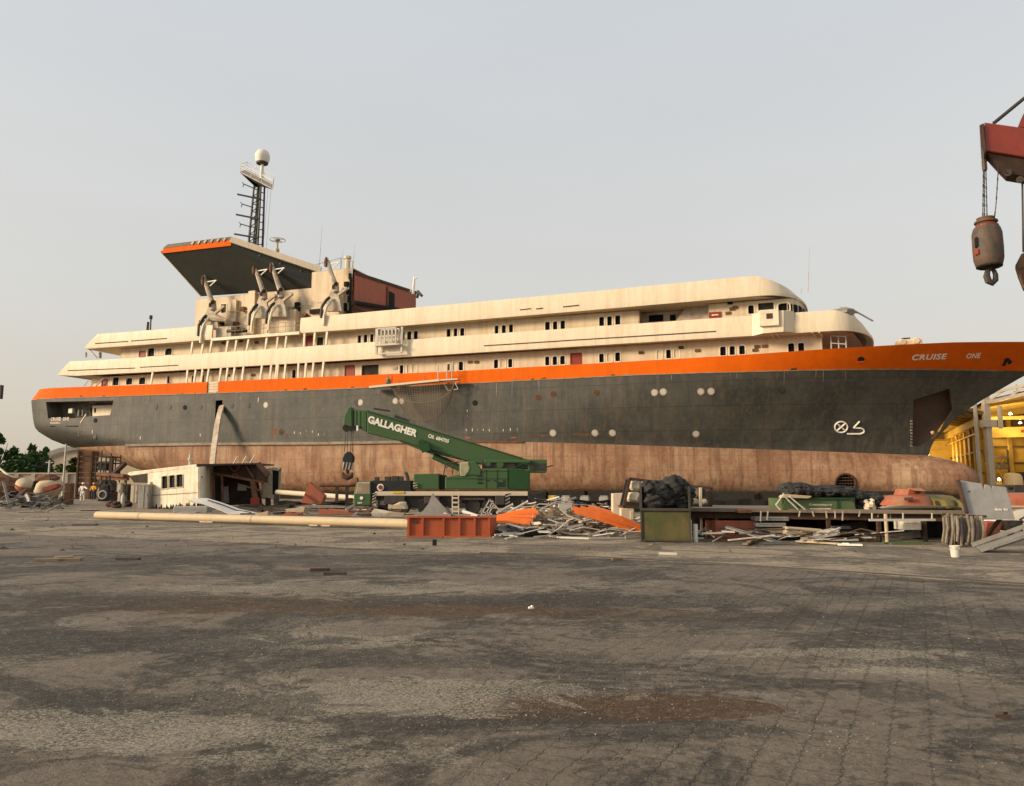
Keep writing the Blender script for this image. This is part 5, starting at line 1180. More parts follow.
for a,b,z,pw in((3.0,3,9.9,1),(8.5,3,9.4,1),(5.0,9,9.2,.6),(3.2,20,7.0,1.2),(-6,16,7.4,1.8),(1.4,3.2,2.2,1),(10,16,8,.8),(-4,24,6,1.8)):
    mb=MB(); mb.lathe(hgp(a,b,z),[(.06,.26),(.19,.08),(.20,0),(.04,-.03)],12); lp=mb.build('work_lamp','lamp',hg)
    pl=bpy.data.lights.new('work_lamp_light','POINT'); pl.energy=680*pw; pl.color=(1,.74,.36); pl.shadow_soft_size=.35
    po=bpy.data.objects.new('work_lamp_light',pl); COL.objects.link(po); po.location=hgp(a,b-.3,z-.5)
for k in range(9):
    mb=MB(); b=2+k*3.3; mb.beam(hgp(.4,b,10.9),hgp(15,b,12.9),.22,.35); mb.beam(hgp(15,b,12.9),hgp(WR-.4,b,10.9),.22,.35); mb.build('rafter','yellowsteel',hg)
    mb=MB(); mb.beam(hgp(-WL+.4,b,9.5),hgp(-13,b,11.8),.2,.3); mb.beam(hgp(-13,b,11.8),hgp(-.4,b,9.5),.2,.3); mb.build('rafter','yellowsteel',hg)
for z in(2.4,4.8,7.2): mb=MB(); mb.beam(hgp(.4,DEP-.5,z),hgp(WR-.4,DEP-.5,z),.18,.22); mb.build('wall_girt','roofbrown',hg)
for z in(3.0,5.6): mb=MB(); mb.beam(hgp(-.45,1,z),hgp(-.45,DEP,z),.18,.22); mb.build('wall_girt','roofbrown',hg)
for a in(3.6,11,19,23): mb=MB(); mb.beam(hgp(a,DEP-.7,0),hgp(a,DEP-.7,11.5),.32,.3); mb.build('back_column','yellowsteel',hg)
for a in(3.6,11): mb=MB(); mb.beam(hgp(a,DEP-.8,.3),hgp(a+3.6,DEP-.8,7.2),.14,.14); mb.beam(hgp(a+3.6,DEP-.85,.3),hgp(a,DEP-.85,7.2),.14,.14); mb.build('cross_brace','yellowsteel',hg)
mb=MB(); mb.beam(hgp(7.2,DEP-.6,0),hgp(7.2,DEP-.6,11.5),.5,.4); mb.beam(hgp(15,DEP-.6,0),hgp(15,DEP-.6,11.5),.5,.4); mb.beam(hgp(-7,DEP-.6,0),hgp(-7,DEP-.6,9),.4,.4); mb.build('back_column','yellowsteel',hg)
mb=MB(); rot=Matrix.Rotation(math.atan2(pr.y,pr.x),3,'Z')
mb.box(hgp(3.4,22,5.4),(4.6,.8,.25),rot); mb.box(hgp(3.4,22,3.9),(4.6,.8,.25),rot)
for a in(1.2,3.4,5.6): mb.beam(hgp(a,22,0),hgp(a,22,6.5),.15,.15)
for a in(1.8,2.7,4.0,4.9): mb.box(hgp(a,22,4.35),(.6,.6,.6),rot)
tag(mb.build('storage_rack','steel'),'dark storage rack standing at the back of the yellow workshop','rack')
mb=MB(); mb.lathe(hgp(4.8,15,0),[(1.1,0),(1.1,2.6),(.9,3.0),(.3,3.2)],16); tag(mb.build('steel_tank','ltgrey',smooth=True),'pale round topped tank inside the yellow workshop','tank')
mb=MB(); mb.box(hgp(10,DEP-1.2,3.0),(5,.6,.9),rot); tag(mb.build('wall_duct','steel'),'dark duct along the back wall of the yellow workshop','duct')
for k in range(7):
    w_=rnd.uniform(.7,1.3); h=1.3+rnd.uniform(0,1.2); p=hgp(1.5+k*1.5,13+rnd.uniform(-2,3),0); mb=MB(); mb.box(p+Vector((0,0,h/2)),(w_,.9,h),rot); mb.box(p+Vector((.1,-.2,h+.2)),(w_*.5,.5,.4),rot); mb.tube(p+Vector((-.2,-.5,h*.4)),p+Vector((-.2,-.7,h*.4)),.22,n=10)
    tag(mb.build('workshop_machine','yellowsteel',bevel=.03),'yellow machine in the row on the floor of the yellow workshop','machine','machines on the workshop floor')
mb=MB(); q=at(1019,420,150); mb.tube((q.x,q.y,0),(q.x,q.y,21.5),.35,.12,8); mb.tube((q.x-.9,q.y,0),(q.x,q.y,21),.12,n=5); mb.tube((q.x+.9,q.y,0),(q.x,q.y,21),.12,n=5); mb.beam((q.x-.6,q.y,20),(q.x+.6,q.y,20),.2,.2); tag(mb.build('antenna_mast','davit'),'thin mast rising over the workshop roof','mast')
mb=MB(); tp=at(996,382,140); 

# ================================================================== LEFT BACKGROUND
def tree(px,base_py,top_py,wpx,Y,label,m='leaf1',seed=1,leafs=900):
    rnd=random.Random(seed); b=at(px,480,Y); b.z=0
    top=at(px,top_py,Y).z; lo=at(px,base_py,Y).z; Rr=wpx/2*Y/F
    t=thing('broadleaf_tree',label,'tree',tuple(b),'trees beyond the yard wall')
    mb=MB(); mb.path([b,b+Vector((.2,0,lo*.6)),b+Vector((-.1,.1,lo+ (top-lo)*.5))],[.35,.28,.1],8)
    for k in range(7):
        a=rnd.uniform(0,6.3); mb.path([b+Vector((0,0,lo*.8+k*.2)),b+Vector((math.cos(a)*Rr*.5,math.sin(a)*Rr*.5,lo+(top-lo)*.35)),b+Vector((math.cos(a)*Rr*.8,math.sin(a)*Rr*.8,lo+(top-lo)*rnd.uniform(.4,.8)))],[.14,.08,.03],5)
    mb.build('trunk','bark',t)
    mb=MB(); cl=[]
    for k in range(16):
        a=rnd.uniform(0,6.3); rr=Rr*rnd.uniform(.1,.85); h=rnd.random()
        cl.append((b+Vector((math.cos(a)*rr,math.sin(a)*rr,lerp(lo,top-.6,h*(1-.35*rr/Rr)))),Rr*rnd.uniform(.22,.40)))
    cl.append((b+Vector((0,0,top-.7)),Rr*.28))
    for k in range(leafs):
        c,r=cl[rnd.randrange(len(cl))]
        d=Vector((rnd.gauss(0,1),rnd.gauss(0,1),rnd.gauss(0,.8))).normalized()*r*rnd.uniform(.5,1.08)
        p=c+d; s=rnd.uniform(.16,.42)
        u=Vector((rnd.gauss(0,1),rnd.gauss(0,1),rnd.gauss(0,1))).normalized(); v=u.orthogonal().normalized()
        mb.add([p-u*s,p+v*s*.6,p+u*s,p-v*s*.6],[(0,1,2,3)])
    mb.build('crown',m,t)
trs=[(-6,474,432,26,120,'dark leafy tree cut by the left edge, tallest one there'),(12,476,446,24,125,'dark green tree first from the left edge beyond the wall'),(30,476,444,26,128,'dark green tree with a pointed top second from the left edge'),(44,476,446,18,126,'narrow dark tree left of the grey shed roof'),(24,476,455,44,118,'broad low dark tree in front of the two pointed ones')]
for i,a in enumerate(trs): tree(*a,seed=i+3,leafs=1500)
tree(60,486,462,16,112,'lighter olive tree before the cream shed wall','leaf2',11,900)
tree(74,486,456,18,108,'lighter olive tree beside the rusty tower under the stern','leaf2',12,1100)
# shed with curved grey roof, cream building, yard wall
sb=at(66,480,150); sh1=thing('distant_shed','low cream shed with curved grey roof seen under the stern','building',(sb.x,sb.y,0))
mb=MB(); pts=[at(x,y,150) for x,y in((38,456),(48,452),(60,448),(75,445.5),(100,444),(125,446))]
R1=pts; R2=[p+Vector((0,18,0)) for p in pts]; mb.grid([R1,R2]); mb.grid([[p+Vector((0,-.2,-.9)) for p in R1],[p+Vector((0,-.2,0)) for p in R1]]); mb.build('roof','rooffar',sh1)
mb=MB(); lo=[Vector((p.x,p.y+.3,0)) for p in pts]; mb.grid([lo,[p+Vector((0,.3,-.4)) for p in pts]]); mb.build('wall','wallfar',sh1); mb=MB(); mb.grid([[p+Vector((0,17,0)) for p in lo],[p+Vector((0,17,-.4)) for p in pts]]); mb.build('wall','wallfar',sh1)
cbp=at(120,480,118); cbd=thing('cream_building','plain cream building seen through the scaffold under the stern','building',(cbp.x,cbp.y,0))
mb=MB(); x0,x1=at(96,470,118).x,at(155,470,118).x; zt=at(120,455,118).z; mb.box(((x0+x1)/2,121,zt/2),(x1-x0,6,zt)); mb.build('wall','foam',cbd)
mb=MB(); mb.box(((x0+x1)/2,121,zt+.15),(x1-x0+.6,6.6,.3)); mb.build('roof','rooffar',cbd)
mb=MB(); a,b=at(-260,480,100),at(84,480,100); mb.box(((a.x+b.x)/2,100,1.5),(b.x-a.x,.4,3.0)); mb.box(((a.x+b.x)/2,100,3.1),(b.x-a.x,.7,.2)); 
for k in range(22): mb.box((lerp(a.x,b.x,k/21),99.7,1.5),(.5,.3,3.0))
tag(mb.build('yard_wall','wallfar'),'long dusty tan wall closing the yard below the trees','wall')
for i,(x,y0,y1,l) in enumerate(((48.3,477,460,'pale thin pole in front of the trees, nearer the edge'),(63.5,490,444,'tall thin pole rising beside the shed roof'))):
    mb=MB(); p=at(x,480,96); mb.tube((p.x,96,0),(p.x,96,at(x,y1,96).z),.16,.10,7); mb.beam((p.x-.5,96,at(x,y1,96).z-.3),(p.x+.5,96,at(x,y1,96).z-.3),.1,.1); tag(mb.build('utility_pole','ltgrey'),l,'pole')
# street lamp standing just outside the left edge
mb=MB(); p=at(-20,480,60); zz=at(0,392,60).z
mb.tube((p.x,60,0),(p.x,60,zz+.5),.1,.07,8); mb.tube((p.x,60,zz+.5),(p.x+.9,60,zz+.3),.05,n=6); mb.box((p.x+1.05,60,zz),(.25,.3,1.1)); tag(mb.build('floodlight_post','steel'),'dark floodlight head just showing at the left edge','light')
# rusty tower under the stern
rt=at(85,480,88); tw=thing('rusty_shoring_tower','tall rusty shoring stack carrying the stern','shoring',(rt.x,rt.y,0))
x0,x1=at(78,480,88).x,at(91.5,480,88).x; top=at(85,451,88).z
mb=MB()
for k in range(9):
    z=top*k/9; mb.box(((x0+x1)/2,88.6,z+top/18),((x1-x0)*(.96 if k%2 else 1.0),1.4,top/9*.93))
mb.build('stack_block','rust',tw)
mb=MB()
for x in(x0,x1): mb=MB(); mb.beam((x,87.8,0),(x,87.8,top),.2,.2); mb.build('corner_post','rustdark',tw)
scf=at(103,480,84); sc_=thing('scaffold','dark tube scaffold beside the rusty tower','scaffold',(scf.x,scf.y,0))
mb=MB(); X=[at(x,480,84).x for x in(95,100,105,110)]; zt=at(100,454,84).z
for x in X:
    for y in(84,86): mb.tube((x,y,0),(x,y,zt+rnd.uniform(-.5,.4)),.08,n=6)
for z in(1.6,2.9,4.0,4.7):
    for y in(84,86): mb.tube((X[0],y,z),(X[-1],y,z),.07,n=6)
    for x in X: mb.tube((x,84,z),(x,86,z),.06,n=5)
mb.tube((X[0],84,.2),(X[2],84,3.9),.06,n=5); mb.build('tube_frame','steel',sc_)
mb=MB(); mb.box((X[1],85,2.2),(1.0,1.2,1.5)); mb.box((X[0]+.4,85,3.7),(.8,1,1)); mb.build('hanging_sheet','bag',sc_)
mb=MB(); mb.beam(at(100,474,80),at(127,476,78),.9,.3); mb.beam(at(98,478,80),at(128,479,78),.3,.3)
for x in(101,113,126): p=at(x,476,79); mb.beam((p.x,p.y,0),(p.x,p.y,p.z),.2,.2)
tag(mb.build('work_platform','rust'),'low rusty trestle platform under the stern','platform')
mb=MB(); mb.beam(at(112,475.5,82),at(125,463.5,84),.4,.4); p=at(108,480,83); mb.beam((p.x,83.5,0),(p.x,83.5,at(108,458,83).z),.35,.35); pp=at(112,475.5,82); mb.beam((pp.x,pp.y,0),pp,.3,.3); tag(mb.build('raking_shore','rustdark'),'slanting dark prop braced against the stern','prop')
# people
def person(px,foot_py,label,suit,legs,armpose,helm='helmet',face=-1):
    f=gnd(px,foot_py); t=thing('person',label,'person',tuple(f)); 
    def skin(name,verts,edges,rad,m,parent):
        me=bpy.data.meshes.new(name); me.from_pydata(verts,edges,[]); me.materials.append(M[m])
        o=bpy.data.objects.new(name,me); COL.objects.link(o); o.parent=parent; o['_o']=tuple(parent['_o'])
        k=o.modifiers.new('skin','SKIN'); 
        if not me.skin_vertices: 
            pass
        for sv,r in zip(me.skin_vertices[0].data,rad): sv.radius=(r,r)
        me.skin_vertices[0].data[0].use_root=True
        s=o.modifiers.new('sub','SUBSURF'); s.levels=1; s.render_levels=2
        return o
    dx=.10
    J=[(0,0,.95),(0,0,1.2),(0,.0,1.42),(0,.0,1.54),(0,-.02,1.64),(0,-.01,1.76),
       (-.10,0,.90),(-.12,-.02,.50),(-.13,.02,.08),(-.13,-.14,.04),(.10,0,.90),(.13,.03,.5),(.15,.06,.08),(.15,-.10,.04),
       (-.19,0,1.43),*armpose[0],(.19,0,1.43),*armpose[1]]
    E=[(0,1),(1,2),(2,3),(3,4),(4,5),(0,6),(6,7),(7,8),(8,9),(0,10),(10,11),(11,12),(12,13),(2,14),(14,15),(15,16),(16,17),(2,18),(18,19),(19,20),(20,21)]
    rad=[.14,.15,.15,.055,.09,.075,.095,.07,.045,.04,.095,.07,.045,.04,.065,.05,.035,.03,.065,.05,.035,.03]
    b=skin('body',J,E,rad,'skin',t)
    JS=[J[i] for i in(0,1,2,6,7,8,10,11,12,14,15,16,18,19,20)]
    skin('jacket',[J[0],J[1],J[2],J[14],J[15],J[16],J[18],J[19],J[20]],[(0,1),(1,2),(2,3),(3,4),(4,5),(2,6),(6,7),(7,8)],[.165,.18,.17,.085,.075,.055,.085,.075,.055],suit,t)
    skin('trousers',[J[0],J[6],J[7],J[8],J[10],J[11],J[12]],[(0,1),(1,2),(2,3),(0,4),(4,5),(5,6)],[.165,.12,.095,.075,.12,.095,.075],legs,t)
    mb=MB(); mb.lathe(Vector(f)+Vector((0,0,1.72)),[(.14,0),(.125,.02),(.12,.07),(.08,.12),(.0,.14)],14); mb.build('hard_hat',helm,t,smooth=True)
    return t
person(82,502,'worker in white overalls and helmet reaching out by the rusty tower','coverall','coverall',[[(-.30,-.05,1.18),(-.28,-.15,.98),(-.28,-.2,.88)],[(.36,-.12,1.30),(.56,-.22,1.26),(.66,-.26,1.26)]])
person(93,500,'worker in orange vest and dark trousers beside the black machine','hivis','trouser',[[(-.30,-.05,1.2),(-.28,-.2,1.0),(-.2,-.3,.95)],[(.30,-.1,1.2),(.34,-.3,1.12),(.30,-.42,1.1)]],'yellow')
# machine, boxes, bottles under the stern
mc=gnd(104,502.5); mt=thing('black_machine','black oily compressor with round drum standing right of the workers','machine',tuple(mc))
mb=MB(); mb.box(mc+Vector((0,.6,.55)),(1.3,1.2,.9)); mb.box(mc+Vector((-.2,.6,1.3)),(.9,.9,.7)); mb.box(mc+Vector((.5,.5,1.5)),(.4,.6,1.0)); mb.build('engine_block','machine',mt,bevel=.08)
mb=MB(); mb.tube(mc+Vector((-.1,-.12,.7)),mc+Vector((-.1,.1,.7)),.5,n=18); dr=mb.build('drum','steel',mt)
mb=MB(); mb.path([mc+Vector((-.1+.36*math.cos(a),-.16,.7+.36*math.sin(a))) for a in[k*.5236 for k in range(12)]],.05,5,closed=True); mb.build('drum_rim','ltgrey',dr)
mb=MB(); mb.path([mc+Vector((-.6,0,1.4)),mc+Vector((-.2,-.1,2.0)),mc+Vector((.5,0,1.9)),mc+Vector((.8,.1,1.2))],.06,6); mb.tube(mc+Vector((.3,.2,1.8)),mc+Vector((.3,.2,2.5)),.08,n=6); mb.build('hose','blackpaint',mt)
def boxthing(x0,x1,y0,y1,name,label,cat,m,dep=.8,bev=.03,trim=None):
    g=gnd((x0+x1)/2,y1); Y=g.y; mb=MB(); a,b=at(x0,y1,Y),at(x1,y0,Y)
    mb.box(((a.x+b.x)/2,Y+dep/2,(b.z)/2),(b.x-a.x,dep,b.z)); 
    o=mb.build(name,m,None,bevel=bev,base=(g.x,Y+dep/2,0)); tag(o,label,cat)
    if trim: 
        mb=MB(); w_=b.x-a.x
        mb.box(((a.x+b.x)/2,Y-.01,b.z*.97),(w_*1.04,.05,b.z*.05)); mb.box((a.x+w_*.5,Y-.01,b.z*.5),(.05,.04,b.z*.9)); mb.box((b.x-w_*.15,Y-.03,b.z*.55),(.05,.06,b.z*.15)); mb.build('door_trim',trim,o)
    return o
boxthing(111,121,482.5,501.5,'electrical_cabinet','cream steel cabinet standing under the stern','cabinet','foam',1.0,.03,'davit')
boxthing(130,137.5,484,503,'steel_cabinet','tall cream cabinet left of the cut cabin','cabinet','foam',.8,.03,'davit')
boxthing(137.5,149,484,509,'steel_panel_box','grey steel box under the cabin roof overhang','box','grey',.9,.03,'davit')
boxthing(121.5,128,484,503,'dark_frame_box','dark open machine frame between the two cream cabinets','machine','machine',.8,.03,'steel')
g=gnd(122.5,508); mb=MB(); mb.lathe(g,[(.14,0),(.15,.05),(.15,.75),(.1,.9),(.05,.95),(.06,1.05)],12); tag(mb.build('gas_bottle','ltgrey',smooth=True),'pale gas bottle standing in front of the dark machine frame','bottle')
for i,(x,y) in enumerate(((112,507),(117,508),(126,507))):
    g=gnd(x,y); mb=MB(); mb.path([g+Vector((.32*math.cos(a),.28*math.sin(a),.16+.10*math.sin(a*2+i))) for a in[k*.5236 for k in range(12)]],.13,7,closed=True); mb.path([g+Vector((.2*math.cos(a),.2*math.sin(a),.36)) for a in[k*.5236 for k in range(12)]],.10,7,closed=True); tag(mb.build('hose_coil','rustdark',smooth=True),'dark coiled hose lying below the cream cabinets','hose','coiled hoses below the cabinets')
# broken lifeboats at the far left
def hullboat(name,label,cat,x0,x1,yt,yb,Y,m,tilt=0,cut=True,seed=0,rail='foam'):
    a,b=at(x0,yb,Y),at(x1,yt,Y); L=b.x-a.x; H=b.z-a.z; c=Vector(((a.x+b.x)/2,Y,a.z))
    t=thing(name,label,cat,(c.x,c.y,max(0,c.z)))
    rows=[]
    for i in range(11):
        u=i/10; k=math.sin(math.pi*min(1,.12+u*.88))**.5
        row=[]
        for j in range(11):
            an=math.pi*j/10
            row.append(c+Vector(((u-.5)*L,-math.cos(an)*H*.65*k,H*(.45+.55*math.sin(an)*k)+ (u-.5)*tilt)))
        rows.append([p+mnoise.noise_vector(p*1.3)*H*.13 for p in row])
    mb=MB(); mb.grid(rows); 
    for r in(rows[0],rows[-1]): mb.add(r,[tuple(range(11))])
    mb.build('canopy',m,t,smooth=True)
    rows=[]
    for i in range(11):
        u=i/10; k=math.sin(math.pi*min(1,.10+u*.85))**.5
        rows.append([c+Vector(((u-.5)*L*1.03,-math.cos(math.pi*j/8)*H*.72*k,H*.47-H*.47*math.sin(math.pi*j/8)*k+(u-.5)*tilt)) for j in range(9)])
    mb=MB(); mb.grid(rows); mb.add(rows[0],[tuple(range(9))]); mb.add(rows[-1],[tuple(range(9))]); mb.build('hull',rail,t,smooth=True)
    return t,c,L,H
t,c,L,H=hullboat('broken_lifeboat','cream and orange lifeboat half broken open behind the wire heap','lifeboat',18,36,478.5,494,60,'wood',-.2,rail='boatred')
mb=MB(); mb.prism([at(x,y,58.9) for x,y in((30,492),(33.6,481),(35,482),(32,493))],(0,.5,0)); mb.build('split','dark',t)
t,c,L,H=hullboat('broken_lifeboat','cream lifeboat with red stripe lying on its side','lifeboat',38,62,478,497,58,'wood',.35,rail='foam')
mb=MB(); mb.prism([at(x,y,56.8) for x,y in((41,491),(44,487),(56,484),(57,487),(50,490))],(0,.6,0)); mb.build('red_stripe','redsign',t)
mb=MB(); mb.blob(at(48,478.5,58),(.9,.6,.32),4,.3); tag(mb.build('wreck_lump','rust'),'rusty lump lying on top of the red striped lifeboat','scrap')
mb=MB(); mb.blob(at(6,486,62),(1.6,1,.9),9,.3); tag(mb.build('wreck_hull','rust'),'brown broken hull piece at the left edge above the wire heap','wreck')
mb=MB(); mb.beam(at(-2,467,66),at(14,480,64),.12,.12); p=at(-2,467,66); mb.beam((p.x,p.y,0),p,.12,.12); tag(mb.build('leaning_pole','foam'),'pale pole leaning down from the left edge','pole')
for i,(x0,x1,y0,y1,lab) in enumerate(((0,12,479,489,'flat brown plate at the left edge behind the wire heap'),(66,73,483,491,'orange brown block right of the red striped lifeboat'))):
    mb=MB(); a,b=at(x0,y1,63),at(x1,y0,63); mb.box(((a.x+b.x)/2,63,(b.z+0)/2),(b.x-a.x,.8,b.z),Matrix.Rotation(.2,3,'Z')); tag(mb.build('scrap_block','rust',bevel=.05),lab,'scrap')
# wire and offcut heap on the left
def stick_heap(n,region,lens,mats,name,label,cat,group,seed,hfun,th=(.03,.08),flat=.35,zj=.05):
    rnd=random.Random(seed); out=[]
    for k in range(n):
        for _ in range(50):
            px=rnd.uniform(region[0],region[1]); u=rnd.random()
            py=rnd.uniform(region[2],region[3]); g=gnd(px,py); h=hfun(px,py)
            if h>0: break
        z=h*rnd.uniform(.25,1.0); L_=rnd.uniform(*lens)*(1 if rnd.random()>.12 else 1.5); a=rnd.gauss(0,.55) if rnd.random()<.75 else rnd.uniform(0,3.14); e=rnd.gauss(0,flat)*(.5 if z<.1 else 1)
        d=Vector((math.cos(a)*math.cos(e),math.sin(a)*math.cos(e),math.sin(e)))*L_/2
        c=Vector((g.x,g.y,max(z,.03+abs(d.z)))); w_=rnd.uniform(*th); mb=MB(); kind=rnd.random(); m=mats[rnd.randrange(len(mats))]
        if kind<.45: mb.beam(c-d,c+d,w_*1.6,w_*.5)
        elif kind<.7:
            mid=c+Vector((rnd.uniform(-.1,.1),0,rnd.uniform(-.08,.14)))*L_; mb.path([c-d,mid,c+d],w_*.42,6)
        elif kind<.80:
            mb.beam(c-d,c+d,w_*1.8,w_*.18); mb.beam(c-d+Vector((0,0,w_*.5)),c+d+Vector((0,0,w_*.5)),w_*.18,w_)
        elif kind<.91:
            q=[c-d]
            for k2 in range(1,5): q.append((c-d).lerp(c+d,k2/4)+Vector((rnd.uniform(-.12,.12),rnd.uniform(-.1,.1),rnd.uniform(-.05,.14)))*L_*.8)
            for v in q: v.z=max(v.z,.02)
            mb.path(q,w_*.25,5)
        else:
            x=d.normalized(); y=Vector((-x.y,x.x,0)).normalized()*rnd.uniform(.10,.26); mb.prism([c-d-y,c+d-y*.6,c+d*.8+y,c-d*.9+y*.8],(0,.01,.025))
        o=mb.build(name,m); tag(o,label,cat,group); out.append(o)
    return out
def hl(px,py):
    u=(px-28)/38; 
    return max(0,(1.0-u*u))*1.15*(1-.4*abs(math.sin(px*.21)))
stick_heap(95,(-6,62,503,511),(.8,2.6),['scrap2','steel','steel','scrap3','scrap2','scrap1'],'scrap_strip','thin grey scrap strip in the tangled heap at the far left','scrap strip','scrap strips in the far left heap',21,hl,(.05,.11),.3)
mb=MB(); rnd=random.Random(9)
for k in range(16):
    g=gnd(rnd.uniform(0,56),rnd.uniform(502,508)); mb.blob(g+Vector((0,0,.2)),(rnd.uniform(.5,1.0),rnd.uniform(.4,.9),rnd.uniform(.2,.55)),k,.35,9,6)
tag(mb.build('scrap_mound','machine'),'dark mass of crushed scrap under the far left strips','scrap','',kind='stuff')
for o in(bpy.context.scene.objects['scrap_mound'],):
    if 'group' in o: del o['group']
# low scraps on the ground at left
for i,(x,y,l,w_,a,m,lab) in enumerate(((58,561,.9,.12,.2,'plank','short brown plank on the dark paving at left'),(64,559,.35,.25,.6,'plank','small brown wood block on the dark paving at left'),(128,560,.5,.1,0,'steel','dark flat bar lying alone on the paving at left'),(34,512.6,1.6,.25,.05,'scrap3','flat brown strip in front of the wire heap'),(25,512,.9,.2,.3,'scrap1','pale sheet in front of the wire heap'),(85,525.5,.9,.3,0,'steel','dark flat scrap lying between wire heap and beige mast'),(90,511,1.0,.4,.4,'rustdark','dark rag lying near the beige mast end'),(1003,720.5,.10,.025,-.15,'rustdark','thin dark rust flake on the pavers at lower right'),(531,610,.06,.05,.3,'letter','small white chip in the middle of the yard'),(320,571,.35,.12,.1,'rustdark','dark brown flake in the yard below the long mast'),(335,575,.4,.08,.0,'steel','thin dark strip in the yard below the long mast'),(617,560.5,.22,.1,.2,'scrap3','small brown chip by the ground rail'),(668,554.8,.42,.06,-.35,'scrap1','white slat lying flat before the olive skip'))):
    g=gnd(x,y); mb=MB(); mb.box(g+Vector((0,0,.025+.004)),(l,w_,.05 if l>.2 else .02),Matrix.Rotation(a,3,'Z')@Matrix.Rotation(.03,3,'X')); mb.box(g+Vector((l*.2,w_*.3,.04)),(l*.4,w_*.5,.03),Matrix.Rotation(a+.4,3,'Z')); tag(mb.build('loose_scrap',m),lab,'scrap')
# ================================================================== CUT CABIN on the ground, left of the crane
YK=50.0
def kp(x,y,dy=0): return at(x,y,YK+dy+max(0,198-x)*.05)
kb=gnd(185,508.5); kab=thing('cut_cabin','cream cut off deckhouse corner with three windows and torn open end','cabin',(kb.x,YK+1.5,0))
mb=MB()
# front skin with three window holes, built from strips, leaning slightly with the block
fx=[(147.5,473.5,509),(160.8,471.9,508.6),(168.2,470.9,508.2),(169.0,470.8,508.2),(175.4,470,508),(176.5,469.8,508),(183.5,468.9,507.6),(196,467.2,507)]
def topy(x): return 473.5-(x-147.5)*.130
def boty(x): return 509-(x-147.5)*.045
wins=[(162,167.6,475.8,489.2),(169.4,175,475,488.4),(176.6,182.8,474.2,487.6)]
xs=[147.5]+[v for w_ in wins for v in w_[:2]]+[198]
for i in range(len(xs)-1):
    x0,x1=xs[i],xs[i+1]; w_=[q for q in wins if abs(q[0]-x0)<.01]
    if w_:
        y0,y1=w_[0][2],w_[0][3]
        for a,b,c,d in((topy(x0),topy(x1),y0,y0-.5),(y1,y1-.6,boty(x0),boty(x1))):
            mb.prism([kp(x0,c),kp(x1,d),kp(x1,b),kp(x0,a)],(0,.14,0))
    else: mb.prism([kp(x0,boty(x0)),kp(x1,boty(x1)),kp(x1,topy(x1)),kp(x0,topy(x0))],(0,.14,0))
# rounded corner to the end wall
prev=None; cor=[]
for k in range(7):
    a=k/6*math.pi/2; x=198+math.sin(a)*8; dy=(1-math.cos(a))*.9
    cor.append((x,dy))
R0=[kp(x,boty(198)-k*.6,dy) for k,(x,dy) in enumerate(cor)]; R1_=[kp(x,topy(198)-.2*k,dy) for k,(x,dy) in enumerate(cor)]
mb.grid([R0,R1_]); mb.build('wall','cabinwhite',kab)
mb=MB(); a=R0[-1];b=R1_[-1]; e=kp(213.5,500,3.2); f=kp(213.5,463.5,3.2)
mb.add([a,e,f,b],[(0,1,2,3)]); mb.build('end_wall','wallcream',kab)
for x0,x1,y0,y1 in wins:
    mb=MB(); pts=[kp(x0-.3,y1,-.03),kp(x1+.3,y1-.5,-.03),kp(x1+.3,y0+.6,-.03),kp(x1-1,y0-.5,-.03),kp(x0+1,y0,-.03),kp(x0-.3,y0+1.2,-.03)]
    mb.path(pts,.05,5,closed=True); o=mb.build('window','cream_clean',kab); mb=MB(); mb.add([p+Vector((0,.12,0)) for p in pts],[tuple(range(6))]); mb.build('opening','dark',o)
mb=MB(); mb.prism([kp(147.5,496,-.02),kp(197,493,-.02),kp(197,492.2,-.02),kp(147.5,495.2,-.02)],(0,.03,0)); mb.box(kp(152,483,-.02),(.25,.05,.12)); mb.box(kp(200,477,.1),(.35,.05,.15)); mb.build('wall_fitting','strake',kab)
# torn lower edge
mb=MB(); rnd=random.Random(4); x=147.0
while x<206:
    w_=rnd.uniform(1.0,2.6); h=rnd.uniform(1,6); y=boty(min(x,198))
    mb.prism([kp(x,y+.6,-.05),kp(x+w_,y+.6,-.05),kp(x+w_*.7,y-h*.6,-.05),kp(x+w_*.4,y-h,-.05)],(0,.05,0)); x+=w_*rnd.uniform(.7,1.4)
mb.build('torn_edge','dark',kab)
mb=MB(); mb.prism([kp(127,474.6),kp(129,472),kp(196,464.2),kp(197,467.5),kp(150,473.2),kp(131,476)],(0,3.2,0)); mb.build('roof','cabinwhite',kab,bevel=.04)
mb=MB(); mb.prism([kp(197,464),kp(258,463,2.4),kp(258.5,464.4,2.4),kp(197,466)],(0,3.5,0)); mb.build('bare_roof','steel',kab)
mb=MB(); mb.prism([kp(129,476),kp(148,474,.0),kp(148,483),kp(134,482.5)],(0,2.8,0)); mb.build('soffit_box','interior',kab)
mb=MB(); mb.prism([kp(258,463.4,2.3),kp(268,475,2.3),kp(267.2,483,2.3),kp(256,480,2.3)],(0,.12,0)); mb.beam(kp(258,463.4,2.2),kp(268.5,475.5,2.2),.25,.3); mb.build('torn_roof_side','rustdark',kab)
mb=MB(); mb.prism([kp(213,464.8,2.6),kp(258,465,2.6),kp(257,482,2.6),kp(246,480,2.6),kp(213,472,2.6)],(0,.1,0)); mb.build('ceiling_remains','rustdark',kab)
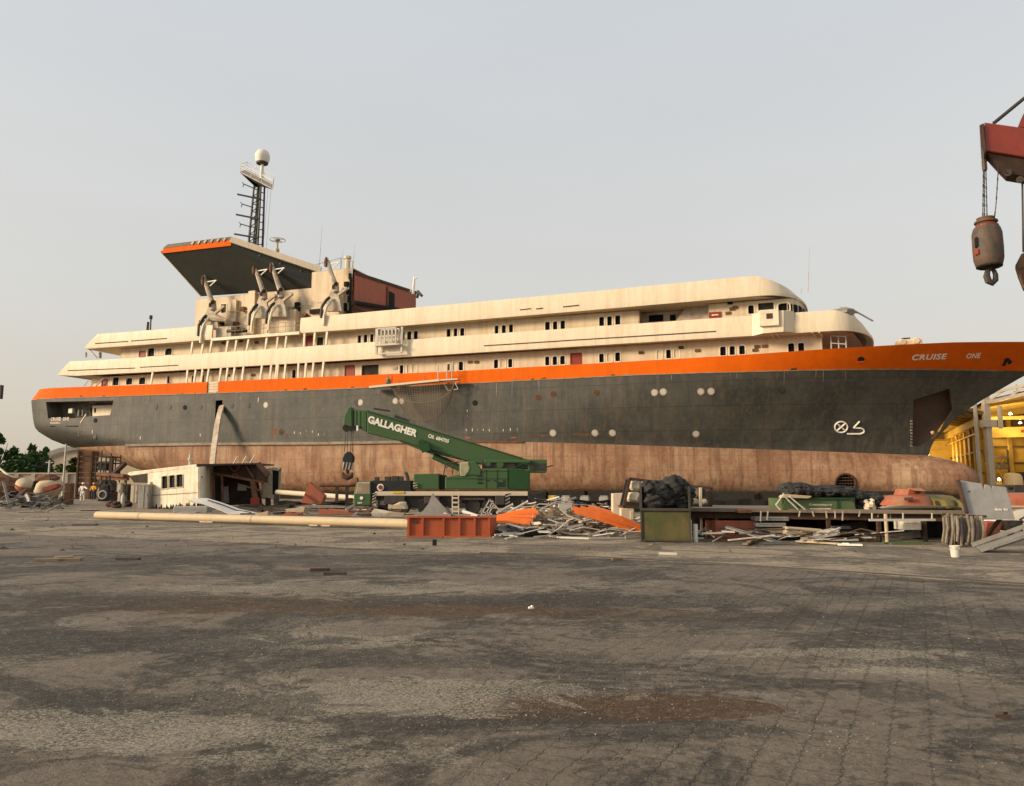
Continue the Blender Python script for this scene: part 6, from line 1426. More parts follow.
mb=MB(); mb.beam(kp(213,473,2.3),kp(264,482.5,2.3),.14,.16); mb.beam(kp(213.5,473,2.2),kp(213.5,503,2.2),.16,.16); mb.beam(kp(228,465,2.3),kp(240,478,2.3),.1,.1); mb.beam(kp(246,466,2.4),kp(254,478,2.3),.1,.1); mb.beam(kp(240,465,2.3),kp(232,477,2.3),.1,.1); mb.beam(kp(222,475,2.2),kp(222.5,503,2.2),.12,.12); mb.beam(kp(253,481,2.2),kp(256,504,2.2),.3,.3); mb.beam(kp(262,482,2.2),kp(262.5,496,2.2),.08,.08); mb.beam(kp(238,484,2.2),kp(262,491,2.2),.1,.1); mb.build('bent_frame','rust',kab)
mb=MB(); mb.prism([kp(213,474,4.6),kp(258,482,4.6),kp(262,504,4.6),kp(213,506,4.6)],(0,.1,0)); mb.box(kp(235,470,4),(3.0,1,.8)); mb.build('cabin_back','interior',kab)
mb=MB(); mb.box(kp(242,488,3.6),(.6,.05,.35)); mb.prism([kp(222,503,3.8),kp(229,503,3.8),kp(228,486,3.8),kp(223,487,3.8)],(0,.05,0)); mb.build('inner_panel','grey',kab)
mb=MB(); mb.box(kp(255,503,2.0),(.55,.3,.7)); mb.tube(kp(255,503,1.9),kp(255,503,1.7),.25,n=10); mb.build('red_drum','redsign',kab)
for x,y in((234,464.5),(243,464),(251,463.5)):
    mb=MB(); p=kp(x-1,y,2.2); mb.tube(p,p+Vector((.3,0,.55)),.05,n=5); mb.build('cut_pipe_end','foam',kab)
mb=MB(); p=kp(190,465.5,.6); mb.tube(p,p+Vector((0,0,.75)),.11,n=8); mb.tube(p+Vector((0,0,.35)),p+Vector((0,0,.5)),.17,n=8); mb.build('vent_pipe','foam',kab)
# torn piece with a doorway standing behind the cabin
YD=54.0; g=at(270,500,YD)
pn=thing('torn_wall_panel','grey torn wall piece with a dark doorway standing right of the cabin','panel',(g.x,YD,0))
def dpx(x,y,dy=0): return at(x,y,YD+dy)
mb=MB()
for poly in([(262,494),(262,470),(272.3,467.5),(272,494.5)],[(272.3,467.5),(281,467.2),(280.3,471.5),(272.3,469.8)],[(278.8,471),(281,467.2),(279.2,498.5),(278,497)],[(262,494),(278,494.8),(279.2,499.5),(262,497)]): mb.prism([dpx(x,y) for x,y in poly],(0,.15,0))
mb.build('wall','davit',pn); mb=MB(); mb.prism([dpx(272,494.5,.12),dpx(278.8,496,.12),dpx(279.5,471.2,.12),dpx(272.2,469.8,.12)],(0,.05,0)); mb.build('doorway','dark',pn)
mb=MB(); mb.beam((g.x-.2,YD+.3,0),dpx(268,494,.3),.3,.3); mb.beam((g.x+.4,YD+.3,0),dpx(276,496,.3),.3,.3); mb.build('prop','rustdark',pn)
# white curved sheet on the ground
mb=MB(); YW=42.0; rows=[]
top=[(187,499.3),(197,498.2),(207,498),(222,502.5),(240,509),(257,515.4)]; bot=[(193,501.3),(203,502.8),(210,505.5),(222,510),(229,514.6),(240,515.6)]
R0=[at(x,y,YW+1.2) for x,y in top]; R1_=[at(x,y,YW) for x,y in bot]
for r in(R0,R1_):
    for p in r: p.z=max(p.z,.06)
mb.grid([R0,R1_,[p-Vector((0,0,.07)) for p in R1_],[p-Vector((0,0,.07)) for p in R0]],close=False); ws_=mb.build('hatch_sheet','white',smooth=True); tag(ws_,'white curved sheet with a dark line leaning before the cabin','sheet')
mb=MB(); P_=[R0[i].lerp(R1_[i],.35)+Vector((0,-.02,.035)) for i in range(2,6)]
for a,b in zip(P_,P_[1:]): mb.beam(a,b,.10,.03)
mb.build('seal_line','blackpaint',ws_)
mb=MB(); mb.box(at(193,510.5,45),(2.0,.8,.5)); mb.box(at(190,514,44)+Vector((0,0,-.05)),(1.0,.7,.35)); tag(mb.build('scrap_block','grey',bevel=.05),'grey block under the white curved sheet','scrap')
# long beige mast lying on the ground
p0=gnd(97,519); p1=gnd(424,530.6)
ms=thing('lying_mast','long beige round mast lying on the ground up to the orange red tank','mast',tuple(p0.lerp(p1,.5)))
d=(p1-p0).normalized(); rr=.168
A_=p0+Vector((0,0,rr+.02)); B_=p1+Vector((0,0,rr+.06))
mb=MB(); mb.path([A_-d*.12,A_-d*.05,A_,A_.lerp(B_,.5),B_],[.09,.15,rr,rr,rr*1.02],14); mb.build('tube','wood',ms,smooth=True)
mb=MB()
for u in(.17,.55): q=A_.lerp(B_,u); mb.tube(q-d*.05,q+d*.05,rr+.012,n=14)
mb.build('weld_band','davit',ms)
for x in(226,232.5,334,345):
    u=(x-97)/(424-97); q=A_.lerp(B_,u)+Vector((0,-.12,-.12)); mb=MB(); mb.prism([q+d*.35+Vector((0,0,.05)),q-d*.35+Vector((0,0,.05)),q-d*.18+Vector((0,0,-.06)),q+d*.18+Vector((0,0,-.06))],(0,.12,0)); mb.build('bracket','wood',ms)
# pale pipe and rusty barrel lying behind
mb=MB(); mb.tube(at(277,492,52),at(356,498,47),.16,n=12); p=at(277,492,52); q=at(350,498,47); 
pp_=mb.build('pale_pipe','foam',smooth=True)
for v in(p,q): mb=MB(); mb.beam((v.x,v.y,0),v,.3,.2); mb.build('pipe_rest','machine',pp_)
tag(pp_,'pale straight pipe on low blocks behind the dark red plate','pipe')
bt=thing('rusty_barrel_pipe','brown tapering pipe pointing left in front of the crane cab','pipe',(at(338,485,46).x,46,0))
mb=MB(); mb.path([at(320,485,46),at(323,484.8,46),at(349,484.5,46),at(353,482.5,46),at(358,482,46)],[.10,.13,.15,.26,.28],12); mb.build('tube','rust',bt,smooth=True)
for x in(347,337):
    mb=MB(); v=at(x,486,46); mb.beam((v.x,46.1,0),v,.16,.16); mb.build('stand','machine',bt)
# tilted dark red plate
mb=MB(); mb.prism([at(x,y,44) for x,y in((301,503),(309.3,482),(324.2,495.8),(321,504.5))],(.12,.14,0)); o=mb.build('tilted_plate','primer'); tag(o,'dark red square plate tilted up left of the crane','plate')
mb=MB(); mb.beam(at(305,494,43.9),at(318,504,43.9),.05,.05); mb.build('plate_seam','rustdark',o)
for i,(x0,x1,y0,y1,Y,m,lab) in enumerate(((319,353,507.5,514.5,38,'primer','dark red slab low on the ground left of the crane cab'),(283,298,511,515.5,37,'primer','small dark red slab beyond the beige mast'),(263,283,505,514,42,'machine','dark crushed part between torn panel and red plate'),(352,372,512,516.5,37,'grey','pale flat plate in front of the crane cab'),(371,404,507,516,36,'davit','tan bent sheet before the crane deck'),(285,305,507,512,40,'wood','tan board under the dark red plate'),(305,345,504.5,508,41,'scrap2','grey beam lying under the barrel pipe'),(349,400,509,512.5,36.5,'rust','rusty flat grid before the crane cab'),(220,262,506,511,46,'machine','dark debris on the floor of the torn cabin end'),(255,268,510,515,40,'wood','tan lump right of the white curved sheet'),(388,404,500,509,38,'wood','tan torn sheet leaning left of the grey fin plate'),(283,318,499,508,47,'shadeblack','black crushed heap just right of the torn wall piece'),(318,352,499.5,508,45,'shadeblack','black crushed heap under the barrel pipe end'),(262,290,503,509,46,'interior','dark heap at the foot of the torn wall piece'),(236,262,503,508,48,'shadeblack','black heap on the floor inside the cabin end'))):
    mb=MB(); a,b=at(x0,y1,Y),at(x1,y0,Y); z0=max(.0,a.z); h=max(.12,b.z-z0)
    c=Vector(((a.x+b.x)/2,Y+.4,z0)); w_=b.x-a.x; rnd=random.Random(i)
    top=[c+Vector(((u-.5)*w_,v*.8-.4,min(h,.42)*(.25+.75*rnd.random()**1.5))) for u,v in((0,0),(.35,0),(.7,0),(1,0),(1,1),(.6,1),(.2,1),(0,1))]
    low=[Vector((p.x+rnd.uniform(-.1,.1),p.y,z0)) for p in top]
    mb.grid([low,top],close=True); mb.add(top,[tuple(range(8))]); mb.add(low,[tuple(range(8))])
    if m=='rust':
        for k in range(6): mb.beam(top[0].lerp(top[3],k/5)+Vector((0,-.05,.02)),top[0].lerp(top[3],k/5)+Vector((0,.6,.12)),.05,.05)
    tag(mb.build('scrap_piece',m),lab,'scrap')
def hm(px,py): return .55*max(.15,1-abs(px-330)/95)
stick_heap(60,(258,412,510,515.5),(.6,2.2),['scrap2','scrap3','rust','scrap1','rustdark'],'scrap_bar','narrow rusty or grey bar in the low litter between cabin and crane','scrap bar','scrap bars littering the ground left of the crane',33,hm,(.04,.10),.15)
# grey blocks seen under the hull, then a dark timber row added as shade
for i,x in enumerate((553,566,585,604,622)):
    s_=sh(x,500,-8.5); p=s2w((s_.x,-8.4,0)); mb=MB(); rt_=Matrix.Rotation(-TH,3,'Z'); mb.box((p.x,p.y,.22),(.9,.7,.44),rt_); mb.box((p.x,p.y,.5),(.8,.5,.12),rt_); tag(mb.build('keel_block','grey',bevel=.05),'grey block on the ground in the shadow under the hull between crane and skip','block','blocks under the hull between crane and skip')
for k in range(23):  # added dark skirt: near-black row stands in for shade under the hull
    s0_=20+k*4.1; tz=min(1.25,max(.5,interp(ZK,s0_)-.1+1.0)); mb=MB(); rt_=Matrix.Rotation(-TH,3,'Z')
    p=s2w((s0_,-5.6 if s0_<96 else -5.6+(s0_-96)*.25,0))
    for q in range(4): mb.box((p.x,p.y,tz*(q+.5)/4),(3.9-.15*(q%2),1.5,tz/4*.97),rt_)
    tag(mb.build('shade_timber_stack','shadeblack'),'dark timber stack added as shade in the row under the hull','timber','timber stacks added as shade under the hull')
for (x0,x1,yt,Y,lab) in ((538,642,500.5,46,'low black sheet added as shade between crane and pad rack'),(686,962,499.5,30,'long low black sheet added as shade behind the platform'),(278,350,501,50,'low black sheet added as shade behind the dark red plate')):
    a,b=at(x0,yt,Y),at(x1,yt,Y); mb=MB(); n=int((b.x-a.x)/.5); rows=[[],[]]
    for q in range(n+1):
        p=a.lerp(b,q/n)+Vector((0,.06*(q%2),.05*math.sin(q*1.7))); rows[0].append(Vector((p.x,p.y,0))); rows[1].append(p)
    mb.grid(rows); mb.grid([[v+Vector((0,.05,0)) for v in r] for r in rows]); mb.grid([rows[1],[v+Vector((0,.05,0)) for v in rows[1]]]); tag(mb.build('shade_sheet','shadeblack'),lab,'shade_sheet')  # added near-black sheets that stand in for the dark band of shade
# grey fin shaped plate
mb=MB(); YF=27.5; fin=[(403,519),(415,515.3),(423,510.8),(428.5,503.5),(432.4,493.6),(437,499),(443,506),(448.5,510.5),(446.5,514.5),(446,519)]
mb.prism([at(x,y,YF) for x,y in fin],(0,.05,0)); mb.beam(at(432.4,493.6,YF+.3),at(440,518,YF+.6),.06,.06); tag(mb.build('fin_plate','grey'),'pale grey curved plate like a shark fin behind the orange red tank','plate')
for i,(x0,y0,x1,y1,lab,m) in enumerate(((444,514.5,484,518.5,'long pale strip lying on top of the orange red tank','scrap1'),(463,511.5,478,516.5,'short grey tube slanting onto the tank','ltgrey'),(447,509,451,517,'short dark bar beside the grey fin plate','steel'))):
    mb=MB(); mb.tube(at(x0,y0,24.4),at(x1,y1,24.0),.06,n=8); mb.tube(at(x0,y0,24.4),at(x0,y0,24.4)+Vector((.05,0,0)),.075,n=8); tag(mb.build('loose_pipe',m),lab,'pipe')
# ================================================================== ORANGE RED TANK
g=gnd(452,537.4); YT=g.y
tk=thing('steel_tank','low orange red ribbed steel tank with a lifting hole on the paving','tank',(g.x,YT+.6,0))
x0,x1,x2=at(407.5,537,YT).x,at(490,537,YT).x,at(495.5,537,YT).x; zt=at(450,516.3,YT).z
mb=MB(); mb.prism([(x0,YT,.03),(x1,YT,.03),(x1,YT,zt),(x0,YT,zt)],(0,1.3,0)); mb.prism([(x1,YT,.03),(x2,YT+.5,.03),(x2,YT+.5,zt-.04),(x1,YT,zt-.04)],(0,.8,0)); mb.build('tank_body','tankred',tk,bevel=.015)
mb=MB()
for x in(408.5,422.6,443.5,459.3,474.6,489): p=at(x,530,YT).x; mb.box((p,YT-.03,zt/2),(.07,.07,zt*.96))
mb.box(((x0+x1)/2,YT-.035,zt-.02),(x1-x0+.08,.09,.05)); mb.box(((x0+x1)/2,YT-.035,.03),(x1-x0+.08,.09,.05)); mb.build('rib','tankred',tk)
mb=MB(); mb.lathe(at(415,521,YT-.012),[(.07,0),(.075,.02)],14,axis=(0,-1,0)); mb.build('lifting_hole','rustdark',tk)
mb=MB(); mb.box(((x0+x1)/2,YT+.4,zt+.03),((x1-x0)*.9,.05,.05)); 
for k in range(5): mb.box((lerp(x0,x1,.1+.2*k),YT+.1,zt+.035),(.1,.1,.07))
mb.build('top_lug','grey',tk)
mb=MB(); g=gnd(434.6,545.6); mb.box(g+Vector((0,0,.075)),(.105,.11,.15)); mb.box(g+Vector((.0,0,.155)),(.07,.08,.012)); tag(mb.build('small_block','dark',bevel=.008),'small black block standing alone before the orange red tank','block')
# ================================================================== SCRAP HEAP, ORANGE SHEETS
def sheet(poly,Y0,Y1,name,label,group,m='sheet',ribs=5):
    # poly: left-bottom, right-bottom, right-top, left-top in the picture; front edge nearer
    a,b,c,d=at(*poly[0],Y0),at(*poly[1],Y0),at(*poly[2],Y1),at(*poly[3],Y1); mb=MB(); rows=[]
    for i in range(ribs*4+1):
        v=i/(ribs*4); w_=.035*(1 if (i%4) in(1,2) else -1)
        rows.append([a.lerp(d,v)+Vector((0,0,w_)),a.lerp(d,v).lerp(b.lerp(c,v),.5)+Vector((0,0,w_+.03)),b.lerp(c,v)+Vector((0,0,w_))])
    mb.grid(rows); mb.grid([[p-Vector((0,0,.02)) for p in r] for r in rows]); return tag(mb.build(name,m),label,'sheet',group)
for (x0,y0,x1,y1,h,Y0,rb,lab) in ((486,522.4,530,523.2,1.9,25.1,1,'lowest of the left stack by the tank'),(484,520.2,533,520.4,2.0,25.4,1,'second from below in the left stack'),(489,518.2,536,516.6,2.1,25.7,1,'third from below in the left stack'),(497,516.2,538.5,512.6,2.4,26.0,2,'fourth from below in the left stack'),(504,514.4,536,509.6,2.2,26.4,1,'topmost of the left stack'),
  (574,511.5,640,533.5,3.2,24.2,2,'lowest on the right slope by the skip'),(572,508.4,641,529.8,3.0,24.6,2,'second from below on the right slope'),(580,507.4,639,525.6,2.8,25.0,1,'third from below on the right slope'),(601,511.3,641,526.4,2.6,24.0,1,'short one lying over the right slope'),(588,506.8,626,517.4,1.8,25.5,1,'highest on the right slope')):
    h*=.72
    sheet([(x0,y0),(x1,y1),(x1-1,y1-h),(x0+2,y0-h*.8)],Y0,Y0+.22,'orange_sheet','long narrow orange ribbed sheet, '+lab,'orange sheets on the scrap heap',ribs=rb)
def hh(px,py):
    u=(px-566)/78; v=(py-533)/9
    return max(0,1-u*u)*1.12*max(.15,1-max(0,(py-526)/16))
stick_heap(250,(498,641,522,539),(.22,1.05),['scrap1','scrap1','scrap2','scrap1','scrap3','ltgrey'],'scrap_strip','pale grey metal strip in the scrap heap between tank and skip','scrap strip','scrap strips in the heap between tank and skip',41,hh,(.03,.085),.22)
mb=MB(); rnd=random.Random(12)
for k in range(60):
    px=rnd.uniform(505,638); py=rnd.uniform(526,536); g=gnd(px,py); h=hh(px,py); mb.blob(g+Vector((0,.25,h*.3)),(rnd.uniform(.2,.5),rnd.uniform(.2,.4),max(.08,h*.52)),k,.4,8,6)
tag(mb.build('scrap_mound','scrap3'),'dusty brown core of the scrap heap between tank and skip','scrap',kind='stuff')
for i,(x,y,w_,h,m,lab) in enumerate(((500,536.5,.55,.28,'stone','broken grey chunk touching the tank corner'),(509,534,.45,.32,'stone','pale broken chunk second from the tank'),(516,536,.4,.22,'stone','flat grey chunk third from the tank'),(521,531,.5,.35,'stone','grey chunk under the left orange sheets'),(496,531,.3,.25,'stone','small chunk in the gap behind the tank end'),(624,533.5,.7,.22,'ltgrey','pale square duct end low in the heap near the skip'),(632,536,.35,.2,'stone','grey chunk beside the skip foot'),(588,527,.45,.2,'wood','tan crushed duct in the middle of the heap'),(549,523,.5,.3,'scrap1','pale crumpled sheet high in the heap'),(606,529,.5,.25,'wood','tan crumpled sheet under the right orange sheets'))):
    g=gnd(x,y); rnd=random.Random(i+70); c=g+Vector((0,.2,h*.5 if i not in(7,8,9) else h*.5+.25)); mb=MB(); mb.blob(c,(w_*.55,.28,h*.62),i+7,.35,7,5); tag(mb.build('heap_chunk',m),lab,'rubble')
rnd=random.Random(91)
for i,(x,y,m,lab) in enumerate(((511,527,'cablem','black cable tangle at the left end of the heap under the orange sheets'),(553,534,'cablem','black cable tangle low in the middle of the heap'),(596,536,'rustdark','brown cable tangle near the foot of the heap'),(575,524,'cablem','black cable tangle high on the heap below its crest'))):
    g=gnd(x,y); h=hh(x,y); pts=[]
    for k in range(26):
        a=k*.85; r=.18+.14*math.sin(k*1.9); pts.append(g+Vector((r*math.cos(a)*1.6+rnd.uniform(-.08,.08),r*math.sin(a)*.7,max(.03,h*.7+.08*math.sin(k*2.3)+rnd.uniform(0,.08)))))
    mb=MB(); mb.path(pts,.014,5); tag(mb.build('cable_tangle',m,smooth=True),lab,'cable')
g=gnd(535,537.3); mb=MB(); mb.box(g+Vector((0,.25,.13)),(.72,.45,.26),Matrix.Rotation(.1,3,'Z')); mb.box(g+Vector((0,.02,.13)),(.5,.02,.14),Matrix.Rotation(.1,3,'Z')); tag(mb.build('battery_box','dark',bevel=.03),'dark grey box on the ground at the foot of the scrap heap','box')
for i,(pts,m,lab) in enumerate((([(541,536),(560,539),(590,540.2),(624,539.5)],'ltgrey','long pale bent trim along the foot of the heap'),([(543,531),(534,536),(541,527)],'wood','pale bent angle left in the heap'),([(545,529),(572,534),(600,535)],'scrap1','long pale strip across the lower heap'),([(548,519),(575,529),(590,532)],'scrap1','long pale strip sloping down the heap'),([(560,509),(568,516),(582,521)],'foam','cream strip at the heap crest'),([(630,537),(622,528),(616,522)],'scrap1','pale strip leaning at the heap end by the skip'))):
    mb=MB(); P_=[gnd(x,y+0) if i==0 else at(x,y,23.6+.4*i) for x,y in pts]
    for a,b in zip(P_,P_[1:]):
        a.z=max(a.z,.05); b.z=max(b.z,.05); mb.beam(a,b,.10,.05)
    tag(mb.build('metal_trim',m),lab,'strip')
# bent ladder-like frame and bars by the crane wheel
fr=MB(); YL=26.5
for a,b in(((480,516),(490,499)),((484,517),(493,501)),((487,517),(494,504)),((489,499),(501,512)),((482,512),(492,514)),((485,507),(497,508))): fr.beam(at(*a,YL),at(*b,YL),.04,.04)
tag(fr.build('bent_frame','ltgrey'),'bent pale wire frame standing above the orange sheets','frame')
for i,(a,b,lab) in enumerate((((503,516),(527,502),'thin pale bar leaning up to the right behind the orange sheets'),((497,513),(512,505),'short pale bar leaning behind the orange sheets'),((554,506),(565,513),'pale pipe end above the heap crest'))):
    mb=MB(); mb.tube(at(*a,26.8),at(*b,27.2),.045,n=7); mb.tube(at(*b,27.2),at(*b,27.2)+Vector((.04,0,.01)),.06,n=7); tag(mb.build('leaning_bar','scrap1'),lab,'bar')
boxp=at(565,503,29); mb=MB(); mb.box((boxp.x,29,at(565,505,29).z/2),(.5,.4,at(565,501,29).z)); mb.tube((boxp.x-.02,29,0),(boxp.x-.02,29,at(565,495.5,29).z),.02,n=5); tag(mb.build('switch_box','ltgrey'),'pale switch box with a thin rod behind the heap','box')
# cream slab standing behind the heap, cream block
mb=MB(); YB=25.5; mb.prism([at(x,y,YB) for x,y in((613,516),(613,493.5),(625.5,493),(624,516))],(0,.5,0)); mb.prism([at(x,y,YB-.05) for x,y in((613.5,504.3),(625,504),(625,504.6),(613.5,504.9))],(0,.02,0)); tag(mb.build('cream_slab','foam',bevel=.02),'upright cream slab left of the tilted rack','slab')
mb=MB(); mb.prism([at(x,y,25.0) for x,y in((621,521),(621,508.5),(634,508),(635,522))],(0,.4,0)); mb.prism([at(x,y,24.95) for x,y in((630,520),(630,511),(634,511),(634,520))],(0,.03,0)); tag(mb.build('cream_block','foam',bevel=.03),'cream block lying lower between slab and skip','block')
# ================================================================== RACKS WITH CREAM PADS, SKIP, BAGS
def rack(polys,frame,Y,label,name='pad_rack'):
    g=at(sum(p[0] for p in frame)/len(frame),508,Y); t=thing(name,label,'rack',(g.x,Y,0)); mb=MB()
    P_=[at(x,y,Y) for x,y in frame]
    for a,b in zip(P_,P_[1:]+P_[:1]): mb.beam(a,b,.08,.08)
    for p in P_: mb.beam(p,p+Vector((0,.9,0)),.06,.06)
    q=min(P_,key=lambda v:v.z); mb.beam((q.x+.1,Y+.1,0),q,.08,.08); mb.beam((q.x+.6,Y+.5,0),q+Vector((.6,.4,0)),.08,.08)
    mb.build('frame','rustdark',t); mb=MB(); mb.prism([p+Vector((0,.85,0)) for p in P_],(0,.05,0)); mb.build('dark_back_sheet','interior',t)
    for pl in polys:
        mb=MB(); mb.prism([at(x,y,Y+.05) for x,y in pl],(0,.55,0)); mb.build('pad','foam',t,bevel=.07)
    return t
rack([[(631,490),(630.5,481),(641.5,480.3),(641,491)],[(627.5,501.5),(629,492.5),(641,491.8),(640.5,502.5)],[(643,490),(643,480.8),(654,482.5),(653,486)]],[(623.5,507),(630,478.6),(656,482),(655,508)],23.6,'tilted dark rack holding cream pads left behind the skip')
rack([[(690.5,497),(690.5,486.5),(699,487),(699,497.5)],[(691,505.5),(691,498.3),(699,498),(699,505.5)],[(702,505.3),(702,498.8),(708.5,499),(708,505.3)]],[(689,506),(689,486),(712,488.3),(711,506)],24.5,'low dark rack with cream pads right behind the skip')
mb=MB(); mb.prism([at(x,y,24.3) for x,y in((699.6,506),(699.6,487.5),(702,487.5),(702,506))],(0,.1,0)); mb.beam(at(700.8,506,24.35),Vector((at(700.8,506,24.35).x,24.35,0)),.07,.07); tag(mb.build('cream_post','foam'),'narrow cream post in front of the right pad rack','post')
g=gnd(665.5,542.6); YS=g.y; sk=thing('skip','olive green steel skip heaped with black sheeting','skip',(g.x,YS+.6,0))
SU=Vector((math.cos(R(11)),-math.sin(R(11)),0)); SV=Vector((math.sin(R(11)),math.cos(R(11)),0)); S0=gnd(641.3,542.0)
SWd=(gnd(690.5,543.6)-S0).length*.99; z1=at(666,509.5,YS).z; z2=at(666,486.5,YS).z
def sk3(u,v,z): return S0+SU*u*SWd+SV*v+Vector((0,0,z))
mb=MB(); mb.prism([sk3(0,0,.04),sk3(1,0,.04),sk3(1,0,z1),sk3(0,0,z1)],SV*.05); mb.build('front_panel','skip',sk,bevel=.01)
for u in(0,1):
    mb=MB(); mb.prism([sk3(u,.05,.04),sk3(u,1.25,.04),sk3(u,1.25,z2),sk3(u,.05,z2)],SU*(.04 if u==0 else -.04)); mb.build('side_panel','skip',sk)
mb=MB(); mb.prism([sk3(0,1.25,.04),sk3(1,1.25,.04),sk3(1,1.25,z2),sk3(0,1.25,z2)],SV*.05); mb.build('back_panel','skip',sk)
mb=MB(); mb.add([sk3(0,0,.06),sk3(1,0,.06),sk3(1,1.25,.06),sk3(0,1.25,.06)],[(0,1,2,3)]); mb.build('floor','steel',sk)
mb=MB(); mb.beam(sk3(-.02,-.02,z1),sk3(1.02,-.02,z1),.09,.07); mb.beam(sk3(0,-.02,.05),sk3(1,-.02,.05),.05,.05)
for u in(.01,.99): mb.beam(sk3(u,0,z1),sk3(u,0,z2),.06,.07,up=SV); mb.beam(sk3(u,-.015,0),sk3(u,-.015,z1),.05,.04,up=SV)
mb.build('rim','steel',sk)
rnd=random.Random(8)
bags=[(652,500,.36,.30,'lower left'),(664,500,.30,.26,'lower middle, knotted'),(680,500,.36,.30,'lower right'),(656,490,.40,.30,'upper left'),(672,487,.42,.36,'topmost'),(683,491,.34,.26,'upper right'),(648,488,.22,.22,'small one at the left rim'),(664,494,.34,.26,'in the centre of the heap')]
for i,(x,y,r,h,lab) in enumerate(bags):
    c=at(x,y,YS+.52+.1*(i%3)); mb=MB(); mb.blob(c+Vector((0,0,-.03)),(r*.98,.40,h*.90),i+3,.12,40,28,crump=.12); 
    k=c+Vector((.06*(i%3-1),-.2,h*.7)); mb.blob(k,(.08,.08,.07),i+30,.2,14,10,crump=.2); tag(mb.build('black_bag','bag',smooth=True,ang=80),'black crumpled bag of sheeting in the skip, '+lab,'bag','black bags heaped in the skip')
# ================================================================== PLATFORM ON THE RIGHT AND WHAT LIES ON AND UNDER IT
YP=22.0
pa,pb=at(690,508,YP+1.0),at(967,510.8,YP-.6)
pf=thing('low_platform','long rusty steel platform on short legs along the bow','platform',((pa.x+pb.x)/2,YP+2,0))
dv=Vector((.22,1,0))*3.6; 
mb=MB(); dn=Vector((0,0,-.10)); mb.prism([pa,pb,pb+dv,pa+dv],dn); mb.build('deck_plate','platform',pf)
mb=MB(); mb.beam(pa+Vector((0,.25,-.2)),pb+Vector((0,.25,-.2)),.12,.2); mb.beam(pa+dv*.5+Vector((0,0,-.2)),pb+dv*.5+Vector((0,0,-.2)),.15,.22)
for k in range(20): 
    q=pa.lerp(pb,k/19); mb.beam(q+Vector((0,.2,-.18)),q+dv+Vector((0,0,-.18)),.06,.14)
mb.build('joist','rustdark',pf)
mb=MB()
for u in(.01,.10,.30,.52,.70,.86,.99):
    for v in(.06,.5,.97):
        q=pa.lerp(pb,u)+dv*v; mb=MB(); mb.beam((q.x,q.y,0),(q.x,q.y,q.z-.1),.10,.10); mb.build('leg','rustdark',pf)
mb=MB(); q=[pa+dv*.55,pb+dv*.55]; mb.add([(q[0].x,q[0].y,0),(q[1].x,q[1].y,0),q[1]+Vector((0,0,-.1)),q[0]+Vector((0,0,-.1))],[(0,1,2,3)]); mb.build('dark_back_sheet','interior',pf)  # dark sheet added to blacken the void under the deck
mb=MB()
for x in(761,768,800,812,826,835,843,860,879,890): 
    y=at(x,511,YP-.0); mb.beam(y,y+Vector((rnd.uniform(-.05,.05),0,-rnd.uniform(.12,.3))),.03,.03)
mb.build('hanging_strip','davit',pf)
def onp(x,y,Y): return at(x,y,Y)
# green container on top
YG=22.4; gx0,gx1=at(782.5,510,YG),at(856,510,YG); zg=at(820,498.5,YG).z; zb=at(820,509.3,YG).z
gc=thing('green_container','green open box with pale worn lettering on the platform','container',((gx0.x+gx1.x)/2,YG+.5,zb))
mb=MB(); 
for poly in([(gx0.x,YG,zb),(gx1.x,YG,zb),(gx1.x-.1,YG,zg),(gx0.x+.1,YG,zg)],[(gx0.x,YG+1.2,zb),(gx1.x,YG+1.2,zb),(gx1.x-.1,YG+1.2,zg),(gx0.x+.1,YG+1.2,zg)]): mb.prism(poly,(0,.04,0))
for x in(gx0.x,gx1.x-.04): mb.prism([(x,YG+.04,zb),(x,YG+1.2,zb),(x,YG+1.2,zg),(x,YG+.04,zg)],(.04,0,0))
mb.build('box_wall','boxgreen',gc); mb=MB(); mb.box(((gx0.x+gx1.x)/2,YG-.01,zg),(gx1.x-gx0.x-.1,.08,.05))
for x in(797,838): mb.box((at(x,505,YG).x,YG-.01,(zb+zg)/2),(.06,.03,zg-zb))
mb.build('rim','cranedark',gc)
mb=MB(); text(mb,'Greencompany',quadmap(at(809,506.2,YG-.02),at(832,506.2,YG-.02),at(809,503.4,YG-.02),at(832,503.4,YG-.02)),0,1,.01); mb.beam(at(810,508.8,YG-.01),at(831,508.8,YG-.01),.01,.025); mb.build('box_lettering','letter_worn',gc)
for i,(x,y,rx,rz,lab) in enumerate(((790,489.5,.30,.20,'rolled at the left end of the green box'),(800,489.5,.30,.19,'second along the green box'),(808,491.5,.30,.17,'third, sagging over the green box'),(821,491,.42,.17,'fourth, flat along the green box'),(836,491.5,.48,.18,'fifth, widest on the green box'),(849,494,.36,.16,'last at the right end of the green box'),(862,503.5,.34,.24,'fallen right of the green box'),(870,499,.30,.18,'folded highest beside the green box'))):
    c=at(x,y,YG+.55); c=c+Vector((0,0,-.02)); mb=MB(); mb.blob(c,(rx*1.05,.45,rz),i+50,.12,36,22,crump=.16); mb.blob(c+Vector((rx*.3,-.2,-.03)),(rx*.6,.3,rz*.8),i+60,.12,28,18,crump=.18); tag(mb.build('black_tarp','bag',smooth=True,ang=80),'black crumpled tarpaulin, '+lab,'tarp','black tarpaulins over the green box')
mb=MB(); mb.prism([at(x,y,YG-.15) for x,y in((783,497.6),(785,495),(812,496.6),(808,498.3))],(0,.4,0)); mb.prism([at(x,y,YG-.1) for x,y in((786,495),(790,494.4),(812,496.0),(810,496.6))],(0,.3,0)); tag(mb.build('cream_board','wood'),'tan board lying across the left end of the green box','board')
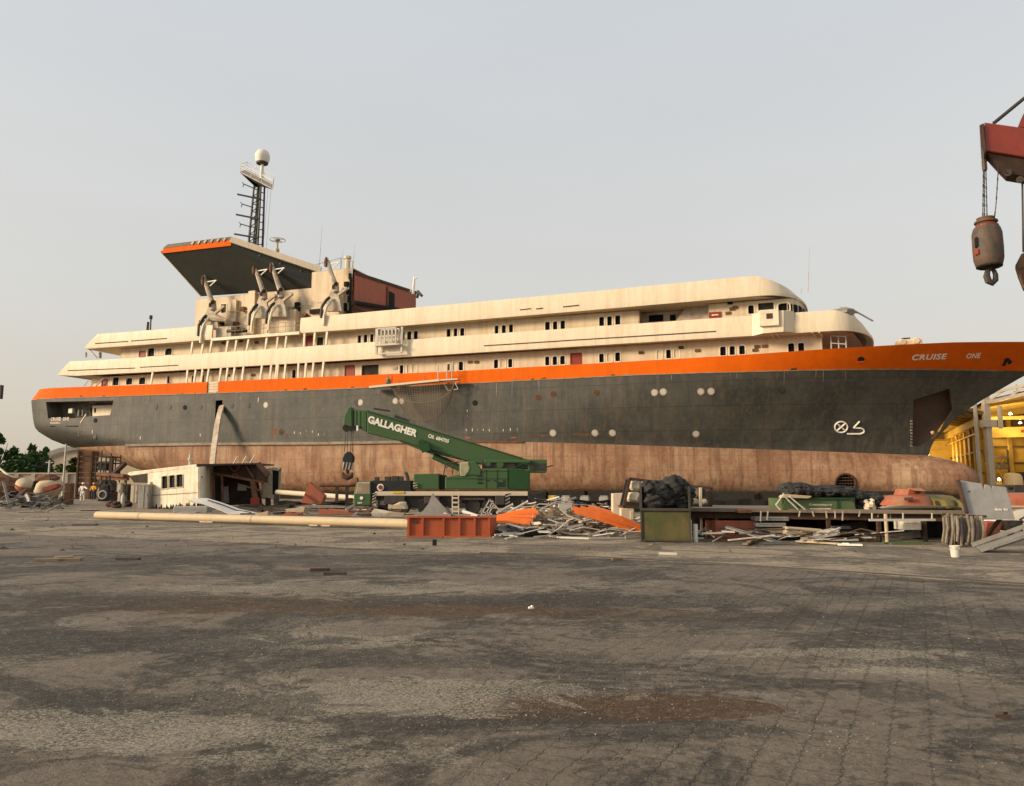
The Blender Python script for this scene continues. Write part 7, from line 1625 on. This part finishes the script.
for i,(a,b,lab) in enumerate((((783.5,494.5),(776,505),'short pale rod sloping left off the green box'),((776,505),(780.5,510),'shortest pale rod at the platform edge'),((784,496),(798,509.5),'pale rod sloping right across the green box, nearer its end'),((790,497),(805,509.5),'pale rod sloping right across the green box, farther along'))):
    mb=MB(); mb.tube(at(*a,YG-.25),at(*b,YG-.28),.022,n=6); mb.tube(at(*a,YG-.25),at(*a,YG-.25)+Vector((.01,0,.03)),.03,n=6); tag(mb.build('pale_rod','scrap1'),lab,'rod')
mb=MB(); mb.blob(at(826,488.7,YG+.3),(.1,.1,.05),3,.2); tag(mb.build('white_rag','white'),'white scrap lying on the black tarpaulins','rag')
mb=MB(); mb.blob(at(869,505.5,YG+.1),(.16,.2,.2),6,.35,9,7); tag(mb.build('sack','foam'),'tan sack under the folded tarpaulin','sack')
# lifeboat capsule
YO=21.9; lbp=at(925,510,YO); lf=thing('lifeboat','faded orange red covered lifeboat with white hull on the platform','lifeboat',(lbp.x,YO+.9,at(925,512,YO).z))
def op(x,y,dy=0): return at(x,y,YO)+Vector((0,dy,0))
mb=MB(); rows=[]
xs=[888.5,891,896,902,912,924,934,940,943]; ys=[505.5,501.5,498,496.2,495.5,495.2,495.4,499,505.5]
for x,y in zip(xs,ys):
    b=op(x,505.8); t=op(x,y); h=max(.02,t.z-b.z); wd=1.75*(.35+.65*math.sin(math.pi*(x-880)/75))
    rows.append([Vector((b.x,YO+.9-wd*.5*math.cos(math.pi*k/8)**1 if True else 0,b.z+h*min(1,(math.sin(math.pi*k/8)*1.35)))) for k in range(9)])
mb.grid(rows); mb.build('canopy','boatred',lf,smooth=True)
mb=MB(); mb.prism([op(914,495.6,.4),op(916.5,489.2,.4),op(918,488.8,.4),op(919.5,491),op(927,491),op(929,488.3,.4),op(930,488.3,.4),op(934,495.6,.4)],(0,.8,0)); mb.build('canopy_hatch','boatred',lf,bevel=.03)
mb=MB(); mb.prism([op(905.5,500.5,-.0),op(914,500,-.0),op(914,497.3,.06),op(905.5,497.8,.06)],(0,.05,0)); mb.prism([op(921,493.5,.37),op(927.5,493.3,.37),op(927,491.4,.37),op(921.5,491.6,.37)],(0,.05,0)); mb.build('canopy_window','rustdark',lf)
mb=MB(); rows=[]
for x,yt,yb,k in((887,508.5,509.8,.4),(893,505.8,510.2,.75),(905,505.2,510.3,.95),(925,505.3,510.4,1.0),(950,506.3,510.5,1.0),(964,507.2,510.5,.9)):
    t=op(x,yt); b=op(x,yb); rows.append([Vector((t.x,YO+.9-.92*k,t.z)),Vector((t.x,YO+.9-.8*k,(t.z+b.z)/2)),Vector((t.x,YO+.9-.45*k,b.z)),Vector((t.x,YO+.9+.45*k,b.z)),Vector((t.x,YO+.9+.8*k,(t.z+b.z)/2)),Vector((t.x,YO+.9+.92*k,t.z))])
mb.grid(rows,close=True); mb.add(rows[0],[tuple(range(6))]); mb.add(rows[-1],[tuple(range(6))]); mb.build('hull','white',lf,smooth=True)
mb=MB(); rows=[]
for i,x in enumerate((937,941,947,953,958,963)):
    t=op(x,(497,495.6,495.2,495.0,495.5,496.5)[i]); b=op(x,508); rows.append([Vector((t.x,YO+.05+.12*math.sin(i*2),b.z)),Vector((t.x,YO+.15,lerp(b.z,t.z,.6))),Vector((t.x,YO+.5,t.z)),Vector((t.x,YO+1.3,t.z)),Vector((t.x,YO+1.7,b.z))])
mb.grid(rows); mb.add(rows[0],[tuple(range(5))]); mb.add(rows[-1],[tuple(range(5))]); mb.build('cover','olive',lf,smooth=True)
# leaning grey plate
YQ=20.6; mb=MB(); pl=[(958.5,480),(981.5,483.6),(983.5,490.2),(985.8,484.6),(989.5,485.2),(992.3,489.6),(993.6,485.8),(1005.8,487),(1015.2,519.6),(969,519.8)]
mb.prism([at(x,y,YQ+(520-y)*.012) for x,y in pl],(0,.06,.0)); gp=mb.build('grey_plate','grey'); tag(gp,'big grey steel plate leaning with notched top edge','plate')
mb=MB(); mb.prism([at(x,y,YQ+.33) for x,y in((963,494),(970,490.8),(971,494.5),(966,496))],(0,.05,0)); mb.build('plate_hole','dark',gp)
mb=MB()
for x0,x1 in((996,1002),(1004.5,1008)): mb.prism([at(a,b,YQ+.1) for a,b in((x0,510.5),(x1,510.7),(x1,508.7),(x0,508.5))],(0,.04,0))
mb.build('paint_dab','white',gp)
mb=MB(); mb.beam(at(958,480,YQ+.42),at(967,513,YQ+.05),.07,.09); mb.build('plate_edge','rustdark',gp)
mb=MB(); mb.beam(at(1000,519,YQ+.1),Vector((at(1000,519,YQ).x,YQ+.9,0)),.08,.08); mb.build('plate_strut','rustdark',gp)
# hanging fenders
fb=at(962,545,20.2); fd=thing('fender_bundle','pale sooty bundle of hanging fabric tubes below the leaning plate','bundle',(fb.x,20.4,0))
rnd=random.Random(31)
for k in range(27):
    x=942.5+k*1.55; y0=517-rnd.uniform(0,3); y1=543+rnd.uniform(-3,6)*(1 if k>4 else .4); Y=20.2+.35*math.sin(k*1.9)
    y1=min(y1,549); a=at(x+(960-x)*.05,y0,Y+.3); b=at(x+rnd.uniform(-1.5,1.5),y1,Y); b.z=max(b.z,.03); mid=a.lerp(b,.5)+Vector((rnd.uniform(-.03,.03),-.05,0))
    mb=MB(); mb.path([a,mid,b],[.035,rnd.uniform(.026,.046),rnd.uniform(.018,.036)],8); mb.build('fabric_tube','fender',fd,smooth=True)
mb=MB(); rows=[]
for k in range(15):
    x=946+k*1.15; Y=20.12+.05*math.sin(k*1.4); rows.append([at(x,516,Y+.2),at(x,528,Y),at(x+(953-x)*.15,540,Y-.02),at(x+(953-x)*.3,546,Y)])
mb.grid(rows); mb.build('draped_sheet','fender',fd,smooth=True)
mb=MB(); mb.beam(at(942,514.5,20.5),at(986,516.5,20.5),.06,.06); mb.build('hanging_bar','rustdark',fd)
# bucket
g=gnd(955.5,557.3); mb=MB(); mb.lathe(g,[(.088,0),(.105,.24),(.112,.24),(.112,.26),(.098,.26),(.09,.22)],22); bk=mb.build('bucket','bucket',smooth=True); tag(bk,'small pale paint bucket standing before the fabric bundle','bucket')
mb=MB(); mb.path([g+Vector((.11*math.cos(a),-.02-.05*math.sin(a),.24-.09*math.sin(a))) for a in[k*math.pi/8 for k in range(9)]],.004,4); mb.build('bucket_handle','steel',bk)
mb=MB(); mb.prism([at(x,y,g.y-.108) for x,y in((955.5,549.5),(960,549.3),(960,547.2),(955.5,547.4))],(0,.01,0)); mb.build('bucket_sticker','scrap1',bk)
# ramp at the right
mb=MB(); P_=[gnd(978.5,551.5),gnd(1008,548.5)]; a=P_[0]; b=at(1040,529,18.2); a.z=.05
mb.beam(a,b,.9,.07,up=(0,0,1)); mb.beam(a+Vector((.1,-.42,.07)),b+Vector((0,-.42,.07)),.05,.10); mb.beam(a+Vector((.1,.42,.07)),b+Vector((0,.42,.07)),.05,.10); mb.beam((b.x-.2,b.y,0),b-Vector((.2,0,0)),.1,.1); tag(mb.build('metal_ramp','ramp'),'grey metal ramp rising to the right edge','ramp')
mb=MB(); q=at(986,540,21.2); mb.prism([at(x,y,21.2) for x,y in((984,541),(987,522.5),(1002.5,521.5),(998,541.5))],(0,.6,0)); mb.prism([at(x,y,21.17) for x,y in((996,522.2),(1002.5,521.5),(1000,530),(995,530))],(0,.02,0)); tag(mb.build('red_box','primer',bevel=.02),'dark red box under the leaning plate beside the fabric bundle','box')
# second lifeboat at right edge
YR=26.0; r0=at(1030,541,YR); l2=thing('lifeboat','red topped white lifeboat cut by the right edge','lifeboat',(r0.x,YR+1,0))
def rp(x,y,dy=0): return at(x,y,YR)+Vector((0,dy,0))
mb=MB(); rows=[]
for x,k in((1004,.5),(1008,.8),(1016,1),(1040,1.1),(1075,1.1),(1110,.9),(1125,.4)):
    t=rp(x,506); b=rp(x,541); b.z=.02; rows.append([Vector((t.x,YR+1-1.0*k,t.z)),Vector((t.x,YR+1-.9*k,lerp(t.z,b.z,.5))),Vector((t.x,YR+1-.5*k,b.z)),Vector((t.x,YR+1+.5*k,b.z)),Vector((t.x,YR+1+.9*k,lerp(t.z,b.z,.5))),Vector((t.x,YR+1+k,t.z))])
mb.grid(rows,close=True); mb.add(rows[0],[tuple(range(6))]); mb.add(rows[-1],[tuple(range(6))]); mb.build('hull','white',l2,smooth=True)
mb=MB(); rows=[]
for x,yt in((1006,505.5),(1008,497),(1016,494.5),(1040,493),(1080,492.5),(1115,498),(1123,505.5)):
    t=rp(x,yt); b=rp(x,506); rows.append([Vector((t.x,YR+1-.95*math.cos(math.pi*k/8),b.z+(t.z-b.z)*min(1,1.3*math.sin(math.pi*k/8)))) for k in range(9)])
mb.grid(rows); mb.build('canopy','boatred',l2,smooth=True)
mb=MB(); mb.tube(rp(1006,507,-.0),rp(1112,507,-.0),.05,n=6); mb.tube(rp(1014,524,-.0),rp(1112,524,-.0),.03,n=6); mb.tube(rp(1014,531,.05),rp(1112,530,.05),.05,n=6); mb.build('rubbing_rail','wood',l2)
mb=MB(); mb.beam(at(1003,489.5,34),at(1060,491.5,34),1.6,.42); mb.beam(at(1003,486.6,33.4),at(1060,488.6,33.4),.3,.08); mb.beam((at(1012,490,34).x,34.0,0),(at(1012,490,34).x,34.0,1.4),.3,.3); mb.beam((at(1050,490,34).x,34.0,0),(at(1050,490,34).x,34.0,1.4),.3,.3); tag(mb.build('steel_girder','steel'),'dark steel girder on props behind the red topped lifeboat','girder')
g=at(1008,530,22.5); mb=MB(); mb.tube((g.x,22.5,.1),(g.x+.5,22.6,.55),.05,n=7); mb.box((g.x+.15,22.6,.42),(.45,.4,.3)); mb.path([(g.x+.3,22.4,.6),(g.x+.6,22.4,.75),(g.x+.9,22.5,.3)],.03,5); tag(mb.build('pump_unit','machine'),'small dark pump in front of the red topped lifeboat','pump')
# below the platform
def under(x0,x1,y0,y1,Y,m,lab,name='stowed_scrap',cat='scrap',rot=0,dep=.5):
    a,b=at(x0,y1,Y),at(x1,y0,Y); zb=max(.0,a.z); h=max(.03,b.z-zb); mb=MB(); c=Vector(((a.x+b.x)/2,Y+dep/2,zb+h/2))
    Rm=Matrix.Rotation(R(rot),3,'Y'); mb.box(c,(b.x-a.x,dep,h),Rm); mb.box(c+Vector((0,-dep/2,h*.2)),((b.x-a.x)*.92,.03,h*.2),Rm); return tag(mb.build(name,m,bevel=.01),lab,cat)
under(716,758,521,541,22.6,'primer','dark red crate deep under the platform nearest the skip','dark_crate','crate',0,1.2)
for i,(y0,lab) in enumerate(((517,'top'),(523,'second'),(529,'third'),(534.5,'lowest'))): under(756+i,789-i%2*3,y0,y0+4,22.3,['scrap2','grey','davit','scrap2'][i],'grey slatted bundle, %s of the stack beside the dark red crate'%lab,'scrap_bundle','bundle')
under(787,822,528,536,22.0,'wood','tan flat case under the green box','flat_case','case',4)
under(818,840,531,537,21.6,'scrap1','pale panel leaning under the platform middle','pale_sheet','sheet',-10)
under(842,868,522,535,23,'machine','dark sheet stack under the platform middle','dark_stack','stack',-8)
under(866,880,533,546,21.6,'machine','dark round cornered case under the platform','dark_case','case')
under(878,921,533,543,22.6,'stone','grey stone slab tilted under the platform','stone_slab','slab',-7)
under(892,931,543.2,547.2,20.8,'boxgreen','green brown timber lying on the ground under the platform','timber_baulk','timber')
under(903,921,519.5,530,21.3,'scrap1','pale torn fitting hanging under the platform edge','torn_fitting','fitting')
under(740,752,509.5,513,22,'rust','rusty end box under the platform deck','end_box','box')
mb=MB(); mb.beam(at(869,520,21.1),at(935,519.8,21.1),.05,.06)
for x in(872,903,932): mb.beam(at(x,520,21.15),at(x,513,21.15),.03,.03)
tag(mb.build('hanging_rail','ltgrey'),'thin pale rail hanging below the platform edge','rail')
mb=MB(); p=at(886,522,21.5); mb.tube((p.x,21.5,0),(p.x,21.5,.8),.05,n=8); mb.tube((p.x,21.5,0),(p.x,21.5,.03),.12,n=8); tag(mb.build('prop_post','wood'),'brown upright prop under the platform','prop')
def hu(px,py): return .35
stick_heap(34,(748,880,540.5,546),(.4,1.6),['scrap2','rustdark','plank','scrap3','machine','scrap1'],'scrap_timber','flat pale or brown slat in the litter along the foot of the platform','slat','slats littering the foot of the platform',55,hu,(.04,.08),.10)
stick_heap(26,(692,730,537,542.5),(.25,.7),['scrap1','scrap2','scrap1'],'scrap_bit','pale bent offcut right beside the skip','offcut','offcuts right beside the skip',56,lambda x,y:.3,(.03,.05),.3)
for i,(a,b,m,lab,w_) in enumerate((((745,546),(762,539.5),'plank','brown plank end sticking out from under the platform',.14),((838,546.3),(862,546.8),'letter','white board lying in front of the platform',.28),((797,543),(838,545.5),'wood','long tan board in front of the platform',.16),((822,540),(858,540),'ltgrey','long pale channel under the platform',.09),((826,534),(840,528),'scrap1','pale strip leaning under the platform middle',.07),((690.5,540),(703,539.8),'white','white offcut lying beside the skip',.12),((860,540.5),(871,541),'letter','short white board near the dark case',.12))):
    mb=MB(); P_,Q_=gnd(*a),gnd(*b); P_.z=Q_.z=.05
    if i in(4,): P_,Q_=at(*a,21.3),at(*b,21.5)
    if i in(3,): P_,Q_=at(*a,21.3),at(*b,21.3)
    mb.beam(P_,Q_,w_,.04); mb.beam(P_.lerp(Q_,.2)+Vector((0,0,.03)),P_.lerp(Q_,.45)+Vector((0,0,.03)),w_*.7,.02); tag(mb.build('loose_board',m),lab,'board')
g=gnd(698,538.5); mb=MB(); mb.blob(g+Vector((0,.2,.1)),(.26,.2,.12),5,.35); tag(mb.build('green_lump','boxgreen'),'dark green crushed lump beside the skip','scrap')
mb=MB(); p=at(695.5,535,21.8); mb.tube((p.x,21.8,0),(p.x,21.8,.5),.07,n=10); mb.tube((p.x-.12,21.8,0),(p.x-.12,21.8,.62),.02,n=5); tag(mb.build('white_canister','white'),'white upright canister right behind the skip','canister')
# ================================================================== GROUND RAIL, LINES, GRAVEL
mb=MB(); rp_=[gnd(x,y) for x,y in((480,553.2),(542,555),(640,559.5),(760,566.8),(900,575.5),(1024,584.5),(1300,606))]
for a,b in zip(rp_,rp_[1:]):
    for dy,w_,h in((0,.028,.02),(.07,.014,.015)): mb.beam(a+Vector((0,dy,.012)),b+Vector((0,dy,.012)),w_,h)
tag(mb.build('ground_rail','steel'),'thin dark rail set in the paving, crossing to the right edge','rail')
mb=MB(); rp_=[gnd(x,y) for x,y in((-200,521),(160,527.5),(400,541),(640,549),(900,561),(1300,585))]
for a,b in zip(rp_,rp_[1:]): mb.beam(a+Vector((0,0,.008)),b+Vector((0,0,.008)),.04,.010)
tag(mb.build('ground_rail','steel'),'second fainter ground strip nearer the scrap heaps','rail')
rnd=random.Random(77); mb=MB()
cent=[(gnd(px,py),r) for px,py,r in((370,695,1.0),(60,728,1.2),(310,640,1.1),(350,590,3),(200,735,1.0),(520,690,.8),(850,653,1.2),(420,705,.7),(310,640,.9),(370,695,.8),(120,720,.8),(690,660,1.0),(440,600,2.0),(600,640,1.5),(250,690,.8),(800,740,.5),(90,650,1.2),(520,560,3),(760,600,2.5),(350,592,2.5),(560,705,.7))]
def stone(p,s,mi=0):
    v=[p+Vector((rnd.uniform(-1,1)*s,rnd.uniform(-1,1)*s,rnd.uniform(-.1,.2)*s)) for _ in range(3)]+[p+Vector((rnd.uniform(-.4,.4)*s,rnd.uniform(-.4,.4)*s,s*rnd.uniform(.5,1.0)))]
    mb.add(v,[(0,1,2),(0,1,3),(1,2,3),(2,0,3)],mi)
for k in range(14000):
    if rnd.random()<.86:
        c,r=cent[rnd.randrange(len(cent))]; p=c+Vector((rnd.gauss(0,r*1.1),rnd.gauss(0,r*.55),0))
    else: p=gnd(rnd.uniform(-40,1064),485+ 300/ rnd.uniform(1,6))
    if p.y<3: continue
    p.z=.003; stone(p,rnd.choice((.003,.004,.004,.005,.006,.008,.010))*(.8+p.y*.04),0 if rnd.random()<.62 else 1)
tag(mb.build('gravel',['stone','grit']),'fine grit and chips scattered over the yard','gravel',kind='stuff')
mb=MB()
for k in range(260):
    p=gnd(rnd.uniform(-20,1050),rnd.uniform(512,552)); p.z=.006; s=rnd.uniform(.03,.10); stone(p,s)
tag(mb.build('rubble_litter','scrap3'),'small broken litter scattered along the edge of the heaps','litter',kind='stuff')
